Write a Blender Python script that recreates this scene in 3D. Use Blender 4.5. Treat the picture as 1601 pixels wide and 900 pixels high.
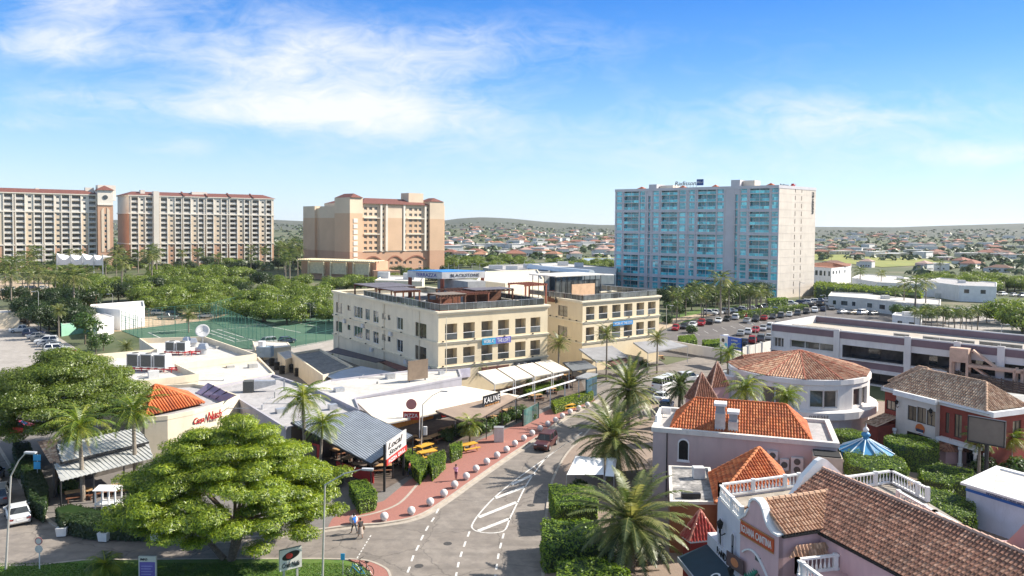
import bpy, math, random
import numpy as np
from mathutils import Vector, Matrix
from mathutils.noise import noise as mnoise
sc = bpy.context.scene
for o in list(bpy.data.objects): bpy.data.objects.remove(o)
COL = sc.collection
rad = math.radians
# ------------------------------------------------------------------ camera
FPX, CAMH, PITCH, ROLL = 1180.0, 27.0, rad(2.0), rad(0.5)
CY = 353 + FPX*math.tan(PITCH)
Fv = Vector((0, math.cos(PITCH), -math.sin(PITCH))); U0 = Vector((0, math.sin(PITCH), math.cos(PITCH))); R0 = Vector((1, 0, 0))
Rv = R0*math.cos(ROLL) + U0*math.sin(ROLL); Uv = -R0*math.sin(ROLL) + U0*math.cos(ROLL)
cam_d = bpy.data.cameras.new('camera'); cam = bpy.data.objects.new('camera', cam_d); COL.objects.link(cam)
cam_d.sensor_width = 36; cam_d.lens = 36*FPX/1601; cam_d.shift_y = -(450-CY)/1601
cam_d.clip_end = 30000; cam_d.clip_start = 0.5
M = Matrix((Rv, Uv, -Fv)).transposed().to_4x4(); M.translation = (0, 0, CAMH); cam.matrix_world = M
sc.camera = cam
def ray(x, y): return Fv + Rv*((x-800.5)/FPX) - Uv*((y-CY)/FPX)
def P(x, y, z=0.0):
    "where the sight line through a point of the survey photograph meets height z"
    d = ray(x, y); t = (z-CAMH)/d.z
    return Vector((t*d.x, t*d.y, z))
def PD(x, y, dist):
    d = ray(x, y); t = dist/d.y
    return Vector((t*d.x, dist, CAMH+t*d.z))
# ------------------------------------------------------------------ sun, sky, exposure
SUN_EL, SUN_AZ = rad(37), rad(14)          # azimuth from +X towards +Y
sd = bpy.data.lights.new('sun', 'SUN'); so = bpy.data.objects.new('sun', sd); COL.objects.link(so)
sd.energy = 4.9; sd.angle = rad(0.5); sd.color = (1.0, 0.93, 0.83)
sv = Vector((math.cos(SUN_EL)*math.cos(SUN_AZ), math.cos(SUN_EL)*math.sin(SUN_AZ), math.sin(SUN_EL)))
so.rotation_euler = sv.to_track_quat('Z', 'Y').to_euler(); so.location = (60, 20, 80)
w = bpy.data.worlds.new('World'); sc.world = w; w.use_nodes = True
nt = w.node_tree; nt.nodes.clear()
class NT:
    def __init__(s, nt): s.t = nt
    def n(s, typ, **kw):
        nd = s.t.nodes.new(typ)
        for k, v in kw.items():
            if k == 'i':
                for kk, vv in v.items():
                    if hasattr(vv, 'is_output') or isinstance(vv, bpy.types.NodeSocket): s.t.links.new(vv, nd.inputs[kk])
                    else: nd.inputs[kk].default_value = vv
            else: setattr(nd, k, v)
        return nd
    def math(s, op, a, b=0.0, c=0.0, clamp=False):
        nd = s.n('ShaderNodeMath', operation=op, use_clamp=clamp)
        for k, v in enumerate((a, b, c)):
            if isinstance(v, bpy.types.NodeSocket): s.t.links.new(v, nd.inputs[k])
            else: nd.inputs[k].default_value = v
        return nd.outputs[0]
    def mix(s, f, a, b, blend='MIX'):
        nd = s.n('ShaderNodeMix', data_type='RGBA', blend_type=blend)
        for k, v in ((0, f), (6, a), (7, b)):
            if isinstance(v, bpy.types.NodeSocket): s.t.links.new(v, nd.inputs[k])
            else: nd.inputs[k].default_value = v if k == 0 else (tuple(v)+(1,))[:4]
        return nd.outputs[2]
    def ramp(s, f, stops):
        nd = s.n('ShaderNodeValToRGB'); s.t.links.new(f, nd.inputs[0]); cr = nd.color_ramp
        while len(cr.elements) < len(stops): cr.elements.new(0.5)
        for e, (p, c) in zip(cr.elements, stops):
            e.position = p; e.color = (tuple(c)+(1,))[:4] if hasattr(c, '__len__') else (c, c, c, 1)
        return nd.outputs[0]
T = NT(nt)
sky = T.n('ShaderNodeTexSky', sky_type='NISHITA', sun_disc=False, sun_elevation=SUN_EL, sun_rotation=rad(90)-SUN_AZ, air_density=1.0, dust_density=0.0, ozone_density=2.0)
tc = T.n('ShaderNodeTexCoord'); sep = T.n('ShaderNodeSeparateXYZ'); nt.links.new(tc.outputs['Generated'], sep.inputs[0])
X, Y, Z = sep.outputs
yy = T.math('MAXIMUM', T.math('ABSOLUTE', Y), 0.08)
a_ = T.math('DIVIDE', X, yy); e_ = T.math('DIVIDE', Z, yy)
tint = T.ramp(T.math('MULTIPLY', Z, 2.0, clamp=True), [(0, (0.80, 0.93, 1.18)), (0.12, (0.80, 0.97, 1.2)), (0.32, (0.55, 0.86, 1.2)), (0.6, (0.24, 0.60, 1.15)), (0.8, (0.6, 0.8, 1.0)), (1.0, (1.15, 1.05, .95))])  # top stops, above the view, turned whitish to brighten the ambient light
grad = T.mix(1.0, T.ramp(Z, [(0.000, (0.672, 0.799, 0.922)), (0.045, (0.597, 0.761, 0.939)), (0.130, (0.352, 0.624, 0.947)), (0.210, (0.15, 0.413, 0.871)), (0.290, (0.061, 0.283, 0.807)), (0.420, (0.141, 0.342, 0.776)), (0.600, (0.485, 0.578, 0.701)), (1.000, (0.546, 0.597, 0.658))]), (4.87, 4.87, 4.87), 'MULTIPLY')  # stops high overhead, out of view, lifted for a brighter neutral ambient
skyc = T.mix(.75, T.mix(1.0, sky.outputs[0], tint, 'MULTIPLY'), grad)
cmb = T.n('ShaderNodeCombineXYZ', i={0: a_, 1: e_, 2: 0.0})
mp = T.n('ShaderNodeMapping', i={'Vector': cmb.outputs[0], 'Scale': (3.2, 9.0, 1.0), 'Rotation': (0, 0, rad(-9)), 'Location': (1.7, 0.6, 0)})
n1 = T.n('ShaderNodeTexNoise', i={'Vector': mp.outputs[0], 'Scale': 1.5, 'Detail': 9.0, 'Roughness': 0.6, 'Distortion': 0.9})
mp2 = T.n('ShaderNodeMapping', i={'Vector': cmb.outputs[0], 'Scale': (9.0, 22.0, 1.0), 'Rotation': (0, 0, rad(14))})
n2 = T.n('ShaderNodeTexNoise', i={'Vector': mp2.outputs[0], 'Scale': 1.4, 'Detail': 7.0, 'Roughness': 0.65, 'Distortion': 1.4})
def blob(px, py, rx, ry, k):
    ax, ey = (px-800)/FPX, (353-py)/FPX
    dx = T.math('DIVIDE', T.math('SUBTRACT', a_, ax), rx/FPX); dy = T.math('DIVIDE', T.math('SUBTRACT', e_, ey), ry/FPX)
    r2 = T.math('ADD', T.math('MULTIPLY', dx, dx), T.math('MULTIPLY', dy, dy))
    return T.math('MULTIPLY', T.math('POWER', 2.718, T.math('MULTIPLY', r2, -1.0)), k)
mask = None
for b in [(90, 78, 150, 34, .85), (130, 10, 180, 34, .8), (440, 100, 190, 75, .9), (610, 130, 140, 50, .75), (420, 180, 240, 26, .6), (630, 195, 160, 40, .6), (760, 70, 190, 36, .5), (1320, 180, 300, 45, .55), (1540, 235, 160, 20, .6), (290, 236, 70, 14, .5), (1050, 250, 500, 60, .3), (120, 158, 160, 20, .5), (40, 200, 90, 14, .5), (900, 150, 900, 160, .16)]:
    v = blob(*b); mask = v if mask is None else T.math('ADD', mask, v)
dens = T.math('ADD', T.math('MULTIPLY', n1.outputs[0], .62), T.math('MULTIPLY', n2.outputs[0], .50))
cl = T.math('MULTIPLY', T.math('SUBTRACT', T.math('ADD', dens, T.math('MULTIPLY', mask, .30)), 0.59), 2.3, clamp=True)
cl = T.math('MULTIPLY', cl, T.math('MINIMUM', T.math('MULTIPLY', mask, 1.25), 0.93), clamp=True)
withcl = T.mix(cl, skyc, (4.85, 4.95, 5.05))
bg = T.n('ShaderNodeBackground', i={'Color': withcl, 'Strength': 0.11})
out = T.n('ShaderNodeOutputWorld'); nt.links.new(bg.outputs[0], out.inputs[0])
vs = sc.view_settings; vs.view_transform = 'Standard'; vs.look = 'None'; vs.exposure = 0.95; vs.gamma = 1.0; vs.use_curve_mapping = False
sc.render.resolution_x, sc.render.resolution_y = 1024, 576
sc.render.engine = 'CYCLES'; sc.cycles.max_bounces = 6; sc.cycles.diffuse_bounces = 3; sc.cycles.transparent_max_bounces = 12
# ------------------------------------------------------------------ materials
MATS = {}
def mat(name, rgb, rough=.8, var=.12, scale=1.0, metal=0.0, bump=0.0, bscale=8.0, spec=.5, dirt=None, trans=0.0, emit=0):
    if name in MATS: return MATS[name]
    m = bpy.data.materials.new(name); m.use_nodes = True; t = NT(m.node_tree); nd = m.node_tree.nodes; bs = nd['Principled BSDF']
    L = m.node_tree.links
    geo = t.n('ShaderNodeNewGeometry')
    n = t.n('ShaderNodeTexNoise', i={'Vector': geo.outputs['Position'], 'Scale': scale, 'Detail': 6.0, 'Roughness': .62})
    lo = tuple(max(0, c*(1-var*1.6)) for c in rgb); hi = tuple(min(1, c*(1+var)) for c in rgb)
    col = t.ramp(n.outputs[0], [(.3, lo), (.68, hi)])
    if dirt:
        n3 = t.n('ShaderNodeTexNoise', i={'Vector': t.n('ShaderNodeMapping', i={'Vector': geo.outputs['Position'], 'Scale': (1.3, 1.3, .22)}).outputs[0], 'Scale': dirt[1], 'Detail': 8.0, 'Roughness': .72})
        col = t.mix(t.math('MULTIPLY', t.ramp(n3.outputs[0], [(.48, 0), (.72, 1)]), dirt[2]), col, dirt[0])
    L.new(col, bs.inputs['Base Color']); bs.inputs['Roughness'].default_value = rough; bs.inputs['Metallic'].default_value = metal
    bs.inputs['Specular IOR Level'].default_value = spec
    if bump:
        nb = t.n('ShaderNodeTexNoise', i={'Vector': geo.outputs['Position'], 'Scale': bscale, 'Detail': 5.0})
        b = t.n('ShaderNodeBump', i={'Strength': bump, 'Distance': .05, 'Height': nb.outputs[0]}); L.new(b.outputs[0], bs.inputs['Normal'])
    if emit:
        bs.inputs['Emission Color'].default_value = tuple(rgb)+(1,); bs.inputs['Emission Strength'].default_value = emit
    MATS[name] = m; return m
def leafmat(name, rgb, tr=.35):
    if name in MATS: return MATS[name]
    m = bpy.data.materials.new(name); m.use_nodes = True; nt = m.node_tree; nt.nodes.clear(); t = NT(nt)
    geo = t.n('ShaderNodeNewGeometry')
    n = t.n('ShaderNodeTexNoise', i={'Vector': geo.outputs['Position'], 'Scale': .6, 'Detail': 4.0})
    col = t.ramp(n.outputs[0], [(.3, tuple(c*.72 for c in rgb)), (.7, tuple(min(1, c*1.25) for c in rgb))])
    d = t.n('ShaderNodeBsdfDiffuse', i={'Color': col}); tr_ = t.n('ShaderNodeBsdfTranslucent', i={'Color': t.mix(.5, col, (rgb[0]*1.4, rgb[1]*1.3, rgb[2]*.5))})
    gl = t.n('ShaderNodeBsdfGlossy', i={'Color': (1, 1, 1, 1), 'Roughness': .45})
    mx = t.n('ShaderNodeMixShader', i={0: tr, 1: d.outputs[0], 2: tr_.outputs[0]}); mx2 = t.n('ShaderNodeMixShader', i={0: .04, 1: mx.outputs[0], 2: gl.outputs[0]})
    o = t.n('ShaderNodeOutputMaterial'); nt.links.new(mx2.outputs[0], o.inputs[0]); MATS[name] = m; return m
def brickmat(name, c1, c2, mortar, scale, rot=0, stain=None):
    m = bpy.data.materials.new(name); m.use_nodes = True; t = NT(m.node_tree); bs = m.node_tree.nodes['Principled BSDF']
    geo = t.n('ShaderNodeNewGeometry'); mp = t.n('ShaderNodeMapping', i={'Vector': geo.outputs['Position'], 'Rotation': (0, 0, rot)})
    b = t.n('ShaderNodeTexBrick', i={'Vector': mp.outputs[0], 'Color1': c1+(1,), 'Color2': c2+(1,), 'Mortar': mortar+(1,), 'Scale': scale, 'Mortar Size': .03, 'Bias': 0.0})
    n = t.n('ShaderNodeTexNoise', i={'Vector': geo.outputs['Position'], 'Scale': .35, 'Detail': 8.0, 'Roughness': .7})
    col = t.mix(t.ramp(n.outputs[0], [(.35, 0), (.75, .45)]), b.outputs[0], stain or tuple(c*.6 for c in c1))
    m.node_tree.links.new(col, bs.inputs['Base Color']); bs.inputs['Roughness'].default_value = .88; MATS[name] = m; return m
def patchmat(name, stops, scale, detail=8, rough=.9, scale2=None, c2=None, k2=.5, bump=0, seams=None, cracks=None):
    m = bpy.data.materials.new(name); m.use_nodes = True; t = NT(m.node_tree); bs = m.node_tree.nodes['Principled BSDF']
    geo = t.n('ShaderNodeNewGeometry')
    n = t.n('ShaderNodeTexNoise', i={'Vector': geo.outputs['Position'], 'Scale': scale, 'Detail': float(detail), 'Roughness': .68, 'Distortion': .4})
    col = t.ramp(n.outputs[0], stops)
    if scale2:
        n2 = t.n('ShaderNodeTexNoise', i={'Vector': geo.outputs['Position'], 'Scale': scale2, 'Detail': 6.0, 'Roughness': .7})
        col = t.mix(t.math('MULTIPLY', t.ramp(n2.outputs[0], [(.42, 0), (.62, 1)]), k2), col, c2)
    if seams:
        bk = t.n('ShaderNodeTexBrick', i={'Vector': t.n('ShaderNodeMapping', i={'Vector': geo.outputs['Position'], 'Rotation': (0, 0, seams[0])}).outputs[0], 'Scale': seams[1], 'Mortar Size': .012, 'Color1': (1, 1, 1, 1), 'Color2': (.93, .93, .93, 1), 'Mortar': (.62, .61, .6, 1), 'Row Height': .22, 'Brick Width': 1.4}); col = t.mix(1.0, col, bk.outputs[0], 'MULTIPLY')
    if cracks:
        dn = t.n('ShaderNodeTexNoise', i={'Vector': geo.outputs['Position'], 'Scale': 1.2, 'Detail': 4.0}); vv = t.n('ShaderNodeVectorMath', operation='ADD', i={0: geo.outputs['Position'], 1: dn.outputs['Color']})
        vo = t.n('ShaderNodeTexVoronoi', feature='DISTANCE_TO_EDGE', i={'Vector': vv.outputs[0], 'Scale': cracks[0]}); col = t.mix(t.math('MULTIPLY', t.ramp(vo.outputs[0], [(0, 1), (.012, 0)]), cracks[1]), col, (.05, .045, .04))
        st_ = t.n('ShaderNodeTexNoise', i={'Vector': t.n('ShaderNodeMapping', i={'Vector': geo.outputs['Position'], 'Rotation': (0, 0, rad(-62)), 'Scale': (.10, .9, 1)}).outputs[0], 'Scale': 1.0, 'Detail': 5.0}); col = t.mix(t.math('MULTIPLY', t.ramp(st_.outputs[0], [(.5, 0), (.66, 1)]), .3), col, (.09, .08, .07))
    m.node_tree.links.new(col, bs.inputs['Base Color']); bs.inputs['Roughness'].default_value = rough
    if bump:
        b = t.n('ShaderNodeBump', i={'Strength': bump, 'Distance': .1, 'Height': n.outputs[0]}); m.node_tree.links.new(b.outputs[0], bs.inputs['Normal'])
    MATS[name] = m; return m
def glass(name, rgb, rough=.06, coat=.8):
    if name in MATS: return MATS[name]
    m = bpy.data.materials.new(name); m.use_nodes = True; t = NT(m.node_tree); bs = m.node_tree.nodes['Principled BSDF']
    geo = t.n('ShaderNodeNewGeometry')
    n = t.n('ShaderNodeTexNoise', i={'Vector': geo.outputs['Position'], 'Scale': .9, 'Detail': 3.0})
    wn = t.n('ShaderNodeTexWhiteNoise', i={'Vector': t.n('ShaderNodeVectorMath', operation='SNAP', i={0: geo.outputs['Position'], 1: (2.1, 2.1, 3.0)}).outputs[0]})
    f = t.math('MULTIPLY', t.math('ADD', n.outputs[0], wn.outputs[0]), .5)
    col = t.ramp(f, [(.25, tuple(c*.45 for c in rgb)), (.6, rgb), (.85, tuple(min(1, c*1.7+.02) for c in rgb))])
    m.node_tree.links.new(col, bs.inputs['Base Color']); bs.inputs['Roughness'].default_value = rough; bs.inputs['Specular IOR Level'].default_value = coat
    MATS[name] = m; return m
white = mat('white_paint', (.78, .77, .75), .6, .06, .7, dirt=((.5, .48, .44), .8, .35))
offwhite = mat('offwhite_render', (.66, .63, .57), .85, .08, .8, dirt=((.4, .37, .32), 1.2, .4))
concrete = mat('concrete', (.42, .41, .38), .9, .15, 1.0, dirt=((.22, .21, .2), .9, .5))
darkmetal = mat('dark_metal', (.03, .03, .032), .5, .1, 1, metal=.3)
steel = mat('galvanised_steel', (.5, .51, .52), .42, .12, 2, metal=.6)
blackm = mat('black_void', (.015, .014, .013), .9, .1)
tyre = mat('tyre_rubber', (.02, .02, .02), .85, .1)
winglass = glass('window_glass', (.05, .06, .065)); carglass = glass('car_glass', (.015, .018, .02), .04)
trunkm = mat('bark', (.16, .12, .085), .95, .3, 6, bump=.6, bscale=14); palmtrunk = mat('palm_bark', (.25, .21, .165), .95, .25, 5, bump=.6, bscale=10)
wood = mat('brown_timber', (.17, .07, .035), .7, .3, 3); lightwood = mat('light_timber', (.45, .27, .12), .7, .2, 3)
terracotta = [mat('terracotta_%s' % n, c, .85, .2, 3, dirt=((.11, .07, .05), .5, .5)) for n, c in (('rust', (.30, .125, .07)), ('brown', (.20, .09, .055)), ('pale', (.42, .22, .13)), ('rose', (.35, .16, .10)))]
orangetile = [mat('orange_tile_%s' % n, c, .8, .15, 3, dirt=((.20, .07, .04), .45, .5)) for n, c in (('bright', (.52, .13, .035)), ('mid', (.42, .10, .03)), ('pale', (.60, .20, .07)))]
tantile = [mat('tan_tile_%s' % n, c, .88, .2, 3, dirt=((.17, .12, .08), .5, .5)) for n, c in (('sand', (.50, .33, .22)), ('brown', (.34, .20, .13)), ('pale', (.60, .44, .31)))]
# ------------------------------------------------------------------ mesh builder
class MB:
    def __init__(s, M=None): s.v = []; s.f = []; s.m = []; s.mats = []; s.M = M; s.c = 0
    def use(s, m):
        if m not in s.mats: s.mats.append(m)
        s.c = s.mats.index(m); return s
    def add(s, vs, fs):
        b = len(s.v)
        if s.M is not None: vs = [s.M @ Vector(v) for v in vs]
        s.v += [tuple(v) for v in vs]; s.f += [tuple(b+i for i in f) for f in fs]; s.m += [s.c]*len(fs); return s
    def merge(s, o, M=None):
        b = len(s.v); s.v += [tuple(M @ Vector(v)) if M else v for v in o.v]
        for f, k in zip(o.f, o.m):
            s.use(o.mats[k]); s.f.append(tuple(b+i for i in f)); s.m.append(s.c)
        return s
    def box(s, x0, x1, y0, y1, z0, z1):
        return s.add([(x0,y0,z0),(x1,y0,z0),(x1,y1,z0),(x0,y1,z0),(x0,y0,z1),(x1,y0,z1),(x1,y1,z1),(x0,y1,z1)], [(3,2,1,0),(4,5,6,7),(0,1,5,4),(1,2,6,5),(2,3,7,6),(3,0,4,7)])
    def frus(s, a, b):   # two quads (bottom, top) of 4 points
        return s.add(list(a)+list(b), [(3,2,1,0),(4,5,6,7),(0,1,5,4),(1,2,6,5),(2,3,7,6),(3,0,4,7)])
    def quad(s, *p): return s.add(p, [tuple(range(len(p)))])
    def prism(s, poly, z0, z1, top=True):
        n = len(poly)
        vs = [(p[0], p[1], z0) for p in poly]+[(p[0], p[1], z1) for p in poly]
        fs = [(i, (i+1) % n, n+(i+1) % n, n+i) for i in range(n)]+[tuple(range(n-1, -1, -1))]
        if top: fs.append(tuple(range(n, 2*n)))
        return s.add(vs, fs)
    def cyl(s, x, y, z0, z1, r, r2=None, n=12):
        r2 = r if r2 is None else r2
        vs = [(x+r*math.cos(2*math.pi*i/n), y+r*math.sin(2*math.pi*i/n), z0) for i in range(n)]+[(x+r2*math.cos(2*math.pi*i/n), y+r2*math.sin(2*math.pi*i/n), z1) for i in range(n)]
        return s.add(vs, [(i, (i+1) % n, n+(i+1) % n, n+i) for i in range(n)]+[tuple(range(n-1, -1, -1)), tuple(range(n, 2*n))])
    def lathe(s, x, y, prof, n=16):
        vs = [(x+r*math.cos(2*math.pi*i/n), y+r*math.sin(2*math.pi*i/n), z) for r, z in prof for i in range(n)]
        fs = [(k*n+i, k*n+(i+1) % n, (k+1)*n+(i+1) % n, (k+1)*n+i) for k in range(len(prof)-1) for i in range(n)]
        return s.add(vs, fs)
    def tube(s, pts, r, n=6, r2=None):
        pts = [Vector(p) for p in pts]; vs = []
        for k, p in enumerate(pts):
            d = (pts[min(k+1, len(pts)-1)]-pts[max(k-1, 0)]).normalized()
            a = d.cross(Vector((0, 0, 1)) if abs(d.z) < .9 else Vector((1, 0, 0))).normalized(); b = d.cross(a)
            rr = r if r2 is None else r+(r2-r)*k/(len(pts)-1)
            vs += [p+(a*math.cos(2*math.pi*i/n)+b*math.sin(2*math.pi*i/n))*rr for i in range(n)]
        fs = [(k*n+i, k*n+(i+1) % n, (k+1)*n+(i+1) % n, (k+1)*n+i) for k in range(len(pts)-1) for i in range(n)]
        fs += [tuple(range(n)), tuple(range((len(pts)-1)*n, len(pts)*n))[::-1]]
        return s.add(vs, fs)
    def bar(s, a, b, w, h=None):
        a = Vector(a); b = Vector(b); h = h or w; d = (b-a).normalized()
        x = d.cross(Vector((0, 0, 1)) if abs(d.z) < .95 else Vector((0, 1, 0))).normalized()*w/2; z = x.cross(d).normalized()*h/2
        return s.add([a-x-z, a+x-z, a+x+z, a-x+z, b-x-z, b+x-z, b+x+z, b-x+z], [(3,2,1,0),(4,5,6,7),(0,1,5,4),(1,2,6,5),(2,3,7,6),(3,0,4,7)])
    def sphere(s, c, r, n=14, k=9, sz=1.0):
        prof = [(max(.001, r*math.sin(math.pi*j/k)), c[2]-r*sz*math.cos(math.pi*j/k)) for j in range(k+1)]
        return s.lathe(c[0], c[1], prof, n)
    def mesh(s, name, off=Vector((0, 0, 0)), smooth=False):
        me = bpy.data.meshes.new(name); me.from_pydata([(v[0]-off[0], v[1]-off[1], v[2]-off[2]) for v in s.v], [], s.f)
        for m in s.mats: me.materials.append(m)
        if s.f: me.polygons.foreach_set('material_index', s.m)
        if smooth: me.polygons.foreach_set('use_smooth', [True]*len(s.f))
        me.update(); return me
    def build(s, name, parent=None, smooth=False, loc=None):
        off = OFF.get(parent.name, Vector((0, 0, 0))) if parent else Vector(loc or (0, 0, 0))
        o = bpy.data.objects.new(name, s.mesh(name, off, smooth)); COL.objects.link(o); OFF[o.name] = off
        if parent: o.parent = parent
        else: o.location = off
        return o
OFF = {}
def tag(o, label=None, cat=None, group=None, kind=None):
    if label: o['label'] = label
    if cat: o['category'] = cat
    if group: o['group'] = group
    if kind: o['kind'] = kind
    return o
def thing(name, label, cat, loc=(0, 0, 0), group=None):
    o = bpy.data.objects.new(name, None); COL.objects.link(o); o.location = loc; o.empty_display_size = .5; OFF[o.name] = Vector(loc)
    return tag(o, label, cat, group)
KIDS = {}
def dup(root, loc, rz=0.0, s=1.0, label=None, group=None):
    def cp(o, par):
        c = o.copy(); COL.objects.link(c)
        if par: c.parent = par
        for k in KIDS.setdefault(o.name, [x for x in bpy.data.objects if x.parent == o]): cp(k, c)
        return c
    r = cp(root, None); r.location = loc; r.rotation_euler = (0, 0, rz); r.scale = (s, s, s)
    if label: r['label'] = label
    if group: r['group'] = group
    return r
def move(o, loc, rz=0.0, s=1.0, label=None):
    o.location = loc; o.rotation_euler = (0, 0, rz); o.scale = (s, s, s)
    if label: o['label'] = label
    return o
def spread(proto, items, group=None, cat=None):
    "items: (loc, rz, scale, label); the first moves the prototype"
    for k in [proto]: KIDS[k.name] = [x for x in bpy.data.objects if x.parent == k]
    outs = []
    for loc, rz, s, lab in items[1:]: outs.append(dup(proto, loc, rz, s, lab, group))
    move(proto, items[0][0], items[0][1], items[0][2], items[0][3])
    if group: proto['group'] = group
    return [proto]+outs
def FR(p0, p1, z=0.0):
    p0 = Vector((p0[0], p0[1], z)); d = Vector((p1[0]-p0[0], p1[1]-p0[1], 0)); L = d.length; d.normalize()
    M = Matrix((d, Vector((-d.y, d.x, 0)), Vector((0, 0, 1)))).transposed().to_4x4(); M.translation = p0
    return M, L
def along(p0, p1, px, z=20):
    "distance from p0 along p0-p1 at which the column px of the photo cuts it"
    d = ray(px, 353); n = Vector((d.y, -d.x)); a = Vector(p0[:2]); b = Vector(p1[:2])
    return -(a.dot(n))/((b-a).dot(n))*(b-a).length
def text(s, M, w, h, m, parent, name='lettering', ex=.02, shear=0.0, y=-.03, x=0.0, z=0.0, sp=1.0):
    cu = bpy.data.curves.new('t', 'FONT'); cu.body = s; cu.extrude = 0.02; cu.size = 1; cu.shear = shear; cu.resolution_u = 2; cu.space_character = sp
    ob = bpy.data.objects.new('t', cu); COL.objects.link(ob)
    me = bpy.data.meshes.new_from_object(ob); bpy.data.objects.remove(ob)
    vs = [v.co.copy() for v in me.vertices]
    if not vs: return None
    x0, x1 = min(v.x for v in vs), max(v.x for v in vs); y0, y1 = min(v.y for v in vs), max(v.y for v in vs)
    mb = MB(M); mb.use(m)
    mb.add([(x+(v.x-x0)/(x1-x0)*w, y-v.z/.02*ex, z+(v.y-y0)/(y1-y0)*h) for v in vs], [tuple(p.vertices) for p in me.polygons])
    bpy.data.meshes.remove(me)
    return mb.build(name, parent)
# ------------------------------------------------------------------ facades
def wall_ops(mb, M, L, z0, z1, ops):
    mb.M = M
    xs = sorted({0.0, L}|{round(v, 4) for o in ops for v in (o['x0'], o['x1'])}); zs = sorted({z0, z1}|{round(v, 4) for o in ops for v in (o['z0'], o['z1'])})
    occ = [[False]*(len(zs)-1) for _ in range(len(xs)-1)]
    for o in ops:
        for i in range(len(xs)-1):
            if o['x0']-1e-3 <= xs[i] and xs[i+1] <= o['x1']+1e-3:
                for j in range(len(zs)-1):
                    if o['z0']-1e-3 <= zs[j] and zs[j+1] <= o['z1']+1e-3: occ[i][j] = True
    for i in range(len(xs)-1):
        j = 0
        while j < len(zs)-1:
            if occ[i][j]: j += 1; continue
            k = j
            while k+1 < len(zs)-1 and not occ[i][k+1]: k += 1
            mb.quad((xs[i], 0, zs[j]), (xs[i+1], 0, zs[j]), (xs[i+1], 0, zs[k+1]), (xs[i], 0, zs[k+1])); j = k+1
    for o in ops:
        r = o.get('rev', .2)
        if r <= 0: continue
        a, b, c, d = o['x0'], o['x1'], o['z0'], o['z1']
        mb.quad((a,0,c),(b,0,c),(b,r,c),(a,r,c)); mb.quad((a,0,d),(a,r,d),(b,r,d),(b,0,d)); mb.quad((a,0,c),(a,r,c),(a,r,d),(a,0,d)); mb.quad((b,0,c),(b,0,d),(b,r,d),(b,r,c))
    mb.M = None
PF = {}
def prefab(kind, w, h):
    "returns (main MB, [(subname, MB)]) drawn in the x-z plane, y inwards"
    k = (kind, round(w, 2), round(h, 2))
    if k in PF: return PF[k]
    K = WIN[kind]; mb = MB(); subs = []
    fm = K.get('frame', white); t = K.get('t', .06)
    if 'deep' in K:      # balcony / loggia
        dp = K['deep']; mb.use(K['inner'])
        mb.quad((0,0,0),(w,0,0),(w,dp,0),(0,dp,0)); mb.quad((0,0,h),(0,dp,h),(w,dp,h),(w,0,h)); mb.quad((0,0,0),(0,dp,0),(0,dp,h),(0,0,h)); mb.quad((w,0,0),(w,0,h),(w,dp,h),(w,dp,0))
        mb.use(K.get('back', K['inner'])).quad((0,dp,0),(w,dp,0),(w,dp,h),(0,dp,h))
        gl = MB().use(K.get('glass', winglass)); g0 = K.get('g0', .12); gl.box(w*g0, w*K.get('g1', .88), dp-.06, dp-.02, .05, h*.8)
        subs.append(('glass_door', gl))
        rl = MB(); rh = K.get('rh', 1.0)
        rl.use(K.get('rail', white)); rl.box(0, w, .0, .07, rh-.07, rh); 
        if K.get('panel'): rl.use(K['panel']).box(0, w, .02, .05, .06, rh-.07)
        else:
            for i in range(max(2, int(w/.5))+1): rl.box(i*w/max(2, int(w/.5))-.02, i*w/max(2, int(w/.5))+.02, .02, .05, 0, rh-.05)
        if K.get('slab'): rl.use(K.get('slabm', white)).box(-.02, w+.02, -K['slab'], .1, -.14, .04)
        if K.get('mid'): rl.use(fm).box(w/2-.08, w/2+.08, 0, .2, 0, h)
        if K.get('bars'):
            for b in K['bars']: rl.use(fm).box(b*w-.04, b*w+.04, dp-.1, dp-.01, 0, h)
        subs.append(('railing', rl))
    else:
        mb.use(fm); mb.box(0, w, 0, .08, 0, t); mb.box(0, w, 0, .08, h-t, h); mb.box(0, t, 0, .08, t, h-t); mb.box(w-t, w, 0, .08, t, h-t)
        for i in range(1, K.get('nx', 1)): mb.box(i*w/K['nx']-t/2, i*w/K['nx']+t/2, .01, .07, t, h-t)
        for i in range(1, K.get('nz', 1)): mb.box(t, w-t, .015, .065, i*h/K['nz']-t/2, i*h/K['nz']+t/2)
        pn = MB().use(K.get('glass', winglass)); pn.quad((t*.5, .05, t*.5), (w-t*.5, .05, t*.5), (w-t*.5, .05, h-t*.5), (t*.5, .05, h-t*.5)); subs.append(('pane', pn))
    PF[k] = [mb, subs, None]; return PF[k]
WIN = {}
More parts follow.
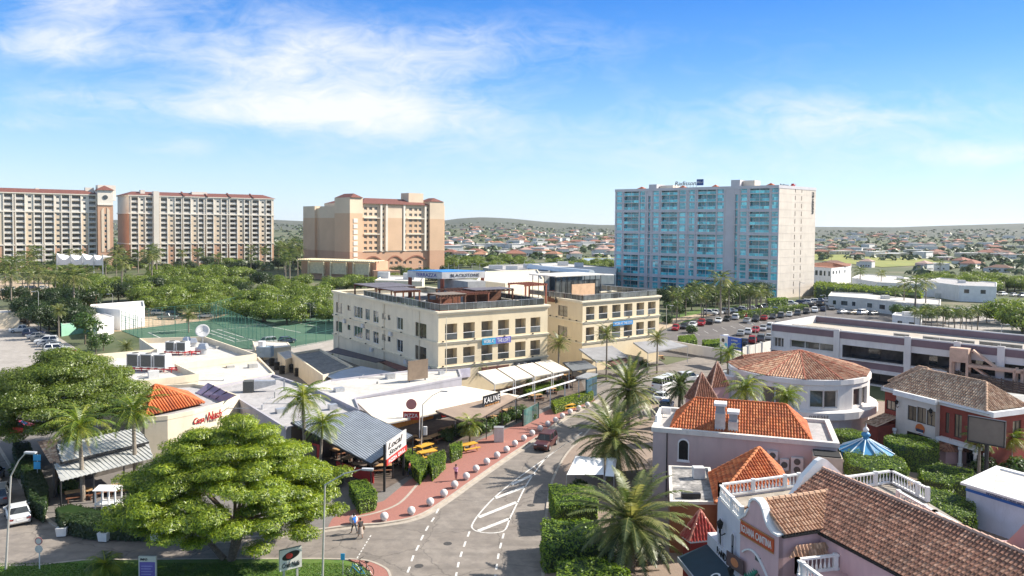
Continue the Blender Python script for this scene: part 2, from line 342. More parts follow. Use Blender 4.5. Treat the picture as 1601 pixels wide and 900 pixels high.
def place(root, pl, limit=100, small=False):
    "pl: (partname, kind, w, h, matrix). The 100 nearest are parts of their own, the rest one part"
    byname = {}
    for p in pl: byname.setdefault(p[0], []).append(p)
    off = OFF[root.name]
    for name, L in byname.items():
        L.sort(key=lambda p: (p[4].translation-Vector((0, 0, CAMH))).length)
        for p in L[:limit]:
            pf = prefab(*p[1:4])
            if pf[2] is None:
                if small:
                    mm = MB().merge(pf[0])
                    for _, sb in pf[1]: mm.merge(sb)
                    pf[2] = (mm.mesh(name), [])
                else: pf[2] = (pf[0].mesh(name), [(n, sb.mesh(n)) for n, sb in pf[1]])
            o = bpy.data.objects.new(name, pf[2][0]); COL.objects.link(o); o.parent = root
            Ml = p[4].copy(); Ml.translation = Ml.translation-off; o.matrix_local = Ml
            for n, me in pf[2][1]:
                c = bpy.data.objects.new(n, me); COL.objects.link(c); c.parent = o
        if L[limit:]:
            mm = MB()
            for p in L[limit:]:
                pf = prefab(*p[1:4]); mm.merge(pf[0], p[4])
                for _, sb in pf[1]: mm.merge(sb, p[4])
            tag(mm.build(name+'_rest', root), kind='stuff')
def facade(mb, p0, p1, z0, z1, ops, pl):
    "ops: dict x0 x1 z0 z1 kind name rev"
    M, L = FR(p0, p1)
    wall_ops(mb, M, L, z0, z1, ops)
    for o in ops:
        if o.get('kind'):
            r = o.get('rev', .2); Mp = M @ Matrix.Translation((o['x0'], max(0, r-.1), o['z0']))
            pl.append((o.get('name', 'window'), o['kind'], o['x1']-o['x0'], o['z1']-o['z0'], Mp))
    return M, L
def ring(mb, poly, z0, z1, out, inn=.25):
    "cornice or parapet: a band round a polygon (ccw)"
    n = len(poly); c = [Vector((p[0], p[1])) for p in poly]
    def offs(d):
        r = []
        for i in range(n):
            a, b, e = c[i-1], c[i], c[(i+1) % n]; d1 = (b-a).normalized(); d2 = (e-b).normalized()
            n1 = Vector((d1.y, -d1.x)); n2 = Vector((d2.y, -d2.x)); m = (n1+n2); m = m/max(.3, m.dot(n1)); r.append(b+m*d)
        return r
    A = offs(out); Bq = offs(-inn)
    for i in range(n):
        j = (i+1) % n
        mb.quad((*A[i], z0), (*A[j], z0), (*A[j], z1), (*A[i], z1)); mb.quad((*A[i], z1), (*A[j], z1), (*Bq[j], z1), (*Bq[i], z1))
        mb.quad((*Bq[i], z1), (*Bq[j], z1), (*Bq[j], z0), (*Bq[i], z0)); mb.quad((*A[j], z0), (*A[i], z0), (*Bq[i], z0), (*Bq[j], z0))
def ccw(poly):
    a = sum(poly[i-1][0]*poly[i][1]-poly[i][0]*poly[i-1][1] for i in range(len(poly)))
    return list(poly) if a > 0 else list(poly)[::-1]
def tiles(mb, poly, udir, mats, pitch=.28, row=.42, r=.085, base=None, seed=1, flat=False):
    "barrel tiles (real half-round pieces) over a planar convex roof face"
    rnd = random.Random(seed); poly = [Vector(p) for p in poly]
    nrm = (poly[1]-poly[0]).cross(poly[2]-poly[0]).normalized()
    if nrm.z < 0: nrm = -nrm
    u = Vector(udir); u = (u-nrm*u.dot(nrm)).normalized(); v = nrm.cross(u)
    if v.z < 0: v = -v
    o = poly[0]; q = [((p-o).dot(u), (p-o).dot(v)) for p in poly]
    mb.use(base or mats[-1]); mb.add([p for p in poly], [tuple(range(len(poly)))])
    umin, umax = min(a for a, b in q), max(a for a, b in q); k = umin+pitch/2
    while k < umax:
        iv = []
        for i in range(len(q)):
            (a0, b0), (a1, b1) = q[i-1], q[i]
            if (a0-k)*(a1-k) <= 0 and abs(a1-a0) > 1e-6: iv.append(b0+(b1-b0)*(k-a0)/(a1-a0))
        if len(iv) >= 2:
            s0, s1 = min(iv), max(iv); s = s0-.04
            while s < s1-.05:
                e = min(s+row*1.04, s1); m = rnd.choice(mats); mb.use(m); j = rnd.uniform(-.008, .008); lift = .05 if not flat else 0
                pts = []
                for (sv_, l_, rr) in ((s, lift, r), (e, 0.0, r*.85)):
                    for (cu, cn) in ((-1, 0), (-.6, .75), (0, 1.0), (.6, .75), (1, 0)):
                        pts.append(o+u*(k+j+cu*rr)+v*sv_+nrm*(.012+l_+cn*rr))
                mb.add(pts, [(i, i+1, i+6, i+5) for i in range(4)]+[(4, 3, 2, 1, 0)])
                s += row
        k += pitch
def ridge(mb, a, b, m, r=.13):
    a = Vector(a); b = Vector(b); n = max(1, int((b-a).length/.45)); mb.use(m)
    for i in range(n):
        p = a.lerp(b, i/n); q = a.lerp(b, (i+1.08)/n); mb.tube([p+Vector((0, 0, .03)), q], r*1.08, 6, r*.92)
def hip(mb, M, x0, x1, y0, y1, z, h, mats, ridge_in=None, capm=None, **kw):
    "tiled hip roof over a rectangle in frame M; ridge along x"
    ri = ridge_in if ridge_in is not None else (y1-y0)/2; ym = (y0+y1)/2
    A, B_, C_, D = [M @ Vector(p) for p in ((x0,y0,z),(x1,y0,z),(x1,y1,z),(x0,y1,z))]; R1 = M @ Vector((x0+ri, ym, z+h)); R2 = M @ Vector((x1-ri, ym, z+h))
    ux = M.to_3x3() @ Vector((1, 0, 0)); uy = M.to_3x3() @ Vector((0, 1, 0))
    if (R2-R1).length < .05:
        R2 = R1.copy(); fs = [([A, B_, R1], ux), ([B_, C_, R1], uy), ([C_, D, R1], ux), ([D, A, R1], uy)]
    else: fs = [([A, B_, R2, R1], ux), ([B_, C_, R2], uy), ([C_, D, R1, R2], ux), ([D, A, R1], uy)]
    for f, u in fs: tiles(mb, f, u, mats, **kw)
    cm = capm or mats[0]
    for a, b in ((A, R1), (D, R1), (B_, R2), (C_, R2), (R1, R2)):
        if (a-b).length > .1: ridge(mb, a, b, cm)
def balustrade(mb, pts, z, h=.95, m=None, sp=.26, post=True, thick=.2):
    m = m or white; mb.use(m)
    for a, b in zip(pts[:-1], pts[1:]):
        a = Vector((a[0], a[1], 0)); b = Vector((b[0], b[1], 0)); L = (b-a).length; d = (b-a).normalized()
        mb.bar((a.x, a.y, z+.07), (b.x, b.y, z+.07), thick, .14); mb.bar((a.x, a.y, z+h-.06), (b.x, b.y, z+h-.06), thick*1.1, .12)
        n = max(1, int(L/sp))
        for i in range(n):
            if post and i % 9 == 8: continue
            p = a+d*((i+.5)*L/n)
            mb.lathe(p.x, p.y, [(.045, z+.14), (.085, z+.26), (.075, z+.36), (.035, z+.55), (.04, z+h-.16), (.06, z+h-.12)], 6)
        if post:
            for i in range(0, n+1, 9):
                p = a+d*(i*L/n); mb.box(p.x-.13, p.x+.13, p.y-.13, p.y+.13, z, z+h+.06)
            mb.box(b.x-.13, b.x+.13, b.y-.13, b.y+.13, z, z+h+.06)
# ------------------------------------------------------------------ terrain
RIDGE = [(-3000, 343), (-200, 343), (430, 343.5), (480, 346), (690, 345), (720, 341), (755, 339.5), (800, 342), (850, 347), (930, 351.5), (1100, 352), (1280, 354.5), (1400, 355), (1480, 352.5), (1560, 350), (1600, 349), (2000, 346), (4000, 346)]
def smooth(a, b, x): t = min(1, max(0, (x-a)/(b-a))); return t*t*(3-2*t)
def height(x, y):
    if y < 200: return 0.0
    d = y; px = 800+x/y*FPX
    for (a, ya), (b, yb) in zip(RIDGE[:-1], RIDGE[1:]):
        if a <= px <= b: yr = ya+(yb-ya)*(px-a)/(b-a); break
    else: yr = 345
    zr = CAMH+(353+.0087*(px-800)-yr)*3600/FPX
    bumps = 2.5*mnoise(Vector((x*.002, y*.002, 3)))*smooth(900, 2000, d)
    return zr*smooth(850, 3600, d)+bumps
ground_m = patchmat('scrub_ground', [(.30, (.05, .065, .025)), (.48, (.10, .11, .05)), (.60, (.17, .15, .09)), (.74, (.27, .22, .15))], .011, 12, .95, .05, (.05, .075, .02), .8)
vs_, fs_ = [], []
rings = [20]
while rings[-1] < 9000: rings.append(rings[-1]*1.045+1)
NA = 150
for rr in rings:
    for k in range(NA+1):
        a = rad(-62+124*k/NA); x, y = rr*math.sin(a), rr*math.cos(a); vs_.append((x, y, height(x, y) if rr > 300 else 0))
for i in range(len(rings)-1):
    for k in range(NA): b = i*(NA+1)+k; fs_.append((b, b+1, b+NA+2, b+NA+1))
hill_m = patchmat('hill_scrub', [(.30, (.045, .055, .03)), (.5, (.08, .085, .055)), (.72, (.15, .13, .095))], .006, 12, .95, .03, (.05, .06, .035), .7)
ns_ = sum(1 for r_ in rings if r_ < 1900)*NA
hb = MB().use(hill_m); hb.add(vs_, fs_[ns_:]); tag(hb.build('hills', smooth=True), kind='structure')
g = MB().use(ground_m); g.add(vs_, fs_[:ns_]); g.add([(-400, -200, -.02), (400, -200, -.02), (400, 60, -.02), (-400, 60, -.02)], [(0, 1, 2, 3)])
tag(g.build('ground', smooth=True), kind='structure')
asphalt = patchmat('asphalt_weathered', [(.30, (.185, .157, .132)), (.5, (.235, .203, .173)), (.72, (.285, .25, .215))], .22, 10, .93, .9, (.12, .105, .095), .45, bump=.05, cracks=(.16, .55))
asphalt_d = patchmat('asphalt_dark', [(.3, (.085, .075, .07)), (.7, (.13, .115, .105))], .3, 9, .93, .06, (.17, .15, .135), .5, cracks=(.12, .3))
pale_lot = patchmat('pale_concrete_lot', [(.3, (.30, .27, .235)), (.7, (.42, .38, .34))], .15, 9, .93, .8, (.2, .18, .16), .4)
sand = patchmat('sandy_ground', [(.3, (.36, .26, .17)), (.7, (.52, .40, .28))], .12, 9, .95, .5, (.22, .18, .10), .4)
brick = brickmat('red_brick_paving', (.37, .15, .115), (.31, .12, .095), (.24, .125, .10), 2.6, rad(38), (.30, .13, .10))
pavers = brickmat('tan_paving', (.34, .25, .19), (.28, .21, .165), (.2, .16, .13), 2.0, rad(20), (.16, .125, .10))
greyp = brickmat('grey_paving', (.23, .205, .185), (.18, .165, .15), (.13, .12, .11), 2.2, rad(-8), (.10, .09, .085))
kerbm = mat('kerb_concrete', (.40, .35, .29), .9, .12, 1.5, dirt=((.25, .2, .17), 1.5, .5))
paint = mat('road_paint', (.66, .64, .60), .8, .15, 3, dirt=((.26, .23, .20), 3.0, .85))
grassm = patchmat('lawn', [(.3, (.045, .10, .012)), (.7, (.10, .19, .025))], .6, 8, .95, 2.0, (.16, .17, .04), .35, bump=.3)
courtm = patchmat('court_green', [(.3, (.045, .105, .062)), (.7, (.075, .145, .085))], .1, 6, .9)
fieldm = patchmat('dry_green_field', [(.3, (.17, .20, .035)), (.7, (.28, .27, .06))], .03, 8, .95)
def PX(pts, z=0.0): return ccw([P(x, y, z) for x, y in pts])
def sheet(name, poly, z, m, kerb=0, structure=True, sub=None):
    mb = MB().use(m); poly = ccw(poly)
    if kerb:
        mb.prism(poly, z-kerb-.05, z)
    else: mb.add([(p[0], p[1], z) for p in poly], [tuple(range(len(poly)))])
    o = mb.build(name); tag(o, kind='structure'); return o
def strip(name, pts, w, z, m, tops=False):
    mb = MB().use(m); pts = [Vector((p[0], p[1])) for p in pts]; n = len(pts); Lr = []
    for i in range(n):
        d = (pts[min(i+1, n-1)]-pts[max(i-1, 0)]).normalized(); nn = Vector((-d.y, d.x))*w/2; Lr.append((pts[i]+nn, pts[i]-nn))
    for i in range(n-1):
        mb.quad((*Lr[i][1], z), (*Lr[i+1][1], z), (*Lr[i+1][0], z), (*Lr[i][0], z))
        if tops:
            mb.quad((*Lr[i][1], z-.2), (*Lr[i+1][1], z-.2), (*Lr[i+1][1], z), (*Lr[i][1], z)); mb.quad((*Lr[i][0], z), (*Lr[i+1][0], z), (*Lr[i+1][0], z-.2), (*Lr[i][0], z-.2))
    o = mb.build(name); tag(o, kind='structure'); return o
def spline(pts, k=6):
    out = []
    P_ = [Vector(p[:2]) for p in pts]; P_ = [P_[0]*2-P_[1]]+P_+[P_[-1]*2-P_[-2]]
    for i in range(1, len(P_)-2):
        for j in range(k):
            t = j/k; a, b, c, d = P_[i-1:i+3]
            out.append(.5*((2*b)+(c-a)*t+(2*a-5*b+4*c-d)*t*t+(3*b-a-3*c+d)*t**3))
    out.append(P_[-2]); return out
sheet('road', [(-85, 42), (26, 42), (34, 60), (46, 140), (-85, 140)], .02, asphalt)
kerbL = spline([P(x, y) for x, y in [(-40, 640), (20, 735), (62, 800), (100, 828), (165, 841), (300, 846), (430, 838), (545, 823), (600, 819), (655, 807), (700, 780), (735, 755), (790, 717), (840, 684), (885, 652), (925, 631), (960, 614), (1000, 597), (1045, 574)]])
sheet('pavement', kerbL+[P(1000, 540), P(900, 540), P(600, 560), P(100, 560), P(-60, 600)], .13, greyp, .13)
strip('kerb', kerbL, .28, .145, kerbm, True)
off_ = []
for i, p in enumerate(kerbL):
    d = (kerbL[min(i+1, len(kerbL)-1)]-kerbL[max(i-1, 0)]).normalized(); off_.append(p+Vector((d.y, -d.x))*.38)
strip('gutter', off_[30:], .5, .027, kerbm)
inner = [P(x, y) for x, y in [(925, 618), (860, 641), (800, 668), (748, 690), (735, 700), (700, 722), (676, 742), (640, 752), (600, 785), (575, 792), (545, 801), (520, 812)]]
ks = [p for p in kerbL if P(505, 826).x <= p.x <= P(935, 625).x]
sheet('brick_pavement', ks+inner, .138, brick)
strip('pale_paving_band', spline([P(x, y) for x, y in [(548, 812), (590, 803), (625, 788), (650, 762), (668, 740)]]), .28, .145, kerbm)
sheet('patio', [P(x, y) for x, y in [(585, 776), (560, 770), (520, 740), (500, 700), (560, 660), (690, 620), (810, 600), (905, 588), (915, 612), (860, 634), (800, 660), (735, 694), (676, 734), (640, 745)]], .136, mat('patio_boards', (.12, .09, .07), .9, .3, 1.2))  # dark boards put in to make the floor under the canopies darker
mk = MB().use(paint)
def dash(x, y, x2, y2, wd=.16, L=None):
    a, b = P(x, y), P(x2, y2); d = (b-a).normalized(); n = Vector((-d.y, d.x, 0))*wd/2
    if L: c = (a+b)/2; a = c-d*L/2; b = c+d*L/2
    for p in (a, b): p.z = .03
    n.z = 0; mk.add([a-n, b-n, b+n, a+n], [(0, 1, 2, 3)])
for line in ([(684, 799), (676.7, 812.7), (667.8, 826), (660, 840.7), (652.7, 856.7), (645, 873), (639, 890.7), (632, 908)], [(732.7, 835), (726.7, 850.7), (721, 866.7), (716.4, 883), (713.2, 899)], [(786.7, 838), (782.7, 853), (779, 869.6), (776.4, 886), (774, 903)]):
    for i, (x, y) in enumerate(line):
        x2, y2 = line[i+1] if i+1 < len(line) else (2*x-line[i-1][0], 2*y-line[i-1][1])
        dash(x-.25*(x2-x), y-.25*(y2-y), x+.27*(x2-x), y+.27*(y2-y), .17)
isl = spline([P(x, y) for x, y in [(905, 680), (875.6, 700), (853, 716.7), (809, 748), (773, 778), (749, 804), (739, 819), (738, 825), (744, 830), (758, 833), (775.6, 833), (790, 828), (798, 809), (811, 782), (822, 760), (840, 733), (856, 713)]], 4)
for a, b in zip(isl[:-1], isl[1:]):
    d = (b-a).normalized(); n = Vector((-d.y, d.x))*.075; mk.add([(*(a-n), .03), (*(b-n), .03), (*(b+n), .03), (*(a+n), .03)], [(0, 1, 2, 3)])
for q in [(774, 779, 821, 761), (748, 809, 808, 785), (748, 830, 797, 811), (799, 758, 836, 741)]: dash(*q, wd=.45)
for i in range(8):
    x, y = 580-23*i/8, 837+38*i/8; dash(x, y, x-1.6, y+2.7, .1)
dash(855, 714, 910, 676, .14)
tag(mk.build('road_markings'), kind='structure')
# lawn + island lower left
gl = [P(x, y) for x, y in [(-60, 890), (60, 887), (130, 879), (350, 877), (500, 877), (540, 879), (566, 886), (578, 896), (590, 930), (560, 1100), (-100, 1100)]]
sheet('lawn', gl, .16, grassm, .14)
bi = spline([P(x, y) for x, y in [(545, 876), (575, 879), (598, 888), (608, 897), (612, 915)]])
sheet('brick_corner', bi+[P(585, 930), P(576, 896), P(564, 886)], .15, brick, .13)
strip('kerb_corner', bi, .2, .165, kerbm, True)
strip('kerb_lawn', [P(x, y) for x, y in [(-60, 889), (60, 886), (130, 878), (350, 876), (500, 876), (545, 877)]], .22, .17, kerbm, True)
# right-hand block
kr = spline([P(x, y) for x, y in [(846, 960), (849, 900), (851, 850), (855, 800), (864, 752), (885, 712), (908, 688), (940, 655), (990, 628), (1045, 612), (1120, 590)]])
sheet('plaza', kr+[(46, 121), (110, 100), (90, 30), (6, 30)], .13, pavers, .13)
strip('kerb_plaza', kr, .25, .145, kerbm, True)
sheet('plaza_road', [P(1040, 612), P(950, 640), P(930, 610), P(1040, 572), P(1100, 556), P(1150, 562), P(1160, 600), P(1120, 640), P(1060, 640)], .15, asphalt)
sheet('car_park', PX([(1020, 555), (1035, 512), (1120, 492), (1260, 474), (1330, 470), (1420, 486), (1500, 492), (1700, 540), (1700, 620), (1204, 580), (1150, 570), (1080, 560)]), .05, asphalt_d)
sheet('verge', PX([(1030, 516), (1036, 498), (1100, 482), (1290, 466), (1292, 471), (1120, 490)]), .1, grassm)
strip('access_road', [P(x, y) for x, y in [(1020, 516), (1060, 500), (1120, 489), (1200, 480), (1300, 470)]], 5.0, .12, sand)
sheet('side_road', PX([(1470, 480), (1560, 480), (1600, 500), (1700, 520), (1700, 545), (1520, 520), (1440, 500)]), .08, pale_lot)
sheet('left_car_park', PX([(-120, 490), (20, 497), (60, 508), (120, 545), (130, 566), (60, 590), (-40, 640), (-250, 640)]), .05, pale_lot)
sheet('tennis_court', PX([(190, 517), (222, 530), (330, 540), (430, 549), (524, 530), (524, 476), (400, 478), (330, 500)]), .06, courtm)
sheet('sandy_lot', PX([(130, 520), (140, 492), (260, 479), (400, 470), (404, 492), (330, 504), (190, 518)]), .04, sand)
sheet('service_road', PX([(330, 542), (420, 549), (524, 530), (524, 552), (440, 575), (300, 560)]), .07, pale_lot)
sheet('sandy_yard', PX([(-100, 440), (110, 437), (120, 452), (60, 462), (-100, 478)]), .05, sand)
sheet('meadow', PX([(900, 404), (1000, 398), (1000, 408), (900, 412)]), .3, fieldm)
sheet('lagoon', PX([(912, 404.5), (1000, 403), (1000, 408.5), (916, 409)]), .5, mat('lagoon_water', (.35, .38, .40), .2, .1, .05))
sheet('green_field', PX([(1270, 397), (1400, 400), (1500, 412), (1380, 418), (1270, 406)]), .3, fieldm)
cm = MB().use(paint)
def cline(a, b, w=.12):
    a, b = P(*a), P(*b); d = (b-a).normalized(); n = Vector((-d.y, d.x, 0))*w; a.z = b.z = .075; n.z = 0; cm.add([a-n, b-n, b+n, a+n], [(0, 1, 2, 3)])
for a, b in [((232, 520), (300, 515)), ((232, 520), (268, 536)), ((322, 519), (366, 534)), ((330, 517), (374, 532)), ((340, 515), (395, 532)), ((330, 517), (430, 507)), ((374, 510), (520, 500)), ((365, 535), (400, 530)), ((395, 505), (470, 520)), ((400, 495), (515, 493)), ((445, 500), (500, 512)), ((400, 483), (515, 483)), ((402, 488), (515, 488))]: cline(a, b)
tag(cm.build('court_lines'), kind='structure')
for i in range(14): pass
lm = MB().use(paint)
for i in range(16):
    a = P(1062+i*14, 527-i*2.6); lm.box(a.x-.05, a.x+.05, a.y-2.4, a.y+2.4, .052, .056)
tag(lm.build('bay_markings'), kind='structure')

for k, (x, y) in enumerate(((700, 850), (655, 885), (830, 790), (300, 862), (880, 690))):
    p = P(x, y); o = MB().use(mat('iron_cover', (.06, .055, .05), .7, .2, 6)).cyl(p.x, p.y, .02, .032, .36, n=18).build('manhole_cover'); tag(o, ('dark round manhole cover in the middle of the junction', 'dark round manhole cover between the dashed lane lines', 'dark round manhole cover right of the hatched island', 'dark round manhole cover on the left road arm', 'dark round manhole cover near the moving maroon car')[k], 'manhole cover', 'manhole covers'); o['group'] = 'manhole covers'
# ------------------------------------------------------------------ hotels
tealg = glass('teal_glass', (.16, .70, .80), .05, .9); teald = glass('teal_dark_glass', (.06, .36, .45), .05, .9)
greyr = mat('lilac_grey_render', (.60, .57, .58), .85, .07, .2); pinkr = mat('pale_pink_render', (.68, .60, .51), .85, .07, .25, dirt=((.42, .36, .32), .5, .3))
tealpanel = glass('teal_balustrade_glass', (.12, .60, .68), .08, .8)
WIN['rad_win'] = dict(frame=white, glass=tealg, t=.1, nz=2)
WIN['rad_bal'] = dict(deep=1.4, inner=greyr, back=teald, glass=teald, g0=.02, g1=.98, rail=white, panel=tealpanel, rh=1.15, slab=.12, mid=True, frame=greyr, bars=(.25, .75))
WIN['rad_strip'] = dict(frame=greyr, glass=tealg, t=.08)
WIN['dark_slot'] = dict(frame=pinkr, glass=winglass, t=.06)
def box_part(name, root, m, *args, M=None):
    return MB(M).use(m).box(*args).build(name, root)
HR = 43.6
rc = P(1218, 288.5, HR); rl = P(962, 295.5, HR); rr_ = P(1276, 292.9, HR)
R = thing('hotel_tower', 'tall pale grey hotel tower with teal glass balconies beyond the car park', 'hotel', (rc.x, rc.y, 0))
pl = []; wb = MB().use(greyr)
elems = [(964.5, 971.5, 'w'), (975.5, 998, 'b'), (1001, 1007.6, 'w'), (1021.6, 1028.6, 'w'), (1033.8, 1058.5, 'b'), (1062.5, 1070.6, 'w'), (1077.6, 1084.6, 'w'), (1090.5, 1118.5, 'b'), (1121.6, 1130, 'w'), (1157.8, 1166, 'w'), (1171.8, 1202, 'b'), (1206.8, 1216, 'w')]
ops = []
fz = [.6+i*3.06 for i in range(14)]
for i, z in enumerate(fz):
    last = (i % 3 == 1)   # belt course above every third floor
    for a, b, k in elems:
        x0, x1 = along(rl, rc, a), along(rl, rc, b)
        if k == 'b': ops.append(dict(x0=x0, x1=x1, z0=z+.18, z1=z+(2.45 if last else 3.02), kind='rad_bal', rev=0, name='balcony'))
        else: ops.append(dict(x0=x0-.25, x1=x1+.25, z0=z+.3, z1=z+(2.4 if last else 2.95), kind='rad_win', rev=.3))
for a, b in ((1012.8, 1016.5), (1148.5, 1153)):
    x0, x1 = along(rl, rc, a), along(rl, rc, b)
    for z in fz[:-1]: ops.append(dict(x0=x0, x1=x1, z0=z+.3, z1=z+2.95, kind='rad_strip', rev=.9, name='stair_window'))
Mr, Lr_ = facade(wb, rl, rc, 0, HR-1.2, ops, pl)
dirv = (rc-rl).normalized(); nin = Vector((-dirv.y, dirv.x, 0)); back = 24
B1 = rr_; B2 = rl+nin*22
wb2 = MB().use(pinkr); pl2 = []
ops2 = []
for z in fz:
    ops2 += [dict(x0=along(rc, B1, a), x1=along(rc, B1, a)+.55, z0=z+.7, z1=z+2.5, kind='dark_slot', rev=.25) for a in (1242, 1252)]
facade(wb2, rc, B1, 0, HR-1.2, ops2, pl2)
for z in [.6+i*3.06 for i in range(1, 14)]: wb2.M = FR(rc, B1)[0]; wb2.use(pinkr).box(0, (B1-rc).length, -.05, 0, z-.06, z+.02); wb2.M = None
wb.use(greyr)
for a, b in ((B1, B2), (B2, rl)): M_, L_ = FR(a, b); wall_ops(wb, M_, L_, 0, HR-1.2, [])
wb.build('wall', R); wb2.build('end_wall', R)
rb = MB().use(concrete); poly = ccw([rl, rc, B1, B2]); rb.add([(p.x, p.y, HR-1.6) for p in poly], [(0, 1, 2, 3)]); rb.build('roof', R)
pp = MB().use(greyr); ring(pp, poly, HR-1.25, HR-.1, .12, .3); pp.build('parapet', R)
bm_ = MB(Mr).use(greyr)
for z in (5.2, 14.4, 23.6, 32.75):   # projecting belts
    bm_.box(0, along(rl, rc, 1131), -.28, 0, z+.9-.35, z+.9+.15); bm_.box(along(rl, rc, 1155), Lr_, -.28, 0, z+.9-.35, z+.9+.15)
for a in (962.5, 973, 1000, 1009, 1019, 1031, 1060.5, 1074, 1087, 1120, 1132, 1146, 1155, 1169, 1204.5, 1217):
    x = along(rl, rc, a); bm_.box(x-.2, x+.2, -.2, 0, 0, HR-1.25)
bm_.build('pilasters_and_belts', R)
place(R, pl+pl2, small=True)
cap = MB(Mr).use(greyr)
for a, b, h, y0, m_ in ((1013, 1025, 1.6, .4, greyr), (1141, 1155, 2.4, .4, greyr), (1026, 1046, 1.2, 3, pinkr), (1156, 1174, 2.2, 3, pinkr)): MB(Mr).use(m_).box(along(rl, rc, a), along(rl, rc, b), y0, 9, HR-1.3, HR+h).build('lift_housing', R)
for a, b in ((984, 1009), (1050, 1072), (1102, 1122), (1186, 1212)):
    mb = MB(); M_ = Mr.copy(); x0, x1 = along(rl, rc, a), along(rl, rc, b)
    for q in (((x0, .5, HR-1.2), (x1, .5, HR-1.2), ((x0+x1)/2, 3.5, HR+1)), ((x1, .5, HR-1.2), (x1, 8, HR-1.2), ((x0+x1)/2, 3.5, HR+1)), ((x0, 8, HR-1.2), (x0, .5, HR-1.2), ((x0+x1)/2, 3.5, HR+1))): mb.M = Mr; mb.use(orangetile[1]).quad(*q)
    mb.build('tiled_roof', R)
blk = mat('sign_black', (.01, .01, .012), .5, .05)
sg = MB(Mr).use(darkmetal)
xa, xb = along(rl, rc, 1052), along(rl, rc, 1085)
for k in range(8): sg.box(xa+(xb-xa)*k/7-.05, xa+(xb-xa)*k/7+.05, 1.4, 1.5, HR-1.4, HR+1.2)
sgo = sg.build('roof_sign', R)
text('Radisson', Mr, xb-xa, 1.7, blk, sgo, y=1.3, x=xa, z=HR+.9, ex=.12, shear=.2)
blu = mat('sign_blue', (.01, .06, .22), .5, .05)
MB(Mr).use(blu).box(xb+.3, xb+3.2, 1.2, 1.5, HR+.7, HR+3.2).build('sign_panel', sgo)
text('BLU', Mr, 2.2, .8, white, sgo, y=1.17, x=xb+.65, z=HR+1.6, ex=.04)
Ms, _ = FR(rc, B1); x_ = along(rc, B1, 1270)
vt = Ms @ Matrix.Translation((x_, 0, HR-10.6)) @ Matrix.Rotation(rad(-90), 4, 'Y')
text('RADISSON BLU', vt, 8.6, 1.3, blk, R, name='vertical_lettering', y=-.12, x=0, z=-.6, ex=.08)
text('Radisson', Ms, 6, .7, blk, R, y=.4, x=1.5, z=HR-.2, ex=.06)
m_ = MB(Ms).use(mat('red_metal', (.5, .04, .03), .5)); m_.box(15, 16.6, 3, 4, HR-1.4, HR+.6); m_.bar((14, 3.4, HR-.6), (18, 3.4, HR+.9), .18); m_.box(15.5, 16.2, 3, 4, HR+.6, HR+1.2); m_.build('roof_crane', R)
# --- cream and terracotta hotels
beige = mat('cream_render', (.69, .55, .40), .88, .07, .1); terr = mat('terracotta_render', (.52, .31, .20), .88, .08, .1); creamw = mat('white_cream_render', (.74, .67, .57), .85, .06, .1)
balin = mat('balcony_recess_render', (.46, .41, .35), .9, .08, .3); redroof = [mat('dark_red_tile', (.17, .06, .045), .85, .25, 1.2)]; peach = mat('peach_render', (.62, .42, .27), .88, .06, .1)  # balin: greyer render lining the balcony recesses
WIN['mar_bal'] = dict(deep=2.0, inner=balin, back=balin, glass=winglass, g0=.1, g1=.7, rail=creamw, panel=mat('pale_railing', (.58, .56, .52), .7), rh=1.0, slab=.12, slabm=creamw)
WIN['mar_win'] = dict(frame=creamw, glass=winglass, t=.12)
def hip_flat(mb, poly, z, h, inset, m):
    c = [Vector((p[0], p[1])) for p in poly]; n = len(c); cen = sum(c, Vector((0, 0)))/n
    # ridge: inset along longest axis
    L = [(c[(i+1) % n]-c[i]).length for i in range(n)]
    k = L.index(max(L)); d = (c[(k+1) % n]-c[k]).normalized(); half = max(L)/2-inset
    R1 = cen-d*half; R2 = cen+d*half; a, b, e, f = c[k], c[(k+1) % n], c[(k+2) % n], c[(k+3) % n]
    mb.use(m)
    for q in ((a, b, 'R2', 'R1'), (b, e, 'R2'), (e, f, 'R1', 'R2'), (f, a, 'R1')):
        mb.quad(*[((R1.x, R1.y, z+h) if v == 'R1' else (R2.x, R2.y, z+h)) if isinstance(v, str) else (v.x, v.y, z) for v in q])
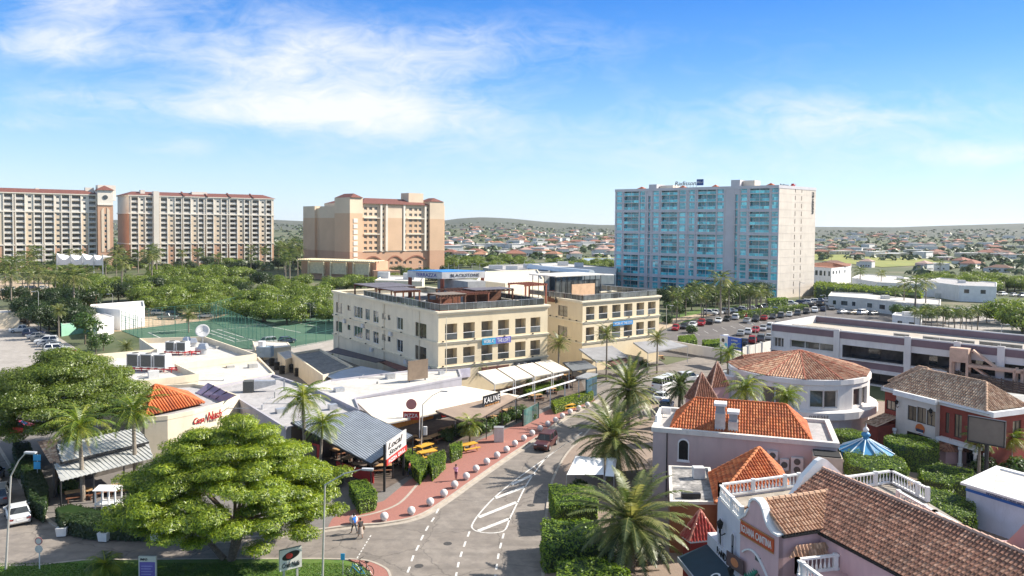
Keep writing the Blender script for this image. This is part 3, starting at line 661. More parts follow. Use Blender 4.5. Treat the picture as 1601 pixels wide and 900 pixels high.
def marriott(label, c0, c1, zt, bays, left_px=None, depth=18, lit_end=True):
    c0 = Vector(c0); c1 = Vector(c1)
    root = thing('apartment_hotel', label, 'hotel', (c0.x, c0.y, 0), 'cream and terracotta hotel towers')
    M_, L = FR(c0, c1); n = Vector((M_[0][1], M_[1][1], 0)); pl = []
    zs = [-1.0+3.05*i for i in range(14)]; b0, b1 = 14.2, 32.6
    fl = [14.2-3.05*4+.1+i*3.05 for i in range(4)]+[14.5+i*3.03 for i in range(6)]+[32.9+i*3.2 for i in range(3)]
    lo, mi, hi = MB().use(terr), MB().use(beige), MB().use(creamw)
    ops = []
    for (a, b, kind) in bays:
        for z in fl:
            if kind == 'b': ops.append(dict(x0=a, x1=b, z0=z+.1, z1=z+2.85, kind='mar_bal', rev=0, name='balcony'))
            else: ops.append(dict(x0=a+(b-a)*.5-.8, x1=a+(b-a)*.5+.8, z0=z+.9, z1=z+2.3, kind='mar_win', rev=.2))
    for mb, za, zb in ((lo, 0, b0), (mi, b0, b1), (hi, b1, zt)):
        o_ = [o for o in ops if o['z0'] >= za and o['z1'] <= zb]; facade(mb, c0, c1, za, zb, o_, pl)
    bl, br = c0+n*depth, c1+n*depth
    if left_px: bl = left_px
    poly = ccw([c0, c1, br, bl])
    for a, b in ((c1, br), (br, bl), (bl, c0)):
        Mx, Lx = FR(a, b)
        wall_ops(lo, Mx, Lx, 0, b0, []); wall_ops(lo if left_px else mi, Mx, Lx, b0, b1, []); wall_ops(hi, Mx, Lx, b1, zt, [])
    lo.build('lower_wall', root); mi.build('middle_wall', root); hi.build('upper_wall', root)
    tr = MB().use(creamw); ring(tr, poly, b0-.25, b0+.35, .35, 0); ring(tr, poly, b1-.3, b1+.3, .4, 0); ring(tr, poly, zt-.5, zt, .6, 0)
    tr.M = M_
    xs_ = sorted({a for a, b, k in bays if k == 'b'}|{b for a, b, k in bays if k == 'b'})
    for x in xs_: tr.box(x-.25, x+.25, -.35, 0, 0, zt)
    tr.M = None; tr.build('belts_and_piers', root)
    rf = MB(); ex = [Vector((p.x, p.y)) for p in poly]; cen = sum(ex, Vector((0, 0)))/4; ex = [cen+(p-cen)*1.0+(p-cen).normalized()*1.2 for p in ex]
    hip_flat(rf, ex, zt, 2.6, 7, redroof[0]); rf.build('roof', root)
    place(root, pl, small=True); return root, M_, L
def D(px, d, z=0): v = PD(px, 353, d); v.z = z; return v
# second hotel (whole)
c0, c1 = D(202, 452), D(428, 500); LL = (c1-c0).length
def bayx(px): return along(c0, c1, px)
Bs = [(205, 216.5, 'b'), (218, 226, 'w'), (227.5, 239, 'b'), (251, 262, 'b'), (264, 272, 'w'), (274, 284, 'b'), (287, 298.5, 'b'), (301, 308, 'w'), (310, 319, 'b'), (323, 334, 'b'), (337, 344, 'w'), (346, 355, 'b'), (359, 371, 'b'), (373.5, 380, 'w'), (382, 390, 'b'), (394, 405, 'b'), (407, 414.5, 'w'), (416, 424.5, 'b')]
r2, M2, _ = marriott('cream and terracotta hotel slab with red roof, second from the left', c0, c1, 43.6, [(bayx(a), bayx(b), k) for a, b, k in Bs], left_px=D(184, 470))
tw = MB(M2).use(creamw); tw.box(bayx(240), bayx(249), -1.2, 6, 0, 46.2); tw.build('stair_tower', r2)
for a, b, c in ((303, 327, 46.8), (222, 229, 47)): MB(M2).use(creamw).box(bayx(a), bayx(b), 5, 10, 43, c).build('lift_housing', r2)
mb = MB(M2).use(redroof[0])
for px in (288, 324, 360, 396): x = bayx(px); mb.bar((x, -1.2, 43.7), (x, 8.5, 46.6), .9, .5)
mb.build('hip_ridge', r2)
# first hotel (cut by the frame)
c0, c1 = D(-150, 384), D(153, 436)
Bs = []
for px in range(-140, 140, 43):
    Bs += [(px, px+15, 'b'), (px+18, px+29, 'w') if (px//43) % 2 == 0 else (px+17, px+30, 'b')]
Bs = [(-118, -100, 'b'), (-96, -80, 'b'), (-76, -67, 'w'), (-64, -44, 'b'), (-40, -22, 'b'), (-17, 5, 'w'), (6, 20.5, 'b'), (24.5, 39.5, 'b'), (42, 51, 'w'), (53.5, 66.5, 'b'), (69.5, 85, 'b'), (86, 95, 'w'), (96.5, 109.5, 'b'), (112, 127, 'b'), (128, 137, 'w'), (138.5, 150.5, 'b')]
r1, M1, L1_ = marriott('cream and terracotta hotel slab with a clock-like round window tower, cut by the left edge', c0, c1, 43.0, [(bayx(a), bayx(b), k) for a, b, k in Bs])
x0, x1 = bayx(152), bayx(176)
t_ = MB(M1); pw = []
top_ = []
tm = MB().use(creamw); p0, p1 = M1 @ Vector((x0, -2.5, 0)), M1 @ Vector((x1, -2.5, 0))
lo2 = MB().use(terr)
facade(lo2, p0, p1, 0, 37.2, [dict(x0=(x1-x0)/2-.7, x1=(x1-x0)/2+.7, z0=12+3.05*i, z1=13.6+3.05*i, kind='mar_win', rev=.2) for i in range(7)], pw)
facade(tm, p0, p1, 37.2, 45.6, [], pw)
for a, b in ((p1, M1 @ Vector((x1, 12, 0))), (M1 @ Vector((x0, 12, 0)), p0), (M1 @ Vector((x1, 12, 0)), M1 @ Vector((x0, 12, 0)))):
    Mx, Lx = FR(a, b); wall_ops(lo2, Mx, Lx, 0, 37.2, []); wall_ops(tm, Mx, Lx, 37.2, 45.6, [])
lo2.build('tower_shaft', r1); tm.build('tower_head', r1)
ap = MB(M1).use(beige)
wA, xm = (x1-x0)*.27, (x0+x1)/2
arc = [(xm+wA*math.cos(a), 33.5+wA*math.sin(a)) for a in [math.pi*i/10 for i in range(11)]]
def panel(mb, pts, y0, y1):
    n = len(pts); mb.add([(x, y0, z) for x, z in pts]+[(x, y1, z) for x, z in pts], [tuple(range(n))]+[(i, (i+1) % n, n+(i+1) % n, n+i) for i in range(n)])
panel(ap, [(xm+.72, 10), (xm+wA, 10)]+[q for q in arc if q[0] > xm+.5]+[(xm+.72, 33.5+wA)], -2.7, -2.5); panel(ap, [(xm-wA, 10), (xm-.72, 10), (xm-.72, 33.5+wA)]+[q for q in arc if q[0] < xm-.5], -2.7, -2.5)
ap.use(creamw).box(x0, x1, -2.9, -2.5, 36.9, 37.5); ap.build('arched_panel', r1)
rw = MB(M1 @ Matrix.Translation((xm, -2.55, 41.5)) @ Matrix.Rotation(rad(90), 4, 'X')).use(winglass); rw.cyl(0, 0, 0, .2, 1.3, n=20); rw.build('round_window', r1)
tr = MB(M1).use(redroof[0]); a, b, c_, d_ = (x0-.8, -3.3, 45.6), (x1+.8, -3.3, 45.6), (x1+.8, 5, 45.6), (x0-.8, 5, 45.6); ap_ = ((x0+x1)/2, .8, 48.4)
for q in ((a, b), (b, c_), (c_, d_), (d_, a)): tr.quad(*q, ap_)
tr.build('tower_roof', r1); place(r1, pw, small=True)
for q in ((x0+1, x1+2.5, 4, 12, 40, 48.8), (bayx(137), bayx(151), 8, 12, 43, 47.2), (bayx(58), bayx(64), 8, 12, 43, 46)): MB(M1).use(creamw).box(*q).build('lift_housing', r1)
# third hotel, centre
dC = 404; c0 = D(566, 404); c1 = D(695, 440)
C3 = thing('apartment_hotel', 'peach hotel with blank tan panels and red tiled roofs, right of the two slabs', 'hotel', (c0.x, c0.y, 0), 'cream and terracotta hotel towers')
pl = []; base, body, head = MB().use(terr), MB().use(peach), MB().use(beige)
M3, L3 = FR(c0, c1); N3 = Vector((M3[0][1], M3[1][1], 0)); zt = 38.3
WIN['mar_win2'] = dict(frame=creamw, glass=winglass, t=.1, nx=2)
ops = []
zrow = [14.3+3.07*i for i in range(8)]
for z in zrow:
    for px in (571.5, 579.6, 587.8, 598.8, 633, 642, 650, 657, 667.5):
        x = along(c0, c1, px); ops.append(dict(x0=x-.95, x1=x+.95, z0=z-.8, z1=z+.8, kind='mar_win2', rev=.5))
for px in (633, 642, 657, 604, 612, 620): x = along(c0, c1, px); ops += [dict(x0=x-.95, x1=x+.95, z0=z, z1=z+1.6, kind='mar_win2', rev=.5) for z in (1.5, 5.2)]
for mb, za, zb in ((base, 0, 12.6), (body, 12.6, 30.6), (head, 30.6, zt)):
    o_ = []
    for o in ops:
        if o['z0'] >= za and o['z1'] <= zb: o_.append(o)
        elif o['z0'] < zb and o['z1'] > zb: o = dict(o); o['z1'] = zb; o_.append(o)
    facade(mb, c0, c1, za, zb, o_, pl)
cbr, cbl = c1+N3*20, c0+N3*20
for a, b in ((c1, cbr), (cbr, cbl), (cbl, c0)):
    for mb, za, zb in ((base, 0, 12.6), (body, 12.6, 30.6), (head, 30.6, zt)): Mx, Lx = FR(a, b); wall_ops(mb, Mx, Lx, za, zb, [])
def blockC(p0, p1, dep, ztop, bodyM, headM, zh=30.6):
    d_ = (p1-p0).normalized(); n_ = Vector((-d_.y, d_.x, 0)); q = [p0, p1, p1+n_*dep, p0+n_*dep]
    for i in range(4):
        Mx, Lx = FR(q[i], q[(i+1) % 4]); wall_ops(base, Mx, Lx, 0, 12.6, []); wall_ops(bodyM, Mx, Lx, 12.6, zh, []); wall_ops(headM, Mx, Lx, zh, ztop, [])
    head.use(beige).add([(v.x, v.y, ztop) for v in q], [(0, 1, 2, 3)])
    return q
t0, t1 = D(547, 396), D(567, 402); q1 = blockC(t0, t1, 14, 41.3, body, head, 33)
q2 = blockC(D(672, 431), D(694, 437), 12, 40.5, body, head)
q3 = blockC(D(500, 420), D(541, 408), 20, 36.8, body, head); q4 = blockC(D(474, 434), D(492, 424), 26, 37.2, body, head); blockC(D(488, 428), D(503, 422), 10, 36.0, body, head); q5 = blockC(D(507, 428), D(548, 408), 16, 38.8, body, head, 32)
base.build('lower_wall', C3); body.build('middle_wall', C3); head.build('upper_wall', C3)
tr = MB(M3).use(creamw)
for z in (12.6, 21.9, 30.6):
    for a, b in ((568, 596), (636, 664)): tr.box(along(c0, c1, a), along(c0, c1, b), -.8 if z > 13 else -.3, 0, z-.2, z+.25)
tr.box(0, L3, -.3, 0, 12.4, 12.8)
for px in (595, 603.5, 631, 664, 671): x = along(c0, c1, px); tr.box(x-.6, x+.6, -.9, 0, 12.6, zt)
for px in (604, 629.5): pass
tr.use(peach); x0, x1 = along(c0, c1, 605.5), along(c0, c1, 628); tr.box(x0, x1, -.5, 0, 12.8, 30.8); tr.use(beige).box(x0, x1, -.5, 0, 30.8, 36.2)
tr.M = FR(t0, t1)[0]; tr.use(creamw)
for i in range(9): tr.box(2.2, 4.8, -.25, 0, 4+3*i, 6.2+3*i)
tr.M = None; tr.build('belts_and_panels', C3)
rf = MB()
hip_flat(rf, [M3 @ Vector(v) for v in ((-.5, -1.4, 0), (L3*.83, -1.4, 0), (L3*.83, 21, 0), (-.5, 21, 0))], zt, 3.4, 8, redroof[0])
hip_flat(rf, [v.to_2d() for v in [q1[0]-N3*.8, q1[1]-N3*.8, q1[2], q1[3]]], 41.3, 2.2, 3, redroof[0])
hip_flat(rf, [v.to_2d()+Vector((0, -.5)) for v in q2], 40.5, 2.2, 3, redroof[0]); hip_flat(rf, [v.to_2d() for v in q5], 38.8, 2.8, 6, redroof[0])
rf.build('roof', C3)
MB(M3).use(beige).box(along(c0, c1, 645), along(c0, c1, 668), 4, 12, 38, 45.2).build('lift_housing', C3)
for a, b in ((569, 597), (606, 629), (635, 666)):
    ar = MB(M3).use(mat('arch_brown_render', (.30, .13, .08), .9))  # dark brown render for the arch bands
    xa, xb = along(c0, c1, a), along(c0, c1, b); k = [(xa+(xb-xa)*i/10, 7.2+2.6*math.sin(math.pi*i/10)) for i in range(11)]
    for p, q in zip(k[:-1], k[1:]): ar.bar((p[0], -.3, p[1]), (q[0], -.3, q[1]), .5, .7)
    ar.build('arch_trim', C3)
place(C3, pl, small=True)
# annex podium with pergolas
AX = thing('hotel_annex', 'low orange hotel annex with cream pergola bays before the peach hotel', 'annex', D(520, 365))
a0, a1 = D(468, 372), D(586, 356); Ma, La = FR(a0, a1)
aw = MB(Ma); aw.use(terr).box(0, La, 1.5, 12, 0, 9.5)
aw.build('wall', AX)
pg = MB(Ma).use(mat('yellow_cream', (.70, .60, .40), .8))
for k in range(3):
    x = La*(.13+.3*k); pg.box(x, x+La*.2, .3, 1.5, 3, 8.6)
    for j in range(2): pg.box(x+j*La*.2-.3, x+j*La*.2+.3, -.6, 0, 0, 9)
pg.build('bay', AX)
pg = MB(Ma).use(mat('yellow_cream', (.7, .6, .4)))
for k in range(40): pg.box(La*k/40, La*k/40+.35, -1.6, 10, 9.6, 9.9)
pg.box(-.5, La+.5, -1.4, -1, 9.1, 9.6); pg.box(-.5, La+.5, 3, 3.4, 9.1, 9.6); pg.build('pergola', AX)
w0, w1 = D(585, 352), D(626, 356); Mx, Lx = FR(w0, w1); MB(Mx).use(terr).box(0, Lx, 0, 14, 0, 5.5).build('side_wall', AX)
# ------------------------------------------------------------------ cream commercial blocks
yel = mat('cream_yellow_render', (.73, .61, .41), .85, .05, .3, dirt=((.5, .4, .26), .4, .35)); cream = mat('cream_side_render', (.74, .65, .49), .85, .06, .3, dirt=((.42, .36, .26), .5, .4)); trimc = mat('trim_cream', (.72, .64, .48), .8, .05, .5)
darkin = mat('dark_interior', (.085, .075, .065), .9, .3, 1.5); curt = mat('beige_blind', (.30, .25, .18), .9, .15, 1)
smoke = glass('smoked_glass', (.10, .11, .11), .1, .6)
WIN['loggia'] = dict(deep=1.3, inner=yel, back=curt, glass=winglass, g0=.05, g1=.42, rail=white, panel=smoke, rh=1.05, frame=darkmetal)
WIN['brownwin'] = dict(frame=mat('brown_frame', (.10, .07, .05), .6), glass=glass('bronze_glass', (.10, .085, .06)), t=.07, nx=2)
WIN['brownwin3'] = dict(frame=white, glass=winglass, t=.09, nx=3); WIN['brownwin1'] = dict(frame=MATS['brown_frame'], glass=winglass, t=.06)
WIN['brownwin2'] = dict(frame=white, glass=winglass, t=.08, nx=2)
def cube_block(name, label, cat, c, r, l, zt, belts, front, side, front_z, group=None):
    root = thing(name, label, cat, (c.x, c.y, 0), group); pl = []
    b = r+(l-c); poly = [l, c, r, b]
    fw, sw = MB().use(yel), MB().use(side['mat'])
    ops = []
    for a, bb in front:
        x0, x1 = along(c, r, a), along(c, r, bb)
        for z0, z1 in front_z: ops.append(dict(x0=x0, x1=x1, z0=z0, z1=z1, kind='loggia', rev=0, name='loggia'))
    Mf, Lf = facade(fw, c, r, 0, zt, ops, pl)
    ops = []
    for a, bb, z0, z1, k in side['wins']: ops.append(dict(x0=along(l, c, a), x1=along(l, c, bb), z0=z0, z1=z1, kind=k, rev=.22))
    Ms_, Ls = facade(sw, l, c, 0, zt, ops, pl)
    for a, bb in ((r, b), (b, l)): Mx, Lx = FR(a, bb); wall_ops(sw, Mx, Lx, 0, zt, [])
    fw.build('front_wall', root); sw.build('side_wall', root)
    rf = MB().use(concrete); rf.add([(p.x, p.y, zt-1.15) for p in ccw(poly)], [(0, 1, 2, 3)]); rf.build('roof_deck', root)
    co = MB().use(trimc); pc = ccw(poly); ring(co, pc, zt-.45, zt-.2, .22, 0); ring(co, pc, zt-.2, zt+.05, .38, .35)
    for z in belts: ring(co, pc, z-.12, z+.12, .16, 0); ring(co, pc, z+.12, z+.2, .26, 0)
    co.build('cornice', root); place(root, pl)
    lp = MB().use(darkmetal)
    for z in belts:
        for k in range(6): Mx = Ms_ @ Matrix.Translation((Ls*(k+.3)/6, -.3, z+.3)); lp.M = Mx; lp.box(-.12, .12, -.12, .12, -.05, .12)
        for k in range(4): lp.M = Mf @ Matrix.Translation((Lf*(k+.12)/3.7, -.3, z+.3)); lp.box(-.12, .12, -.12, .12, -.05, .12)
    lp.M = None; lp.build('wall_lamps', root)
    return root, Mf, Lf, Ms_, Ls
ZA = 13.5
cA, lA, rA = P(685.5, 487.5, ZA), P(521.3, 454, ZA), P(856.5, 476.4, ZA)
up, lo_ = (9.2, 11.3), (5.4, 7.5)
wins = []
for z0, z1 in (up, lo_):
    wins += [(525.5, 535, z0, z1, 'brownwin1'), (543.4, 548, z0+1, z1-.1, 'brownwin1'), (553.3, 567, z0, z1+.1, 'brownwin3'), (571.3, 578.2, z0+.1, z1+.1, 'brownwin2'), (583.7, 592.2, z0, z1+.1, 'brownwin2'), (598, 603.2, z0+1.0, z1, 'brownwin1'), (606.8, 611, z0+1.1, z1-.1, 'brownwin1'), (620.8, 630.4, z0-.1, z1-.1, 'brownwin2'), (650, 667.5, z0-.4, z1-.2, 'brownwin')]
A_, MA, LA, MAs, LAs = cube_block('commercial_building', 'cream three storey block with crowded roof terrace and blue topped canopy', 'building', cA, rA, lA, ZA, (8.5, 4.6), [(696.8, 715.9), (725.5, 743.5), (754, 771.4), (780, 797.3), (807, 823.4), (831, 846.3)], dict(mat=cream, wins=wins), [(8.95, 11.5), (5.05, 7.6)], 'cream blocks with loggias')
ax = lambda px: along(cA, rA, px)
s_ = MB(MA).use(mat('sign_white', (.62, .58, .66), .5)).box(ax(698), ax(736), -.2, -.05, 2.75, 4.2).build('blank_sign', A_)
MB(MA).use(darkmetal).box(ax(696), ax(697.6), -.22, 0, 2.6, 4.3).build('sign_edge', s_)
MB(MA).use(mat('maroon_panel', (.13, .05, .035), .7)).box(ax(754), ax(797), -.15, -.02, 2.9, 4.0).build('shop_fascia', A_)
s_ = MB(MA).use(mat('rock_sign', (.05, .055, .06), .7, .5, 2)).box(ax(806), ax(846), -.3, -.02, 2.9, 4.3).build('sign_board', A_)
text('On The Rocks', MA, ax(844)-ax(809), .95, white, s_, y=-.33, x=ax(809), z=3.1, shear=.25)
s_ = MB(MA).use(mat('cyan_banner', (.03, .33, .55), .6)).box(ax(754), ax(775), -.28, -.2, 7.7, 8.75); s_.use(mat('purple_banner', (.13, .13, .42), .6)).box(ax(775)+.003, ax(799), -.28, -.2, 7.7, 8.75); s_ = s_.build('banner', A_)
text('WORK AT', MA, ax(773)-ax(756), .6, white, s_, y=-.3, x=ax(756), z=7.92); text('THE LOFT', MA, ax(797)-ax(777.5), .6, white, s_, y=-.3, x=ax(777.5), z=7.92)
# roof terrace of the first block
ZT = ZA-1.1
rail = MB()
def glassrail(mb, a, b, z, h=1.1, m=None, sp=1.5):
    a = Vector((a[0], a[1], z)); b = Vector((b[0], b[1], z)); L = (b-a).length; n = max(1, int(L/sp)); up_ = Vector((0, 0, h))
    mb.use(steel).bar(a+up_, b+up_, .07)
    for i in range(n+1): p = a.lerp(b, i/n); mb.use(steel).bar(p, p+up_, .06)
    mb.use(m or smoke); d = (b-a).normalized(); nn = Vector((-d.y, d.x, 0))*.015; z1 = Vector((0, 0, .12)); z2 = Vector((0, 0, h-.1)); mb.frus([a-nn+z1, b-nn+z1, b+nn+z1, a+nn+z1], [a-nn+z2, b-nn+z2, b+nn+z2, a+nn+z2])
ins = lambda M, x, y, z=0: M @ Vector((x, y, z))
glassrail(rail, ins(MA, .5, .5), ins(MA, LA-.5, .5), ZA+.02); glassrail(rail, ins(MA, .5, .5), ins(MA, .5, 30), ZA+.02); glassrail(rail, ins(MA, LA-.5, .5), ins(MA, LA-.5, 14), ZA+.02)
rail.build('terrace_railing', A_)
dk = MB(MA).use(mat('terrace_deck', (.13, .12, .11), .8, .3, 1)).box(.4, LA-.4, .4, 36, ZT-.04, ZT+.03); dk.build('terrace_floor', A_)
CN = thing('roof_canopy', 'large white rooftop canopy with bright blue top on brick red posts', 'canopy', ins(MA, 9, 17, ZT))
bluetop = mat('blue_membrane', (.03, .22, .55), .6, .08, .5); fas = mat('canopy_fascia', (.66, .63, .60), .6)
q = [P(637, 423, 17.8), P(691, 425.5, 17.8), P(758.6, 424, 17.8)]; q.append(q[2]+(q[0]-q[1])); qc = ccw(q)
cb = MB().use(fas); cb.prism([(p.x, p.y) for p in qc], 16.5, 17.8); cb.build('fascia', CN)
cb = MB().use(bluetop); cen = sum(qc, Vector((0, 0, 0)))/4; cb.prism([tuple((cen+(p-cen)*.985).xy) for p in qc], 17.8, 17.92); cb.build('top', CN)
for p in qc:
    p = cen+(p-cen)*.93; MB().use(mat('brick_red_post', (.28, .075, .04), .7, .15, 2)).box(p.x-.35, p.x+.35, p.y-.35, p.y+.35, ZT, 16.52).build('post', CN)
Mq, Lq = FR(q[1], q[2]); sb = mat('sign_dark', (.03, .03, .04), .5); text('BLACKSTONE', Mq, Lq*.66, .62, sb, CN, y=-.03, x=Lq*.2, z=16.8, ex=.03)
Mq, Lq = FR(q[0], q[1]); text('TERRAZZA', Mq, Lq*.6, .7, mat('sign_indigo', (.06, .06, .3), .5), CN, y=-.03, x=Lq*.25, z=16.8, ex=.03)
wbk = MB(MA).use(mat('grey_render', (.36, .36, .35), .8)).box(LA-4, LA+.0, 20, 32, ZT, 16.3).build('stair_house', A_)
def pergola(label, M, x0, x1, y0, y1, z, h, m, slats=True, roofm=None, n=9, group='rooftop pergolas'):
    o = thing('pergola', label, 'pergola', M @ Vector(((x0+x1)/2, (y0+y1)/2, z)), group); 
    for x in (x0, x1):
        for y in (y0, y1): MB(M).use(m).box(x-.12, x+.12, y-.12, y+.12, z, z+h).build('post', o)
    mb = MB(M).use(m)
    for y in (y0, y1): mb.box(x0-.3, x1+.3, y-.08, y+.08, z+h, z+h+.22)
    for i in range(n): x = x0+(x1-x0)*i/(n-1); mb.box(x-.06, x+.06, y0-.3, y1+.3, z+h+.22, z+h+.36)
    mb.build('beams', o)
    if roofm: MB(M).use(roofm).box(x0-.2, x1+.2, y0-.2, y1+.2, z+h+.37, z+h+.45).build('cover', o)
    return o
dsl = mat('slate_cover', (.12, .11, .13), .8, .2, 1)
pergola('dark covered timber pergola at back left of the terrace beside potted plants', MA, 1.2, 9, 26, 36, ZT, 2.6, wood, roofm=dsl)
pergola('small brown timber pergola at the front corner of the terrace', MA, 2.0, 6.6, 3.0, 7, ZT, 3.0, wood, roofm=mat('thatch_grey', (.20, .16, .13), .95, .3, 3))
pergola('long dark roofed pergola with drapes at the right end of the terrace', MA, LA-9, LA-1.2, 9, 13, ZT, 2.9, wood, roofm=dsl)
MB(MA).use(wood).box(LA-8.8, LA-1.4, 12.6, 12.8, ZT, ZT+2.8).build('timber_screen', A_)
pergola('timber pergola below the blue topped canopy', MA, 9, 15, 12.5, 17, ZT, 2.8, wood)
# terrace furniture
tf = thing('lounge_table', 'round cafe table with chairs on the roof terrace', 'table', (0, 0, 0))
mb = MB().use(offwhite); mb.cyl(0, 0, .7, .75, .5); mb.build('tabletop', tf); mb = MB().use(darkmetal); mb.cyl(0, 0, 0, .7, .05); mb.cyl(0, 0, 0, .04, .28); mb.build('pedestal', tf)
ch = MB().use(darkmetal)
for a in (0, 2.1, 4.2):
    x, y = .85*math.cos(a), .85*math.sin(a); ch = MB(Matrix.Translation((x, y, 0)) @ Matrix.Rotation(a, 4, 'Z')).use(mat('rattan_dark', (.07, .055, .045), .8)); ch.box(-.22, .22, -.24, .24, .38, .46); ch.box(.18, .24, -.24, .24, .46, .9)
    for u in (-.18, .18):
        for v in (-.2, .2): ch.box(u-.025, u+.025, v-.025, v+.025, 0, .38)
    ch.build('chair', tf)
rnd = random.Random(4)
items = []
for i, (x, y) in enumerate([(8+2.4*i, 2.2) for i in range(6)]+[(9+2.6*i, 5.2) for i in range(5)]+[(2, 12), (2.2, 16), (5, 14), (5, 19), (8, 9), (8.4, 20)]):
    items.append((ins(MA, x, y, ZT+.03), rnd.uniform(0, 6), 1, 'round cafe table with dark chairs on the roof terrace'))
spread(tf, items, 'cafe tables on the roof terrace')
# second block
ZB = 13.3
cB, lB, rB = P(911, 471, ZB), P(850, 461.5, ZB), P(1031, 462, ZB)
B_, MBm, LB, MBs, LBs = cube_block('commercial_building', 'cream three storey block farther up the street with glass fenced roof', 'building', cB, rB, lB, ZB, (9.3, 5.5), [(918, 931), (938, 951.6), (959, 972), (977.5, 990.5), (997, 1009), (1015, 1027)], dict(mat=yel, wins=[(874, 888.7, 9.9, 11.9, 'brownwin'), (874, 888.7, 6.1, 8.0, 'brownwin')]), [(9.75, 12.2), (5.9, 8.4)], 'cream blocks with loggias')
rail = MB(); glassrail(rail, ins(MBm, .4, .4), ins(MBm, LB-.4, .4), ZB+.02); glassrail(rail, ins(MBm, .4, .4), ins(MBm, .4, 16), ZB+.02); glassrail(rail, ins(MBm, LB-.4, .4), ins(MBm, LB-.4, 16), ZB+.02); rail.build('terrace_railing', B_)
bx_ = lambda px: along(cB, rB, px)
s_ = MB(MBm).use(mat('blue_banner', (.05, .28, .60), .6)).box(bx_(959), bx_(990), -.28, -.2, 8.2, 9.0).build('banner', B_); text('WORK AT THE LOFT', MBm, bx_(988)-bx_(961), .45, white, s_, y=-.3, x=bx_(961), z=8.38)
s_ = MB(MBm).use(mat('pale_orange_board', (.66, .42, .25), .7)).box(bx_(930), bx_(966), 6, 6.15, ZB-.2, ZB+2.6).build('roof_board', B_)
pg_ = thing('bar_pavilion', 'open sided rooftop bar pavilion with thin flat roof on the farther block', 'pavilion', ins(MBm, 5, 12, ZB-1.1)); mb = MB(MBm).use(darkmetal)
for i in range(9): mb.box(.5+i*1.5, .6+i*1.5, 8, 8.1, ZB-1.1, ZB+4); mb.box(.5+i*1.5, .6+i*1.5, 15, 15.1, ZB-1.1, ZB+4)
mb.build('posts', pg_); MB(MBm).use(offwhite).box(0, 13.2, 7.6, 15.6, ZB+4, ZB+4.2).build('flat_roof', pg_); MB(MBm).use(smoke).box(.5, 12.5, 8.2, 8.25, ZB-1, ZB+3.2).build('glazing', pg_); MB(MBm).use(wood).box(1, 7, 9, 11, ZB-1, ZB+1.2).build('bar_counter', pg_)
pergola('terracotta red pergola on the link roof between the cream blocks', MBm, -7, -2, 8, 13, ZB-1.5, 4, mat('pergola_red', (.30, .09, .05), .7))
# blocks behind
def slab(name, label, cat, pts, z, wall, roofm, par=.5, z0=0, group=None, eave=None, out=.0):
    poly = ccw([P(x, y, z) for x, y in pts]); cen = sum(poly, Vector((0, 0, 0)))/len(poly)
    root = thing(name, label, cat, (cen.x, cen.y, z0), group)
    mb = MB().use(wall); n = len(poly)
    for i in range(n): a, b = poly[i], poly[(i+1) % n]; mb.quad((a.x, a.y, z0), (b.x, b.y, z0), (b.x, b.y, z), (a.x, a.y, z))
    mb.build('wall', root)
    mb = MB().use(roofm); mb.add([(p.x, p.y, z-par+.01) for p in poly], [tuple(range(n))]); mb.build('roof', root)
    mb = MB().use(eave or wall); ring(mb, poly, z-par-.05, z+.04, .04+out, .22); mb.build('parapet', root)
    return root, poly
roofw = patchmat('white_roof_membrane', [(.3, (.50, .47, .43)), (.7, (.68, .65, .60))], .35, 8, .8, 1.3, (.38, .35, .31), .4, seams=(rad(35), .5))
roofg = patchmat('grey_roof_membrane', [(.3, (.36, .34, .335)), (.7, (.50, .48, .465))], .3, 8, .85, 1.1, (.26, .25, .25), .45, seams=(rad(35), .5))
roofd = patchmat('dark_roof', [(.3, (.08, .085, .09)), (.7, (.20, .20, .20))], .6, 9, .9, 2.0, (.36, .33, .28), .35)
slab('rear_block', 'long cream block with white roof behind the blue topped canopy', 'building', [(745, 438), (790, 443), (850, 436), (840, 421), (760, 424)], 14.5, cream, roofw, .3, 0)
slab('rear_block', 'low white roofed block behind the first cream block, left of the canopy', 'building', [(586, 438), (660, 440), (664, 431), (600, 430)], 13, cream, roofw, .3, 0)
slab('rear_block', 'flat grey roofed building with roof plant behind the cream blocks', 'building', [(755, 418), (800, 426), (860, 424), (845, 412), (770, 414)], 9, concrete, roofg, .5, 0)
s1, _ = slab('rear_block', 'long white barrel edged roof building in front of the teal tower', 'building', [(826, 420), (962, 430), (966, 418), (870, 410), (826, 412)], 9, mat('dark_blue_wall', (.10, .14, .18), .7), roofw, .3, 0)  # walls in one dark blue, roof white
a, b = P(828, 419, 9), P(925, 428, 9); mb = MB().use(mat('aluminium_edge', (.62, .66, .68), .35, .05, 1, metal=.3)); mb.tube([a, b], 1.6, 12); mb.build('barrel_edge', s1)
MB().use(offwhite).box(24, 34, 250, 256, 8, 11).build('plant_room', s1)
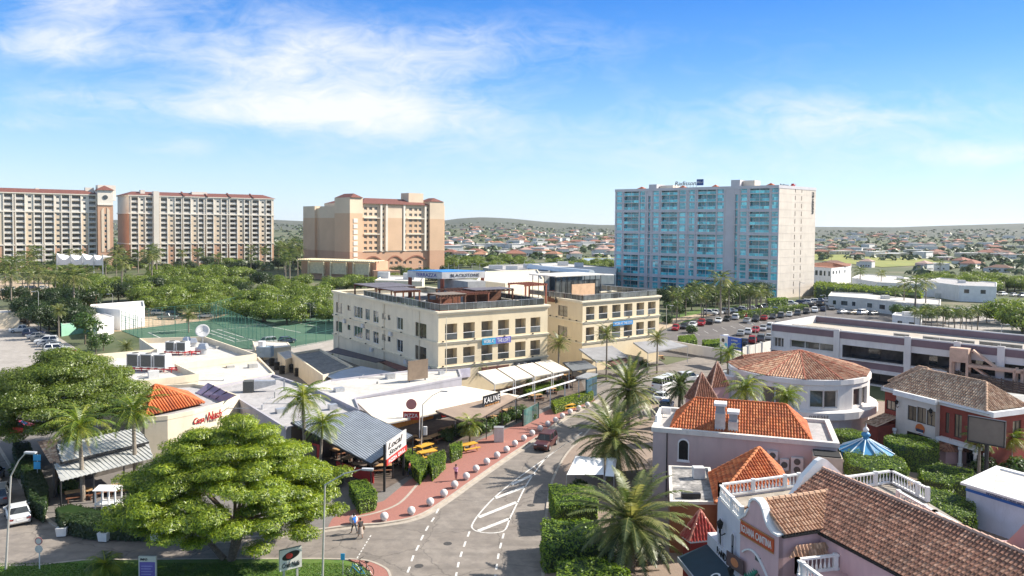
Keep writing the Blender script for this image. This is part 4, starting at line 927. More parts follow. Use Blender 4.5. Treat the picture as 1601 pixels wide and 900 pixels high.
# ------------------------------------------------------------------ single storey row by the street
def lowb(label, pts, z, wall, roofm, par=.45, **k): return slab('shop_unit', label, 'shop', pts, z, wall, roofm, par, **k)
creamwall = mat('pale_cream_wall', (.72, .62, .46), .85, .06, .6, dirt=((.5, .43, .33), .9, .4)); lil = mat('lilac_wall', (.42, .40, .43), .85, .08, .4, dirt=((.28, .27, .28), .8, .4))
U1, polyU1 = lowb('cream walled shop with white flat roof carrying air conditioning plant on red frames', [(128, 556), (152, 603), (200, 598), (310, 585), (276, 569), (401, 553.5), (320, 526), (218, 529), (243, 546)], 5.6, creamwall, roofw, .9, eave=creamwall)
U2, _ = lowb('lower cream shop with plain white roof beside the red framed plant roof', [(296, 602), (283, 580), (404, 558), (429, 583), (330, 604)], 4.4, creamwall, roofw, .25)
U3, _ = lowb('grey walled shop with pale roof and a steel duct', [(371, 622), (331, 604.5), (427, 585), (482, 604), (562, 641), (447, 669)], 4.4, lil, roofg, .3)
U4, p4_ = lowb('cream fronted cafe with curved parapet and red script lettering', [(205, 628), (226, 653), (262, 650), (302, 642), (345, 630), (374, 618), (330, 604), (305, 600), (210, 604)], 4.9, creamwall, roofg, .4)
Mu, Lu = FR(P(262, 650, 4.9), P(345, 630, 4.9)); redsc = mat('red_script', (.42, .015, .02), .5)
text('Casa', Mu, Lu*.2, .7, redsc, U4, y=-.5, x=Lu*.42, z=3.3, ex=.06, shear=.35); text('Nush', Mu, Lu*.28, 1.0, redsc, U4, y=-.5, x=Lu*.68, z=3.3, ex=.06, shear=.35)
# orange hipped roof
OR_ = thing('tiled_roof', 'bright orange pyramid tiled roof beside the red framed plant roof', 'roof', P(243, 640, 4.7))
ap = P(243, 601, 7.4); bs = [P(190, 636, 4.8), P(228, 650, 4.8), P(320, 630, 4.8), P(292, 612, 4.8)]
mb = MB()
for i in range(4):
    a, b = bs[i], bs[(i+1) % 4]; tiles(mb, [a, b, ap], (b-a), orangetile, pitch=.36, row=2.2, r=.13, seed=i)
mb.build('tile_slopes', OR_); mb = MB()
for p in bs: ridge(mb, p, ap, orangetile[0], .14)
mb.build('ridge_caps', OR_)
# purple louvre
LV = thing('louvre_screen', 'lilac slatted lean-to screen between the orange roof and the grey shop roof', 'screen', P(340, 615, 4.8)); mb = MB().use(mat('lilac_panel', (.30, .25, .36), .7)); q = [P(325, 598, 5.7), P(366, 618, 5.7), P(348, 628, 4.6), P(306, 614, 4.6)]
dn = Vector((0, 0, .12)); mb.frus([v-dn for v in q], q); mb.build('panel', LV); mb = MB().use(darkmetal)
for t in (.25, .5, .75): mb.bar(q[0].lerp(q[1], t)+Vector((0, 0, .06)), q[3].lerp(q[2], t)+Vector((0, 0, .06)), .1)
mb.build('ribs', LV)
# roof plant
redst = mat('red_steel', (.52, .02, .025), .5, .1, 2); acm = mat('ac_casing', (.60, .59, .57), .6, .08, 2); grille = mat('ac_grille', (.10, .10, .09), .7, .3, 12)
def plant(label, px, py, z, n, w=1.5, d=1.2, h=1.5, rz=0):
    p = P(px, py, z); o = thing('rooftop_ac', label, 'air conditioner', p, 'air conditioning plant on red frames'); M_ = Matrix.Translation(p) @ Matrix.Rotation(rz, 4, 'Z')
    mb = MB(M_).use(redst); L = n*(w+.3)+1.6
    for y in (-.7, .7): mb.box(-.2, L, y-.08, y+.08, .35, .5)
    for i in range(int(L/1.2)+1): mb.box(i*1.2-.06, i*1.2+.06, -.9, .9, .5, .6); mb.box(i*1.2-.05, i*1.2+.05, -.75, -.65, 0, .4); mb.box(i*1.2-.05, i*1.2+.05, .65, .75, 0, .4)
    mb.build('frame', o)
    for i in range(n):
        x = i*(w+.3); c = MB(M_).use(acm).box(x, x+w, -d/2, d/2, .6, .6+h).build('casing', o); MB(M_).use(grille).box(x+.15, x+w-.15, -d/2-.03, -d/2, .75, .45+h).build('grille', c)
        fn = MB(M_).use(grille); fn.cyl(x+w/2, 0, .6+h, .68+h, .45, n=12); fn.build('fan', c)
    return o
plant('row of grey air conditioners on red frame near the front of the white roof', 203, 578, 4.75, 3, 1.9, 1.6, 2.0, rad(-8)); plant('air conditioner on red steel frame near the back of the white roof', 262, 553, 4.75, 2, 1.7, 1.4, 1.6, rad(-8))
dc = thing('roof_duct', 'silver cowl duct on white roof', 'duct', P(318, 553, 4.75), 'silver roof ducts'); mb = MB(Matrix.Translation(P(318, 553, 4.75))).use(steel); mb.cyl(0, 0, 0, .9, .55, n=14); mb.frus([(-.8, -.8, .9), (.8, -.8, .9), (.8, .8, .9), (-.8, .8, .9)], [(-.5, -.5, 1.8), (.5, -.5, 1.8), (.5, .5, 1.8), (-.5, .5, 1.8)]); mb.build('cowl', dc); mb = MB(Matrix.Translation(P(318, 553, 4.75))).use(steel).box(-1.3, -.4, -.3, .3, .5, 1.1).build('elbow', dc)
dup(dc, P(303, 541, 4.75), .4, .8, 'smaller silver duct cowl left of the satellite dish'); dup(dc, P(292, 538, 4.75), 1.4, .75, 'silver duct cowl near the back of the white roof'); dc['label'] = 'largest silver duct cowl on the white plant roof'
sd_ = thing('satellite_dish', 'white satellite dish standing at the back edge of the white roof', 'dish', P(317, 537, 4.75)); Mx = Matrix.Translation(P(317, 537, 4.75))
MB(Mx).use(steel).cyl(0, 0, 0, 1.6, .09).build('mast', sd_)
ds = MB(Mx @ Matrix.Translation((0, 0, 2.3)) @ Matrix.Rotation(rad(65), 4, 'X') @ Matrix.Rotation(rad(15), 4, 'Y')).use(acm); prof = [(max(.01, 1.25*t), .35*t*t) for t in (0, .25, .5, .75, 1)]; ds.lathe(0, 0, prof+[(1.22, .38), (.9, .24), (.4, .1), (.01, .04)], 20); ds.build('dish', sd_, smooth=True)
MB(Mx).use(steel).bar((0, 0, 2.3), (0, -.9, 2.8), .06).build('feed_arm', sd_)
gd = thing('roof_duct', 'long grey sheet metal duct with fans on the pale grey shop roof', 'duct', P(400, 607, 4.2), 'silver roof ducts'); Mx = Matrix.Translation(P(388, 612, 4.15)) @ Matrix.Rotation(rad(12), 4, 'Z'); mb = MB(Mx).use(steel); mb.frus([(.8, -.6, .3), (3.6, -.3, .9), (3.6, .3, .9), (.8, .6, .3)], [(.8, -.6, 1.5), (3.6, -.3, 1.4), (3.6, .3, 1.4), (.8, .6, 1.5)]); mb.build('duct', gd); MB(Mx).use(grille).box(-.6, .7, -.7, .7, 0, 1.5).build('fan_box', gd); MB(Mx).use(steel).box(4.6, 4.8, -.1, .1, 0, 1.6).box(3.5, 4.8, -.1, .1, 1.5, 1.7).build('vent_pipe', gd)
# corrugated roof restaurant with the white sign
corr = mat('corrugated_sheet', (.33, .355, .39), .5, .12, .8, metal=.25, dirt=((.22, .24, .27), 1.2, .4)); corr2 = mat('corrugated_pale', (.50, .50, .48), .5, .12, .8, metal=.2, dirt=((.3, .3, .28), 1.2, .4))
def shed(label, q, zwall, m, posts=None, pitch=.32, r=.05, cat='restaurant', back=None, name='corrugated_restaurant'):
    root = thing(name, label, cat, (q[0].x, q[0].y, 0)); mb = MB(); tiles(mb, q, (q[1]-q[0]), [m], pitch=pitch, row=60, r=r, flat=True); mb.build('roof', root)
    mb = MB().use(darkmetal)
    for i in range(4): mb.bar(q[i]-Vector((0, 0, .1)), q[(i+1) % 4]-Vector((0, 0, .1)), .14, .2)
    mb.build('roof_edge', root)
    for i in range(len(posts or [])):
        p = posts[i]; MB().use(darkmetal).cyl(p.x, p.y, .13, p.z, .07, n=8).build('post', root)
    return root
n_ = [P(455, 660, 4.9), P(561, 641, 4.9), P(645, 680, 3.6)]
pl_n = (n_[1]-n_[0]).cross(n_[2]-n_[0])
def onplane(px, py, p0, n): d = ray(px, py); o = Vector((0, 0, CAMH)); return o+d*((p0-o).dot(n)/d.dot(n))
q5 = [n_[0], n_[1], n_[2], onplane(580, 724, n_[0], pl_n)]
W5 = shed('restaurant under wide grey corrugated roof beside the white script sign', q5, 0, corr, [q5[2], q5[3], q5[3].lerp(q5[0], .35), q5[3].lerp(q5[0], .7), q5[3].lerp(q5[2], .5)])
wl = MB().use(mat('brown_wall', (.12, .09, .07), .9)); a, b = q5[0], q5[3]; wl.bar((a.x, a.y, 1.6), (a.lerp(b, .35).x, a.lerp(b, .35).y, 1.6), .2, 3); a, b = q5[0], q5[1]; wl.bar((a.x, a.y, 2.2), (b.x, b.y, 2.2), .2, 4.4); wl.build('back_wall', W5)
rp = MB().use(mat('red_panel', (.45, .03, .025), .6)); a, b = q5[3].lerp(q5[0], .62), q5[3].lerp(q5[0], .72); rp.bar((a.x, a.y, 2.2), (b.x, b.y, 2.2), .1, 2.2); a, b = q5[3].lerp(q5[0], .1), q5[3].lerp(q5[0], .55); rp.bar((a.x+1, a.y+1, .9), (b.x+1, b.y+1, .9), .1, 1.1); rp.build('red_panels', W5)
SG = thing('street_sign_board', 'white script sign with red lower strip on two dark posts before the corrugated roof', 'sign', P(609, 762)); a, b = P(603, 770), P(632, 745); Mg, Lg = FR(a, b)
mb = MB(Mg).use(darkmetal)
for x in (-.1, Lg*1.0): mb.box(x-.1, x+.1, 0, .2, 0, 4.9 if x < 0 else 4.2)
mb.build('posts', SG); MB(Mg).use(mat('sign_faded', (.50, .48, .46), .7, .15, 3)).box(-.1, Lg+.25, -.12, 0, 3.4, 5.1).build('panel', SG); MB(Mg).use(MATS['red_panel']).box(-.1, Lg+.35, -.16, -.02, 2.75, 3.35).build('red_strip', SG); 
text('Local', Mg, Lg*.75, .6, blk, SG, y=-.15, x=.3, z=4.3, shear=.3); text('Store', Mg, Lg*.65, .45, blk, SG, y=-.15, x=.5, z=3.65, shear=.3); text('PIZZA GRILL', Mg, Lg*.9, .35, white, SG, y=-.19, x=.3, z=2.88)
# flat cream roofs toward the cream block
U6, _ = lowb('plain cream roofed shop behind the dark fascia wall', [(484, 604), (516, 594), (640, 579), (718, 577), (722, 589), (556, 622), (562, 641)], 4.6, lil, roofw, .2)
DK = thing('fascia_wall', 'long charcoal fascia wall carrying a red coffee sign on the cream roofs', 'wall', P(555, 621, 4.5)); a, b = P(555, 622, 4.5), P(721, 602, 4.5); Mk, Lk = FR(a, b); dgrey = mat('charcoal_panel', (.10, .11, .12), .7, .2, .8)
MB(Mk).use(dgrey).box(0, Lk, 0, .3, 0, 1.3).build('panel', DK); text('COFFEE', Mk, Lk*.1, .85, MATS['red_panel'], DK, y=-.1, x=Lk*.8, z=.35, ex=.1); MB(Mk).use(white).box(Lk*.8, Lk*.92, -.12, -.02, .02, .2).build('light_bar', DK)
BB = thing('billboard', 'brown back of a billboard standing behind the charcoal fascia', 'billboard', P(655, 600, 4.5)); Mx, Lx = FR(P(640, 597, 4.6), P(671, 592, 4.6)); MB(Mx @ Matrix.Translation((0, 0, 4.6))).use(mat('billboard_back', (.20, .145, .10), .8)).box(0, Lx, .3, .45, .1, 2.9).build('panel', BB); mb = MB(Mx @ Matrix.Translation((0, 0, 4.6))).use(darkmetal); mb.box(.3, .4, .45, .6, -1, 2.8); mb.box(Lx-.4, Lx-.3, .45, .6, -1, 2.8); mb.build('posts', BB)
cloth = mat('cream_canvas', (.74, .66, .54), .9, .05, .4, dirt=((.55, .48, .38), .7, .3)); browncl = mat('brown_canvas', (.27, .20, .15), .9, .1, .6)
def canopy(label, q, m, posts=(), cat='canopy', name='canopy', thick=.12, group=None, fr=True, pm=None):
    root = thing(name, label, cat, (q[0].x, q[0].y, 0), group); d = Vector((0, 0, thick)); mb = MB().use(m); mb.frus([v-d for v in q], q) if len(q) == 4 else mb.prism([v.xy for v in q], q[0].z-thick, q[0].z); mb.build('cover', root)
    for p in posts: MB().use(pm or white).cyl(p.x, p.y, .13, p.z-thick, .06, n=8).build('post', root)
    if fr:
        mb = MB().use(pm or steel)
        for i in range(len(q)): mb.bar(q[i]-d*1.6, q[(i+1) % len(q)]-d*1.6, .08)
        mb.build('frame', root)
    return root
qA = [P(555, 625, 4.5), P(722, 603, 4.5), P(812, 618, 3.7), P(595, 663, 3.6)]
FC = canopy('large flat cream canvas roof between the charcoal fascia and the brown awning', qA, cloth, [qA[3], qA[3].lerp(qA[2], .25), qA[3].lerp(qA[2], .5)])
of = MB().use(mat('orange_timber', (.55, .24, .05), .7, .2, 1)); a, b = P(598, 664, 3.3), P(678, 643, 3.3)
for i in range(7):
    p, q_ = a.lerp(b, i/7), a.lerp(b, (i+.93)/7); of.bar(p-Vector((0, 0, .3)), q_-Vector((0, 0, .3)), .1, 1.1)
of.build('orange_fascia', FC)
qK = [P(681, 641, 4.1), P(795, 616, 4.1), P(808, 621, 3.6), P(734, 662, 3.2)]
KA = canopy('brown canvas awning carrying a black lettered sign by the brick pavement', qK, browncl, [qK[3], qK[3].lerp(qK[2], .33), qK[3].lerp(qK[2], .66), qK[2]], pm=darkmetal)
KS = thing('roof_sign', 'dark framed sign with pale capitals standing on the brown awning', 'sign', P(757, 637, 3.7)); Mx, Lx = FR(P(755.5, 637, 3.7), P(782, 629, 3.7)); Mx = Mx @ Matrix.Translation((0, 0, 3.7))
mb = MB(Mx).use(darkmetal); mb.box(0, Lx, 0, .08, 1.32, 1.44); mb.box(0, Lx, 0, .08, .3, .4)
for i in range(7): mb.box(Lx*i/6-.04, Lx*i/6+.04, 0, .08, 0, 1.4)
mb.box(0, Lx, .06, .1, .4, 1.32); mb.build('frame', KS); text('KALINE', Mx, Lx*.92, .72, white, KS, y=-.05, x=Lx*.04, z=.48, sp=1.2); text('restaurant', Mx, Lx*.8, .2, MATS['orange_timber'], KS, y=-.05, x=Lx*.1, z=.06)
LG = thing('roof_sign', 'round red badge sign on the front edge of the cream canvas roof', 'sign', P(642, 655, 3.5)); Mx = Matrix.Translation(P(643, 656, 3.4)); mb = MB(Mx @ Matrix.Rotation(rad(90), 4, 'X') @ Matrix.Rotation(rad(0), 4, 'Z')).use(mat('badge_pink', (.55, .22, .2), .6)); mb.cyl(0, 1.9, -.05, .05, .65, n=20); mb.build('disc', LG); MB(Mx).use(MATS['red_panel']).box(-1, 1, -.05, .05, 0, 1.0).build('panel', LG); text('PIZZA', Mx, 1.6, .45, white, LG, y=-.08, x=-.8, z=.3)
# cream awnings before the first cream block
aw0 = [(P(745, 581, 4.3), P(862, 562, 4.3)), (P(772, 600, 3.4), P(891, 577, 3.4))]
for i in range(4):
    t0, t1 = i/4+.012, (i+1)/4-.012; q = [aw0[0][0].lerp(aw0[0][1], t0), aw0[0][0].lerp(aw0[0][1], t1), aw0[1][0].lerp(aw0[1][1], t1), aw0[1][0].lerp(aw0[1][1], t0)]
    canopy(['first', 'second', 'third', 'fourth'][i]+' from the left of four cream canvas awnings before the cream block', q, cloth, [q[3], q[2]], cat='awning', name='awning', group='cream canvas awnings')
um = thing('parasol', 'round cream parasol beside the charcoal fascia', 'parasol', P(729, 606)); p = P(729, 606); mb = MB().use(cloth); mb.lathe(p.x, p.y, [(2.1, 3.3), (1.9, 3.5), (.05, 4.3)], 16); mb.build('canopy', um); MB().use(steel).cyl(p.x, p.y, .1, 4.3, .05).build('pole', um)
# white rail pergola
WP = thing('pergola', 'white beam pergola along the street hedge', 'pergola', P(810, 650)); a, b = P(806, 622, 3.2), P(905, 592, 3.2); mb = MB().use(white); mb.bar(a, b, .18); c, d_ = a+Vector((-2.2, 3.6, 0)), b+Vector((-2.2, 3.6, 0)); mb.bar(c, d_, .18); mb.build('beam', WP)
for t in (0, .28, .52, .76, 1): p = a.lerp(b, t); MB().use(white).box(p.x-.07, p.x+.07, p.y-.07, p.y+.07, .13, 3.2).build('post', WP)
# grey canopies by the second block
gcan = mat('grey_canvas', (.25, .25, .26), .8, .12, .5)
qq = [P(905, 545, 4.8), P(957, 540, 4.8), P(981, 556, 3.6), P(932, 565, 3.6)]; canopy('grey canvas canopy before the farther cream block, left one', qq, gcan, [qq[2], qq[3]], group='grey canopies', pm=steel)
qq = [P(990, 535, 4.8), P(1040, 530, 4.8), P(1075, 540, 3.6), P(1013, 551, 3.6)]; canopy('grey canvas canopy beside the white car park wall', qq, gcan, [qq[2], qq[3]], group='grey canopies', pm=steel)
qq = [P(880, 566, 3.6), P(915, 563, 3.6), P(933, 574, 3.4), P(895, 579, 3.4)]; canopy('small dark flat canopy beside the cream awnings', qq, mat('slate_canvas', (.14, .15, .16), .8), [qq[2], qq[3]], group='grey canopies', pm=darkmetal)
rm = thing('awning', 'dark red shop awning beneath the left grey canopy', 'awning', P(962, 566, 2.6)); Mx, Lx = FR(P(950, 566, 3.0), P(980, 561, 3.0)); mb = MB(Mx).use(MATS['maroon_panel']); mb.frus([(0, -1, 2.5), (Lx, -1, 2.5), (Lx, .5, 2.9), (0, .5, 2.9)], [(0, -1, 2.6), (Lx, -1, 2.6), (Lx, .5, 3.3), (0, .5, 3.3)]); mb.build('cover', rm)
bl = thing('shop_screen', 'dark blue glazed street screen at the end of the hedge', 'screen', P(926, 622)); Mx, Lx = FR(P(917, 627), P(933, 619)); MB(Mx).use(glass('blue_screen', (.02, .10, .16))).box(0, Lx, 0, .2, .2, 3.4).build('glass', bl); MB(Mx).use(steel).box(-.1, Lx+.1, -.1, 1.8, 3.4, 3.6).build('top', bl)
# yard left of the first block
YD, _ = slab('yard_building', 'dark roofed low building with clutter beside the cream block side wall', 'building', [(456, 552), (505, 587), (552, 573), (500, 545)], 3.4, creamwall, roofd, .35)
MT = canopy('pale blue metal lean-to roof beside the cream block', [P(505, 585, 3.2), P(565, 572, 3.6), P(622, 583, 3.4), P(540, 600, 3.0)], mat('blue_grey_sheet', (.36, .40, .46), .5, .1, .5, metal=.2), fr=False, name='lean_to_roof', cat='roof')
canopy('long black flat awning along the side wall of the cream block', [P(514, 549, 3.9), P(527, 543, 3.9), P(603, 563, 3.9), P(588, 566, 3.9)], mat('black_sheet', (.05, .045, .06), .7), fr=False, name='lean_to_roof', cat='roof')
canopy('narrow maroon lean-to roof along the side wall of the cream block', [P(592, 565, 3.3), P(600, 562, 3.3), P(640, 575, 3.3), P(628, 580, 3.3)], mat('maroon_sheet', (.16, .07, .06), .8), fr=False, name='lean_to_roof', cat='roof')
slab('shed', 'small cream shed with grey lid beside stacked tyres', 'shed', [(434, 551), (446, 562), (466, 556), (452, 547)], 2.6, creamwall, roofg, .05)
slab('shed', 'long blank white wall and shed behind the grey shop roof', 'shed', [(395, 533), (400, 548), (455, 541), (450, 535)], 2.2, creamwall, roofw, .05)
# metal roof restaurant bottom left
q = [P(88, 695, 4.6), P(215, 668, 4.6), P(232, 690, 4.0), P(96, 722, 4.0)]
Q1 = shed('restaurant with two step striped metal roof behind the planted hedge', q, 0, corr2, [], pitch=.42, r=.07)
q_ = [P(84, 725, 3.6), P(232, 693, 3.6), P(240, 716, 3.0), P(95, 752, 3.0)]
mb = MB(); tiles(mb, q_, (q_[1]-q_[0]), [corr2], pitch=.42, row=60, r=.07, flat=True); mb.build('lower_roof', Q1)
mb = MB(); tiles(mb, [P(60, 690, 3.9), P(88, 686, 4.6), P(99, 722, 3.9), P(84, 728, 3.2)], Vector((0, 1, 0)), tantile, pitch=.3); mb.build('tile_strip', Q1)
for t in (0, .33, .66, 1): p = q_[3].lerp(q_[2], t); MB().use(darkmetal).cyl(p.x, p.y, .1, 3, .08, n=8).build('post', Q1)
mb = MB().use(darkin); a, b = q[0], q[1]; mb.bar((a.x, a.y+1, 2.2), (b.x, b.y+1, 2.2), .2, 4.4); a2 = q_[0]; mb.bar((a.x, a.y+1, 2), (a2.x, a2.y, 2), .2, 3.4); mb.build('back_wall', Q1)
# mid-left buildings
slab('warehouse', 'plain white walled warehouse beyond the tennis courts', 'warehouse', [(140, 480), (142, 476), (224, 470), (226, 479), (188, 484)], 5.2, white, roofw, .3)
slab('small_house', 'small white house with lean-to roof beside the green container', 'house', [(140, 492), (152, 503), (178, 495), (160, 489)], 4, white, roofw, .1)
slab('container', 'pale green shipping container beside the dark round tree', 'container', [(95, 503), (96, 508), (145, 501), (140, 495)], 2.7, mat('mint_green_sheet', (.25, .48, .34), .7, .1, .5), mat('mint_pale', (.5, .6, .5), .7), .05)
slab('low_wall_building', 'cream low building at the far left by the car park', 'building', [(-20, 490), (30, 488), (30, 484), (-20, 485)], 4, creamwall, roofw, .1)
slab('low_wall_building', 'dark red and white kiosk beyond the bushes near the warehouse', 'kiosk', [(125, 463), (150, 464), (152, 459), (127, 459)], 4, mat('dark_red_wall', (.3, .05, .03), .8), roofw, .1)
# white sail roof
SL = thing('sail_pavilion', 'white tensile sail pavilion among palms before the left hotels', 'pavilion', D(125, 330)); mb = MB().use(mat('sail_white', (.80, .78, .76), .7, .03, .2))
xs = [88, 110, 128, 146, 160]
for i in range(4):
    a, b = D(xs[i], 330), D(xs[i+1], 330)
    for k in range(6):
        t0, t1 = k/6, (k+1)/6; f = lambda t: 12.8-2.6*math.sin(math.pi*t)+(0 if i % 2 else .5)*(1-t); p, q = a.lerp(b, t0), a.lerp(b, t1)
        mb.quad((p.x, p.y, 8.2), (q.x, q.y, 8.2), (q.x, q.y, f(t1)), (p.x, p.y, f(t0))); mb.quad((p.x, p.y, f(t0)), (q.x, q.y, f(t1)), (q.x, q.y+9, 11.6), (p.x, p.y+9, 11.6))
mb.build('sails', SL)
for px in xs: p = D(px, 329.5); MB().use(steel).cyl(p.x, p.y, 0, 13, .2).build('mast', SL)
MB().use(terr).box(D(98, 332).x, D(125, 332).x, 332, 337, 0, 7).build('base_wall', SL)

# vents, pipes and units scattered over the flat roofs
rv = random.Random(31)
for k, (x, y, z, par) in enumerate(((350, 596, 4.1, U2), (395, 575, 4.1, U2), (360, 575, 4.1, U2), (430, 622, 4.1, U3), (470, 632, 4.1, U3), (440, 645, 4.1, U3), (410, 640, 4.1, U3), (520, 640, 4.1, U3), (530, 612, 4.4, U6), (590, 600, 4.4, U6), (610, 592, 4.4, U6), (690, 585, 4.4, U6), (500, 622, 4.1, U3), (170, 585, 4.7, U1), (240, 590, 4.7, U1), (290, 575, 4.7, U1), (340, 545, 4.7, U1), (250, 565, 4.7, U1))):
    p = P(x, y, z); w_ = rv.uniform(.25, .7); h_ = rv.uniform(.3, 1.0); m_ = rv.choice([steel, acm, concrete])
    if k % 3 == 0: MB().use(m_).cyl(p.x, p.y, z-.1, z+h_, w_*.35, n=10).build('vent_pipe', par)
    else: MB(Matrix.Translation(p) @ Matrix.Rotation(rad(35), 4, 'Z')).use(m_).box(-w_, w_, -w_*.7, w_*.7, -.1, h_).build('roof_unit', par)
    if k % 2 == 0: q = p+Vector((rv.uniform(-5, -2), rv.uniform(1, 4), 0)); MB().use(steel).tube([(p.x, p.y, z+.12), (q.x, p.y, z+.12), (q.x, q.y, z+.12)], .05, 5).build('conduit', par)
for k, (x, y, z, l) in enumerate(((775, 420, 8.6, 6), (800, 421, 8.6, 5), (825, 418, 8.6, 4), (880, 414, 9, 5), (905, 416, 9, 4), (600, 434, 12.8, 3), (640, 436, 12.8, 3))):
    p = P(x, y, z); o = thing('rooftop_ac', 'pale plant box on the flat roofs behind the cream blocks', 'air conditioner', p, 'plant boxes behind the cream blocks'); MB().use(acm).box(p.x-l/2, p.x+l/2, p.y-1, p.y+1, z-.2, z+1.6).build('casing', o)
# more timber rooms on the crowded terrace
redt = mat('red_timber', (.24, .085, .045), .75, .25, 2)
pergola('open red timber pergola behind the small front one on the terrace', MA, 8, 14, 7.5, 11.5, ZT, 2.7, redt, n=14)
pergola('red timber bar frame at the left edge of the terrace', MA, 1.2, 6, 18, 24.5, ZT, 2.6, redt, n=14, roofm=dsl)
for q in ((10, 14.6, 18, 18.2), (2, 6.4, 6.9, 7.1), (15.5, 19, 13.5, 13.7)): MB(MA).use(redt).box(q[0], q[1], q[2], q[3], ZT, ZT+2.3).build('timber_partition', A_)

for k, (x, z) in enumerate(((6, 7.8), (19, 4.0), (27, 7.9), (33, 3.9), (41, 4.1), (15, 7.9))): MB(MAs).use(acm).box(x, x+.9, -.45, -.02, z-.2, z+.5).build('wall_ac_unit', A_)
for x in (3, 24.5, 38, 47): MB(MAs).use(cream).tube([(x, -.12, .2), (x, -.12, ZA-.5)], .07, 6).build('downpipe', A_)
# ------------------------------------------------------------------ parking deck building
lav = mat('lavender_white', (.70, .67, .64), .85, .06, .3, dirt=((.42, .38, .40), .5, .4)); mauve = mat('mauve_band', (.20, .135, .15), .85, .12, .3)
WIN['shopwin'] = dict(frame=lav, glass=winglass, t=.12, nx=3); WIN['darkopen'] = dict(deep=4, inner=mat('deck_dark_lining', (.10, .095, .095), .9, .3, .8), back=MATS['deck_dark_lining'], glass=winglass, g0=.3, g1=.5, rail=lav, rh=.12)  # deck openings lined in one dark grey
pc, pfr, pbl = P(1207, 505, 9), P(1601, 546, 9), P(1290, 492, 9)
pd_ = (pfr-pc).normalized(); pfe = pc+pd_*60; pn_ = Vector((-pd_.y, pd_.x, 0)); pbl = pc+pn_*19; pbe = pfe+pn_*19
PD_ = thing('parking_deck', 'long lavender and mauve banded building with open deck roof', 'building', (pc.x, pc.y, 0)); Mp, Lp = FR(pc, pfe); pw = MB().use(lav); pl = []
pxa = lambda px: along(pc, pfe, px)
ops = [dict(x0=pxa(1213), x1=pxa(1229), z0=4.6, z1=6.4, kind='shopwin', rev=.5), dict(x0=pxa(1239), x1=pxa(1308), z0=4.9, z1=6.3, kind='shopwin', rev=.5)]
ed = [1319, 1424, 1500, 1570]
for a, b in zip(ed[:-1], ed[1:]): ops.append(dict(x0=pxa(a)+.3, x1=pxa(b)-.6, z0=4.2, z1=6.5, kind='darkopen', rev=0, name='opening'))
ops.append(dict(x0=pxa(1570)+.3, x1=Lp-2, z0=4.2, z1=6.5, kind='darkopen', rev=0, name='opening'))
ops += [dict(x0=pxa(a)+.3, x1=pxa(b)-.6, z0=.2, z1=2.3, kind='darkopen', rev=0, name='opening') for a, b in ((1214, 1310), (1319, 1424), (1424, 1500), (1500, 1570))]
facade(pw, pc, pfe, 0, 8.9, ops, pl)
for a, b in ((pfe, pbe), (pbe, pbl), (pbl, pc)): Mx, Lx = FR(a, b); wall_ops(pw, Mx, Lx, 0, 8.9, [])
pw.build('wall', PD_); place(PD_, pl)
mv = MB(Mp).use(mauve)
cols = [pxa(1207), pxa(1313), pxa(1425), pxa(1503), pxa(1572), Lp]
for a, b in zip(cols[:-1], cols[1:]): mv.box(a+.5, b-.5, -.1, 0, 7.6, 8.75); mv.box(a+.5, b-.5, -.1, 0, 2.9, 4.0)
Mq_, Lq_ = FR(pbl, pc); mv.M = Mq_; mv.box(.5, Lq_-.5, -.1, 0, 7.6, 8.75)
Mq2, Lq2 = FR(pbe, pbl); mv.M = Mq2; mv.box(.3, Lq2-.3, .3, .45, 7.75, 8.8); mv.build('mauve_bands', PD_)
cl_ = MB(Mp).use(lav)
for x in cols: cl_.box(max(0, x-.5), min(Lp, x+.5), -.35, 0, 0, 9.15)
cl_.box(-.3, Lp, -.5, 0, 2.3, 2.7); cl_.box(-.2, Lp, -.25, 0, 4.0, 4.2); cl_.build('columns', PD_)
pr = MB().use(lav); pq = ccw([pc, pfe, pbe, pbl]); ring(pr, pq, 7.4, 9.0, .02, .28); pr.build('parapet', PD_)
MB().use(patchmat('deck_floor', [(.3, (.36, .31, .25)), (.7, (.50, .44, .37))], .3, 8, .9)).add([(p.x, p.y, 7.6) for p in pq], [(0, 1, 2, 3)]).build('roof_deck', PD_)
gr = MB(Mp)
for a, b, y in ((1232, 1310, 2.5), (1385, 1410, 5), (1432, 1515, 5), (1520, 1590, 6)):
    glassrail(gr, (pxa(a), y), (pxa(b), y), 7.6, 1.3, sp=2)
gr.build('deck_screens', PD_)
# lower shops between
CA_ = canopy('long white flat walkway roof before the parking deck', [P(1210, 566, 3.2), P(1262, 573, 3.2), P(1262, 580, 3.2), P(1213, 571, 3.2)], lav, fr=False)
SC = thing('timber_screen', 'long dark slatted timber screen below the deck openings', 'screen', P(1455, 580, 3)); Ma_, La_ = FR(P(1452, 571, 4.6), P(1640, 606, 4.6)); mb = MB(Ma_).use(mat('dark_slats', (.10, .075, .06), .8, .3, 2))
for i in range(9): mb.box(0, La_, -.05, .05, 1.6+i*.34, 1.85+i*.34)
for i in range(12): mb.box(La_*i/11-.08, La_*i/11+.08, .05, .15, 0, 4.7)
mb.build('slats', SC)
ST = thing('stair_structure', 'peach concrete outside stair against the deck building', 'staircase', P(1515, 590, 0)); Mx = Mp @ Matrix.Translation((pxa(1497), -2.2, 0)); pk = mat('peach_concrete', (.58, .40, .30), .9)
mb = MB(Mx).use(pk); mb.box(0, 2.6, 0, 1.8, 6.2, 8.4); 
for x in (0, 2.3, 8.6, 9.6): mb.box(x, x+.35, 0, .35, 0, 6.2); mb.box(x, x+.35, 1.5, 1.85, 0, 6.2)
